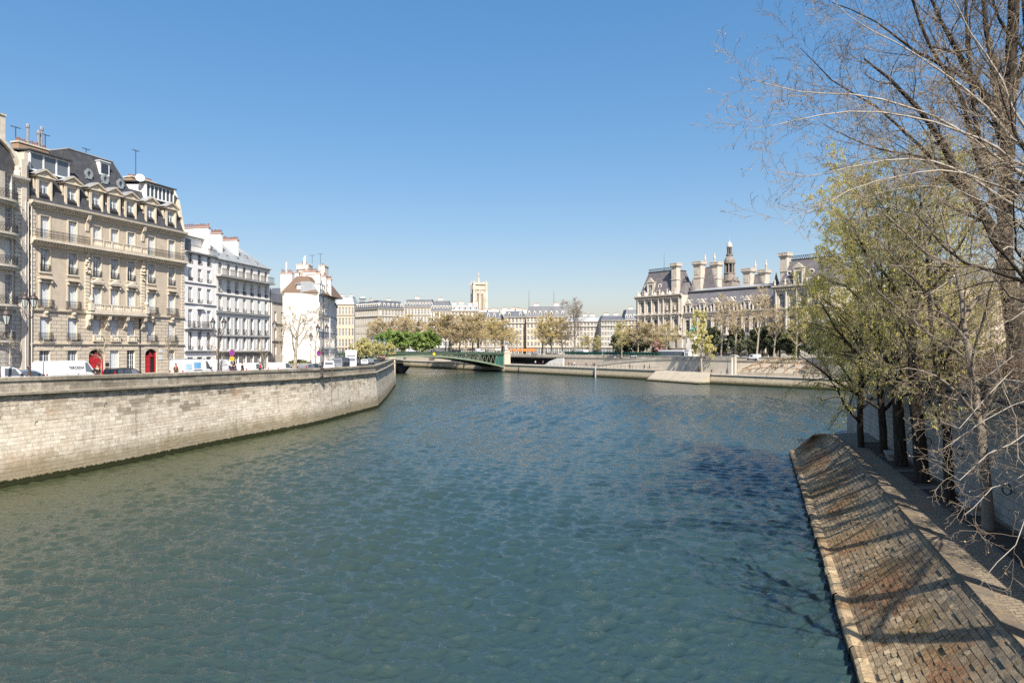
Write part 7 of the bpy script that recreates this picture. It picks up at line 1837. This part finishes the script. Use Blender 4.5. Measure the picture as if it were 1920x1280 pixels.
# ---- far trees: a few crowns, reused
def far_kind(seed, H, spread, leafm, leafsz, leaves, twig=TWIG_F, bark=BARK_P, trunk_h=.25, kids=(12, 8, 7), dens_=1, asp=.45, r0=.28, up=.05, fork=.75):
    t = Tree(seed)
    P_ = [dict(seg=8, wig=.04, up=.05, kids=kids[0], start=trunk_h, taper=.15),
          dict(seg=5, wig=.14, up=up, kids=kids[1], ang=fork, lr=spread, fall=.55, rr=.55),
          dict(seg=4, wig=.2, up=up*.6, kids=kids[2], ang=.65, lr=.5, rr=.5, fall=.3, start=.2),
          dict(seg=3, wig=.22, up=.02, kids=5, ang=.6, lr=.55, rr=.55, fall=.3, leaf=leaves*.4),
          dict(seg=2, wig=.25, up=0, ang=.6, lr=.6, rr=.7, leaf=leaves, kids=0)]
    t.grow((0, 0, 0), (0, 0, 1), H, r0, 0, P_)
    return (t.mesh((0, 1), SD, [bark], 'trunk'), t.mesh((2, 3, 4), {2: 4, 3: 3, 4: 3}, [twig, leafm], 'crown', (leafsz, asp, False), minr=.022))
K_PLANE = far_kind(11, 14.5, .55, LEAF_R, .21, 2.2)
K_PLANE2 = far_kind(12, 14.5, .56, LEAF_O, .22, 2.2)
K_HALL = far_kind(23, 15, .45, LEAF_R, .16, .9, trunk_h=.35, kids=(11, 7, 6))
K_OLIVE = far_kind(13, 13, .58, LEAF_G, .22, 1.6)
K_GREEN = far_kind(14, 9, .62, LEAF_B, .55, 3.2, trunk_h=.28, kids=(12, 7, 6))
K_DARK = far_kind(15, 10, .55, LEAF_D, .5, 3., twig=TWIG_B, trunk_h=.1, kids=(14, 7, 7))
K_BARE = far_kind(16, 19, .48, LEAF_BUD, .10, .5, twig=M('grey brown twigs', (.30, .25, .21), .85, .2, 1), bark=BARK_G, trunk_h=.25, kids=(13, 9, 7), r0=.42, up=.09, fork=.6)
K_DROOP = far_kind(17, 13, .40, LEAF_G, .30, 2., trunk_h=.22, up=-.02, fork=.9)
K_PINK = far_kind(18, 6, .6, LEAF_K, .3, 3., trunk_h=.2, kids=(9, 6, 5))
K_SHRUB = far_kind(19, 5, .8, LEAF_G, .22, 2.2, trunk_h=.05, kids=(12, 6, 6), r0=.08)
rt = random.Random(21)
def ft(kind, px, d, zb, ytop, label, group, name='plane_tree', base=14.5, wide=1.):
    Hh = EYE+(HOR-ytop)*d/F-zb; s_ = Hh/(base*1.08); wide = wide*(1.45 if name == 'plane_tree' and px < 1100 else .95 if px > 1300 and name == 'plane_tree' else 1.1); place_tree(name, label, G(px, d, zb), *kind, group=group, rz=rt.random()*6.28, sc_=(s_*wide, s_*wide, s_))
GP = 'plane trees along the far right bank'
for k, (px, d, yt, kd, lb) in enumerate(((722, 352, 606, K_PLANE, 'leftmost tan plane tree above the green trees at the bridge'), (752, 350, 603, K_PLANE, 'second tan plane tree from the left above the bright green trees'), (783, 347, 604, K_PLANE, 'third tan plane tree from the left above the bright green trees'),
    (822, 343, 598, K_PLANE2, 'tan plane tree just right of the bright green trees'), (846, 341, 592, K_PLANE, 'broad tan plane tree left of the tower'), (874, 338, 590, K_PLANE, 'tallest tan plane tree below the tower'), (900, 336, 600, K_PLANE2, 'tan plane tree below and right of the tower'), (926, 334, 606, K_PLANE2, 'last tan plane tree before the bridge head'),
    (1016, 312, 604, K_OLIVE, 'olive plane tree right of the orange awning'), (1035, 305, 600, K_PLANE2, 'olive plane tree with a straight stem in the middle of its row'), (1056, 300, 606, K_PLANE2, 'tan plane tree just left of the tall bare tree'),
    (1166, 262, 603, K_OLIVE, 'round olive tree in front of the dark evergreen left of the town hall'), (1196, 258, 605, K_PLANE, 'tan plane tree with a pale stem at the left corner of the town hall'), (1224, 254, 608, K_PLANE, 'tan plane tree under the left pavilion'), (1250, 250, 612, K_PLANE2, 'olive tan tree right of the left pavilion'),
    (1352, 232, 560, K_HALL, 'tall brownish plane tree in front of the town hall middle'), (1378, 226, 575, K_HALL, 'leaning plane tree in front of the balustrade'), (1418, 214, 548, K_HALL, 'large plane tree with a tall pale trunk in front of the right pavilion'), (1450, 212, 580, K_HALL, 'tan tree between the large plane and the right pavilion'), (1492, 205, 572, K_OLIVE, 'olive tree below the right pavilion'))):
    ft(kd, px, d, 7.2, yt, lb, GP)
_o = 'first second third fourth fifth sixth seventh eighth ninth'.split()
for k, px in enumerate((708, 737, 768, 835, 860, 887, 913, 938)): ft(K_PLANE if k % 2 else K_PLANE2, px, 358, 7.2, 606-(k % 3)*3, '%s tree from the left in the back row of tan plane trees' % _o[k], 'back row of plane trees on the far bank')
ft(K_PLANE2, 948+14, 338, 7.2, 622, 'small olive street tree in front of the iron balconies', GP)
ft(K_OLIVE, 1086+10, 300, 7.2, 628, 'light green low tree right of the tall bare tree', GP); ft(K_OLIVE, 1124, 290, 7.2, 630, 'second light green low tree right of the tall bare tree', GP)
ft(K_BARE, 1078, 292, 7.2, 566, 'tall bare grey tree rising above the far rooftops', None, 'bare_tree', 19)
for k, (px, d, yt) in enumerate(((712, 292, 632), (733, 296, 626), (756, 300, 629), (779, 303, 631), (797, 306, 627), (812, 309, 632))):
    ft(K_GREEN, px, d, 7.0, yt, ['bright green tree at the left end of its row behind the bridge', 'second bright green tree from the left behind the bridge', 'third bright green tree from the left behind the bridge', 'fourth bright green tree from the left behind the bridge', 'tallest bright green tree behind the yellow bridge sign', 'bright green tree at the right end of its row behind the bridge'][k], 'bright green trees behind the bridge', 'green_tree', 9, 1.15)
for k, (px, d, yt, lb) in enumerate(((1162, 278, 628, 'dark evergreen behind the round olive tree'), (1181, 275, 620, 'dark evergreen left of the town hall corner'), (1213, 268, 618, 'dark evergreen under the left pavilion windows'), (1240, 262, 632, 'low dark evergreen behind the bus'), (1340, 245, 618, 'dark evergreen behind the garden balustrade'), (1385, 236, 615, 'dark evergreen behind the leaning plane tree'), (1430, 222, 618, 'dark evergreen right of the large pale trunk'), (1462, 218, 610, 'dark evergreen in the garden below the right pavilion'), (1496, 212, 614, 'dark evergreen at the right end of the garden'), (1535, 205, 612, 'dark evergreen half hidden by the near green trees'), (1575, 196, 608, 'dark evergreen behind the near green trees'))):
    ft(K_DARK, px, d, 7.2, yt, lb, 'dark evergreens of the garden', 'evergreen_tree', 10)
ft(K_PINK, 1233, 252, 7.2, 640, 'small pink blossoming tree beside the bus', None, 'blossom_tree', 6)
p = offq(1316, 2.5, FQ[:4]); ft(K_DROOP, 1316, p.y, 2.9, 588, 'slender yellow green tree standing on the low quay terrace', None, 'quay_tree', 13, .75)
for k, (px, d, yt, kd) in enumerate(((1610, 180, 560, K_OLIVE), (1650, 170, 575, K_PLANE2), (1700, 165, 560, K_PLANE2), (1760, 150, 570, K_OLIVE), (1830, 140, 560, K_PLANE2), (1570, 190, 590, K_PLANE2))):
    ft(kd, px, d, 7.2, yt, ['olive street tree behind the near quay trees, left one', 'tan street tree behind the near quay trees', 'tan street tree seen between the near quay trunks', 'olive street tree behind the pale leaning trunk', 'tan street tree left of the thick dark trunk', 'tan street tree behind the drooping green foliage'][k], 'street trees behind the near quay')
# shrubs at the bridge approach
for k, px in enumerate((676, 686, 697, 707, 722)):
    ft(K_SHRUB, px, 190+k*9, 6.95, 641+k, ['pale young tree at the left of the bridge approach', 'second pale young tree of the bridge approach', 'third pale young tree of the bridge approach', 'pale young tree beside the slim lamps', 'pale young tree at the bridge railing'][k], 'young pale trees of the bridge approach', 'young_tree', 5)
# ---- left bank bare trees
def bare(seed, H, r0, kids, spread, fork, th, up, leaf=.3, leafm=LEAF_BUD, twig=TWIG_B, bark=BARK_P, lsz=.06, minr=.008):
    t = Tree(seed); t.grow((0, 0, 0), (0, 0, 1), H, r0, 0, [dict(seg=8, wig=.05, up=.04, kids=kids[0], start=th, taper=.3), dict(seg=7, wig=.2, up=up, kids=kids[1], ang=fork, lr=spread, fall=.35, rr=.6), dict(seg=5, wig=.25, up=.04, kids=kids[2], ang=.7, lr=.42, rr=.5, fall=.3), dict(seg=3, wig=.25, up=.03, kids=kids[3], ang=.7, lr=.5, rr=.5, leaf=leaf), dict(seg=2, wig=.3, up=0, ang=.6, lr=.6, rr=.6, leaf=leaf, kids=0)])
    return t.mesh((0, 1), SD, [bark], 'trunk'), t.mesh((2, 3, 4), SD, [twig, leafm], 'crown', (lsz, .35, False), minr=minr)
kb = bare(31, 9.2, .33, (9, 8, 6, 3), .62, .85, .30, .05, minr=.014)
place_tree('bare_tree', 'big bare spreading tree in front of the white gable', G(553, 118, 6.95), *kb, rz=.6, sc_=1.1)
kb2 = bare(32, 8, .14, (9, 6, 4, 2), .5, .75, .25, .08, minr=.012)
for px, d, s_, lb in ((524, 126, 1., 'bare reddish tree left of the big spreading tree'), (592, 118, 1.05, 'bare young tree between the two street lamps'), (616, 150, .8, 'bare young tree beyond the double street lamp')): place_tree('bare_tree', lb, G(px, d, 6.95), *kb2, group='bare street trees of the left quay', rz=d, sc_=s_)
kb3 = bare(33, 4.6, .075, (11, 6, 4, 0), .5, .8, .35, .10, leaf=.5, leafm=LEAF_G)
kb4 = bare(34, 3.9, .12, (6, 5, 3, 0), .55, .7, .55, .12)
for kd, px, d, s_, lb in ((kb4, 21, 57.2, 1.0, 'pollarded young tree in front of the left house'), (kb3, 187.5, 64.5, 1.0, 'slender bare sapling in front of the left red door'), (kb3, 316.5, 71.5, 1.02, 'slender sapling right of the right red door'), (kb3, 415, 81.5, .95, 'sapling with first green leaves beside the brown double lamp'), (kb3, 497, 93, .9, 'thin sapling in front of the grey shop front')): place_tree('sapling', lb, pos(px, d, .1), *kd, group='young street trees along the parapet', rz=d*2.3, sc_=s_)
hs = Tree(40)
for i in range(2600):
    a, b = hs.r.random()*6.28, hs.r.random()**.5; hs.leaf.append((2.9*b*math.cos(a), 1.3*b*math.sin(a), .2+1.75*math.sqrt(max(0, 1-b*b))*hs.r.uniform(.8, 1.03)))
hs.add([(0, 0, 0), (0, 0, .8)], [.06, .05], 0)
o = put('clipped_hedge', hs.mesh((0,), SD, [BARK_G, leafM('olive hedge leaves', (.10, .12, .03), (.19, .19, .06))], 'clipped_hedge', (.16, .45, False)), None, G(560, 122, 6.95), label='rounded olive hedge beside the big bare tree', category='hedge')
# ---- near right: quay trees with yellow green tassels
def tassel(seed, H, r0, lean, leaves, kids=(13, 9, 9, 5), spread=.46, th=.24):
    spread = {51: .37, 52: .41}.get(seed, spread); th = {51: .07, 52: .12, 53: .18}.get(seed, th)
    t = Tree(seed)
    P_ = [dict(seg=12, wig=.035, up=.03, kids=kids[0], start=th, taper=.15), dict(seg=7, wig=.13, up=.05, kids=kids[1], ang=.9, lr=spread, fall=.42, rr=.55), dict(seg=5, wig=.2, up=-.01, kids=kids[2], ang=.7, lr=.45, rr=.5, fall=.3),
          dict(seg=4, wig=.22, up=-.07, kids=kids[3], ang=.65, lr=.5, rr=.5, fall=.3, leaf=leaves), dict(seg=3, wig=.2, up=-.14, ang=.6, lr=.6, rr=.6, leaf=leaves, kids=0)]
    t.grow((0, 0, 0), Vector((lean[0], lean[1], 1)).normalized().to_tuple(), H, r0, 0, P_)
    return t.mesh((0, 1, 2), SD, [BARK_D], 'trunk', minr=.012), t.mesh((3, 4), SD, [TWIG_B, LEAF_T], 'crown', (.155, .17, True), minr=.007)
GT = 'trees with yellow green tassels on the lower path'
for seed, px, py, H, r0, lean, lv, kd, lb in ((51, 1615, 838, 16.5, .26, (-.05, 0), 3.8, (20, 10, 8, 4), 'tasselled tree at the river end of the lower path, farthest trunk'), (52, 1657, 848, 19.5, .30, (-.04, 0), 3.5, (20, 10, 8, 4), 'tasselled tree with a leaf clad base, second farthest trunk'), (53, 1690, 873, 19.0, .42, (-.03, 0), 3.2, (18, 10, 8, 4), 'tasselled tree with a thick trunk beside the farther bench'),
    (54, 1728, 903, 17, .44, (-.05, .02), 2.6, (16, 9, 8, 4), 'tasselled tree with a thick black trunk in the middle of the row'), (55, 1781, 939, 14.5, .26, (-.085, .02), 1.4, (13, 8, 8, 4), 'slim leaning tree with a dark trunk left of the near bench')):
    d = F*(EYE-3.06)/(py-HOR); tr, cr = tassel(seed, H, r0, lean, lv, kd); place_tree('quay_tree', lb, G(px, d, 3.06), tr, cr, GT)
# same row, nearer than the picture's edge: their trunks throw the shadows over the slope
for seed, y, H, r0, lb in ((57, 24.2, 14, .36, 'row tree just outside the right edge whose trunk shadow crosses the slope'), (58, 18.6, 14, .40, 'next row tree outside the right edge, nearer the camera'), (59, 13.2, 14, .42, 'nearest row tree outside the right edge beside the bridge')):
    tr, cr = tassel(seed, H, r0, (-.03, .02), 0, (8, 6, 5, 2), th=.55); place_tree('quay_tree', lb, (wallx(y)-1.0, y, 3.06), tr, cr, GT)
# pale leaning tree by the near bench
t = Tree(56)
PB_ = [dict(seg=8, wig=.03, up=0, kids=10, start=.3), dict(seg=8, wig=.1, up=.03, kids=9, ang=.8, lr=.4, rr=.45, fall=.3, start=.1), dict(seg=6, wig=.17, up=.03, kids=7, ang=.7, len=2.6, rr=.45, fall=.4, start=.1),
       dict(seg=4, wig=.2, up=.0, kids=4, ang=.65, len=1.1, rr=.5, fall=.3, leaf=.25), dict(seg=3, wig=.22, up=.0, ang=.7, len=.5, rr=.6, leaf=.25, kids=0)]
base = G(1852, 29.8, 3.06)
def C(*a): return [P(*q) for q in a]
t.limb([base]+C((1848, 900, 29.9), (1838, 800, 30.1), (1826, 720, 30.3), (1812, 640, 30.5), (1803, 560, 30.8), (1785, 480, 31), (1762, 390, 31.5), (1745, 300, 31.8)), .26, .012, 0, PB_, 10)
for c, r0 in ((((1836, 790, 30.1), (1800, 740, 29.6), (1755, 705, 29), (1700, 690, 28.4), (1650, 700, 28)), .10), (((1812, 640, 30.5), (1770, 590, 30), (1735, 545, 29.6), (1690, 500, 29), (1640, 440, 28.6)), .12), (((1806, 600, 30.6), (1850, 530, 30.6), (1885, 450, 30.2)), .09),
              (((1838, 800, 30.1), (1870, 720, 29.4), (1890, 640, 29)), .08), (((1790, 500, 31), (1730, 470, 31), (1660, 400, 31), (1600, 360, 31)), .08)): t.limb(C(*c), r0, .015, 1, PB_, 9)
o = thing('quay_tree', 'pale stemmed tree rising from the lower path beside the near bench', 'tree', (0, 0, 0), 0, GT)
put('trunk', t.mesh((0, 1), SD, [M('sunlit grey bark', (.22, .185, .145), .85, .3, 2., .5)], 'trunk'), o); put('crown', t.mesh((2, 3, 4), SD, [TWIG_P, LEAF_T], 'crown', (.11, .16, True), minr=.006), o)
# ---- big bare poplar
t = Tree(60)
PP = [dict(seg=8, wig=.03, up=0, kids=8, start=.3), dict(seg=8, wig=.10, up=.05, kids=10, ang=.6, lr=.45, rr=.4, fall=.3, start=.15),
      dict(seg=7, wig=.13, up=.04, kids=8, ang=.62, len=3.8, rr=.45, fall=.45, start=.12), dict(seg=5, wig=.2, up=.02, kids=5, ang=.7, len=1.5, rr=.5, fall=.3, leaf=.6), dict(seg=3, wig=.25, up=.02, ang=.7, len=.5, rr=.6, leaf=1.0, kids=0)]
t.limb(C((1908, 760, 34), (1904, 640, 34), (1893, 560, 34), (1884, 470, 34), (1886, 380, 34), (1890, 250, 34), (1897, 100, 34), (1903, -120, 34)), .46, .20, 0, PP, 7, 1.2)
t.limb(C((1906, 620, 34.6), (1934, 480, 35), (1938, 300, 35.3), (1930, 120, 35.5), (1916, -120, 36)), .32, .14, 0, PP, 6, 1.2)
for c, r0, r1, n in ((((1888, 480, 34), (1845, 405, 33.6), (1810, 350, 33.2), (1782, 300, 32.8), (1745, 235, 32), (1690, 170, 31.3), (1620, 110, 30.6)), .30, .03, 14), (((1889, 300, 34), (1866, 215, 33.5), (1826, 150, 33), (1780, 70, 32.5), (1738, -20, 32)), .24, .05, 14),
    (((1893, 330, 34), (1872, 190, 34), (1850, 60, 34), (1838, -60, 34)), .22, .07, 12), (((1846, 175, 33.3), (1790, 135, 32.5), (1720, 100, 31.6), (1640, 40, 30.6), (1560, 5, 30)), .11, .015, 14), (((1838, 390, 33.5), (1770, 320, 32.4), (1700, 250, 31.6), (1640, 200, 31), (1560, 150, 30.2), (1500, 90, 29.6)), .12, .012, 16),
    (((1860, 330, 33.7), (1832, 240, 33), (1815, 100, 32.6), (1812, -40, 32.4)), .16, .05, 12), (((1884, 420, 34), (1835, 300, 33.2), (1800, 180, 32.6), (1745, 90, 32), (1700, -30, 31.4)), .18, .05, 14), (((1895, 200, 34), (1930, 60, 33.6), (1950, -60, 33)), .15, .06, 8), (((1782, 300, 32.8), (1700, 290, 32), (1620, 270, 31.4), (1540, 230, 30.8)), .08, .01, 12)):
    t.limb(C(*c), r0, r1, 1, PP, n)
o = thing('poplar_tree', 'huge bare tree with a thick dark trunk rising out of the picture at the right', 'tree', (0, 0, 0))
put('trunk', t.mesh((0, 1), {0: 14, 1: 8}, [BARK_D], 'trunk'), o); put('crown', t.mesh((2, 3, 4), SD, [M('brown grey twigs', (.13, .10, .072), .8, .2, 2), LEAF_BUD], 'crown', (.06, .35, False), minr=.006), o)
# ---- second bare tree, its trunk just out of the picture, pale arching boughs
t = Tree(61)
P2 = [dict(seg=8, wig=.03, up=0, kids=0, start=.4), dict(seg=8, wig=.1, up=.02, kids=9, ang=.6, lr=.4, rr=.4, fall=.3, start=.15),
      dict(seg=7, wig=.12, up=.02, kids=7, ang=.6, len=2.8, rr=.4, fall=.45, start=.1), dict(seg=5, wig=.2, up=.02, kids=4, ang=.7, len=1.15, rr=.5, fall=.3, leaf=.5), dict(seg=3, wig=.25, up=.02, ang=.7, len=.4, rr=.6, leaf=.9, kids=0)]
b0 = Vector((22.8, 25.5, 8.4))
t.limb([b0, b0+Vector((0, 0, 4)), b0+Vector((.3, .3, 9)), b0+Vector((0, 0, 18))], .45, .2, 0, P2, 0, 1.2)
S = lambda z: b0+Vector((0, 0, z))
for a, c, r0, n in ((5, ((1935, 405, 25.4), (1880, 370, 25.2), (1820, 335, 25), (1750, 303, 24.8), (1660, 300, 24.6), (1590, 315, 24.4), (1510, 332, 24.2), (1440, 318, 24)), .12, 20), (7.5, ((1935, 335, 25.6), (1860, 290, 25.2), (1790, 240, 24.8), (1700, 200, 24.4), (1600, 180, 24), (1500, 172, 23.6), (1408, 150, 23.2)), .12, 22),
    (4.2, ((1930, 425, 26), (1860, 385, 26.4), (1790, 355, 26.8), (1700, 352, 27), (1620, 370, 27)), .08, 14), (10, ((1930, 250, 25.4), (1880, 150, 25.2), (1820, 60, 25), (1770, -30, 24.8)), .13, 14), (8.5, ((1935, 320, 25), (1840, 260, 24.4), (1750, 230, 24), (1650, 210, 23.4), (1540, 215, 23), (1420, 240, 22.6)), .10, 20),
    (6, ((1930, 380, 24.8), (1850, 340, 24), (1760, 320, 23.4), (1640, 340, 23), (1550, 380, 22.6), (1470, 420, 22.4)), .08, 16), (9, ((1935, 290, 26), (1850, 200, 26.4), (1760, 130, 26.8), (1680, 80, 27), (1590, 30, 27.2), (1540, -20, 27.4)), .11, 18), (3, ((1930, 470, 25), (1860, 480, 24.5), (1790, 520, 24), (1730, 560, 23.6)), .06, 10)):
    t.limb([S(a)]+C(*c), r0*.72, .009, 1, P2, int(n*1.0))
o = thing('bare_tree', 'bare tree at the right edge whose pale arching boughs reach far over the river', 'tree', (0, 0, 0))
put('trunk', t.mesh((0, 1), {0: 12, 1: 6}, [M('pale grey bough bark', (.36, .32, .265), .8, .25, 3, .3)], 'trunk'), o); put('crown', t.mesh((2, 3, 4), SD, [TWIG_P, LEAF_BUD], 'crown', (.05, .35, False), minr=.0055), o)
# ---- tangled pale brush hanging over the wall at the right
t = Tree(62)
P3 = [dict(seg=6, wig=.05, up=0, kids=0), dict(seg=8, wig=.12, up=-.02, kids=8, ang=.6, lr=.4, rr=.5, fall=.3, start=.1), dict(seg=7, wig=.16, up=-.045, kids=6, ang=.65, len=1.9, rr=.5, fall=.4, start=.1), dict(seg=5, wig=.22, up=-.05, kids=3, ang=.8, len=.7, rr=.5, fall=.3, leaf=.2), dict(seg=3, wig=.3, up=.0, ang=.8, len=.25, rr=.6, leaf=.2, kids=0)]
b1 = Vector((19.9, 21.5, 8.4)); t.limb([b1, b1+Vector((-.1, 0, 1.5)), b1+Vector((0, .2, 3.2))], .16, .10, 0, P3, 0)
for c, r0, n in ((((1960, 700, 20.6), (1900, 690, 20.3), (1850, 740, 20), (1800, 800, 19.8), (1765, 790, 19.7)), .04, 12), (((1955, 790, 20.4), (1900, 830, 19.8), (1850, 850, 19.4), (1800, 900, 19), (1770, 880, 18.8)), .055, 16), (((1960, 860, 20), (1900, 900, 19.4), (1860, 915, 19), (1825, 950, 18.8), (1808, 965, 18.7)), .045, 7), (((1965, 900, 19), (1925, 960, 18.2), (1900, 1020, 17.8), (1870, 1055, 17.6), (1852, 1075, 17.5)), .04, 9),
    (((1960, 640, 21), (1905, 660, 21), (1860, 700, 21), (1820, 720, 21.2), (1785, 745, 21.4)), .05, 11), (((1960, 740, 20.8), (1900, 760, 20.6), (1840, 790, 20.6), (1800, 820, 20.4), (1770, 840, 20.4)), .045, 10), (((1950, 560, 21.5), (1900, 600, 21.5), (1850, 620, 22), (1790, 650, 22.5)), .06, 10), (((1950, 810, 21), (1890, 740, 21), (1860, 640, 21), (1845, 560, 21)), .05, 9), (((1940, 900, 20.5), (1905, 780, 20.6), (1870, 700, 20.8), (1810, 640, 21)), .05, 10)):
    t.limb([b1+Vector((0, .1, 1.6+r0*10))]+C(*c), r0*.7, .008, 1, P3, int(n*1.2))
o = thing('overhanging_bush', 'tangle of pale bare branches hanging over the right wall and lower path', 'shrub', (0, 0, 0))
put('stem', t.mesh((0, 1), {0: 8, 1: 5}, [M('pale grey bough bark', (.36, .32, .265))], 'stem'), o); put('branches', t.mesh((2, 3, 4), SD, [TWIG_P, LEAF_BUD], 'branches', (.05, .35, False), minr=.004), o)
# dark shrubs along the top of the wall
def shrub(seed, n, lx, leafm=LEAF_BUD):
    t = Tree(seed); P4 = [dict(seg=5, wig=.15, up=.05, kids=9, start=.1), dict(seg=5, wig=.2, up=.0, kids=6, ang=.8, len=1.3, rr=.5, fall=.3), dict(seg=4, wig=.3, up=-.03, kids=3, ang=.8, len=.6, rr=.5, leaf=.6), dict(seg=3, wig=.3, up=0, ang=.8, len=.25, rr=.6, leaf=.6, kids=0)]
    for i in range(n): t.grow((t.r.uniform(-lx, lx), t.r.uniform(-.6, .6), 0), (t.r.gauss(0, .4), t.r.gauss(0, .4), 1), t.r.uniform(1.4, 2.6), .03, 0, P4)
    return t.mesh((0, 1, 2, 3), {0: 5, 1: 4, 2: 3, 3: 3}, [M('dark brush twigs', (.15, .11, .085), .85, .2, 2), leafm], 'shrub', (.09, .35, False), minr=.006)
sm = [shrub(70, 16, 2.2), shrub(71, 16, 2.2, LEAF_T)]
lbs = ['dark brushwood on the wall top nearest the camera', 'dark brushwood behind the hanging pale tangle', 'dark brushwood beside the foot of the huge trunk', 'dark brushwood on the wall above the slim leaning trunk', 'brushwood with yellow buds on the wall above the thick black trunk', 'brushwood on the wall above the farther bench', 'brushwood on the wall above the leaf clad trunk', 'brushwood at the far end of the tall wall']
for i, y in enumerate((20.5, 25.5, 30.5, 36, 41, 46.5, 52, 58)):
    put('wall_shrub', sm[1 if i == 4 else 0], None, (wallx(y)+1.3, y, 8.42), R(71)+(math.pi if i % 2 else 0), label=lbs[i], category='shrub', group='brushwood along the wall top')
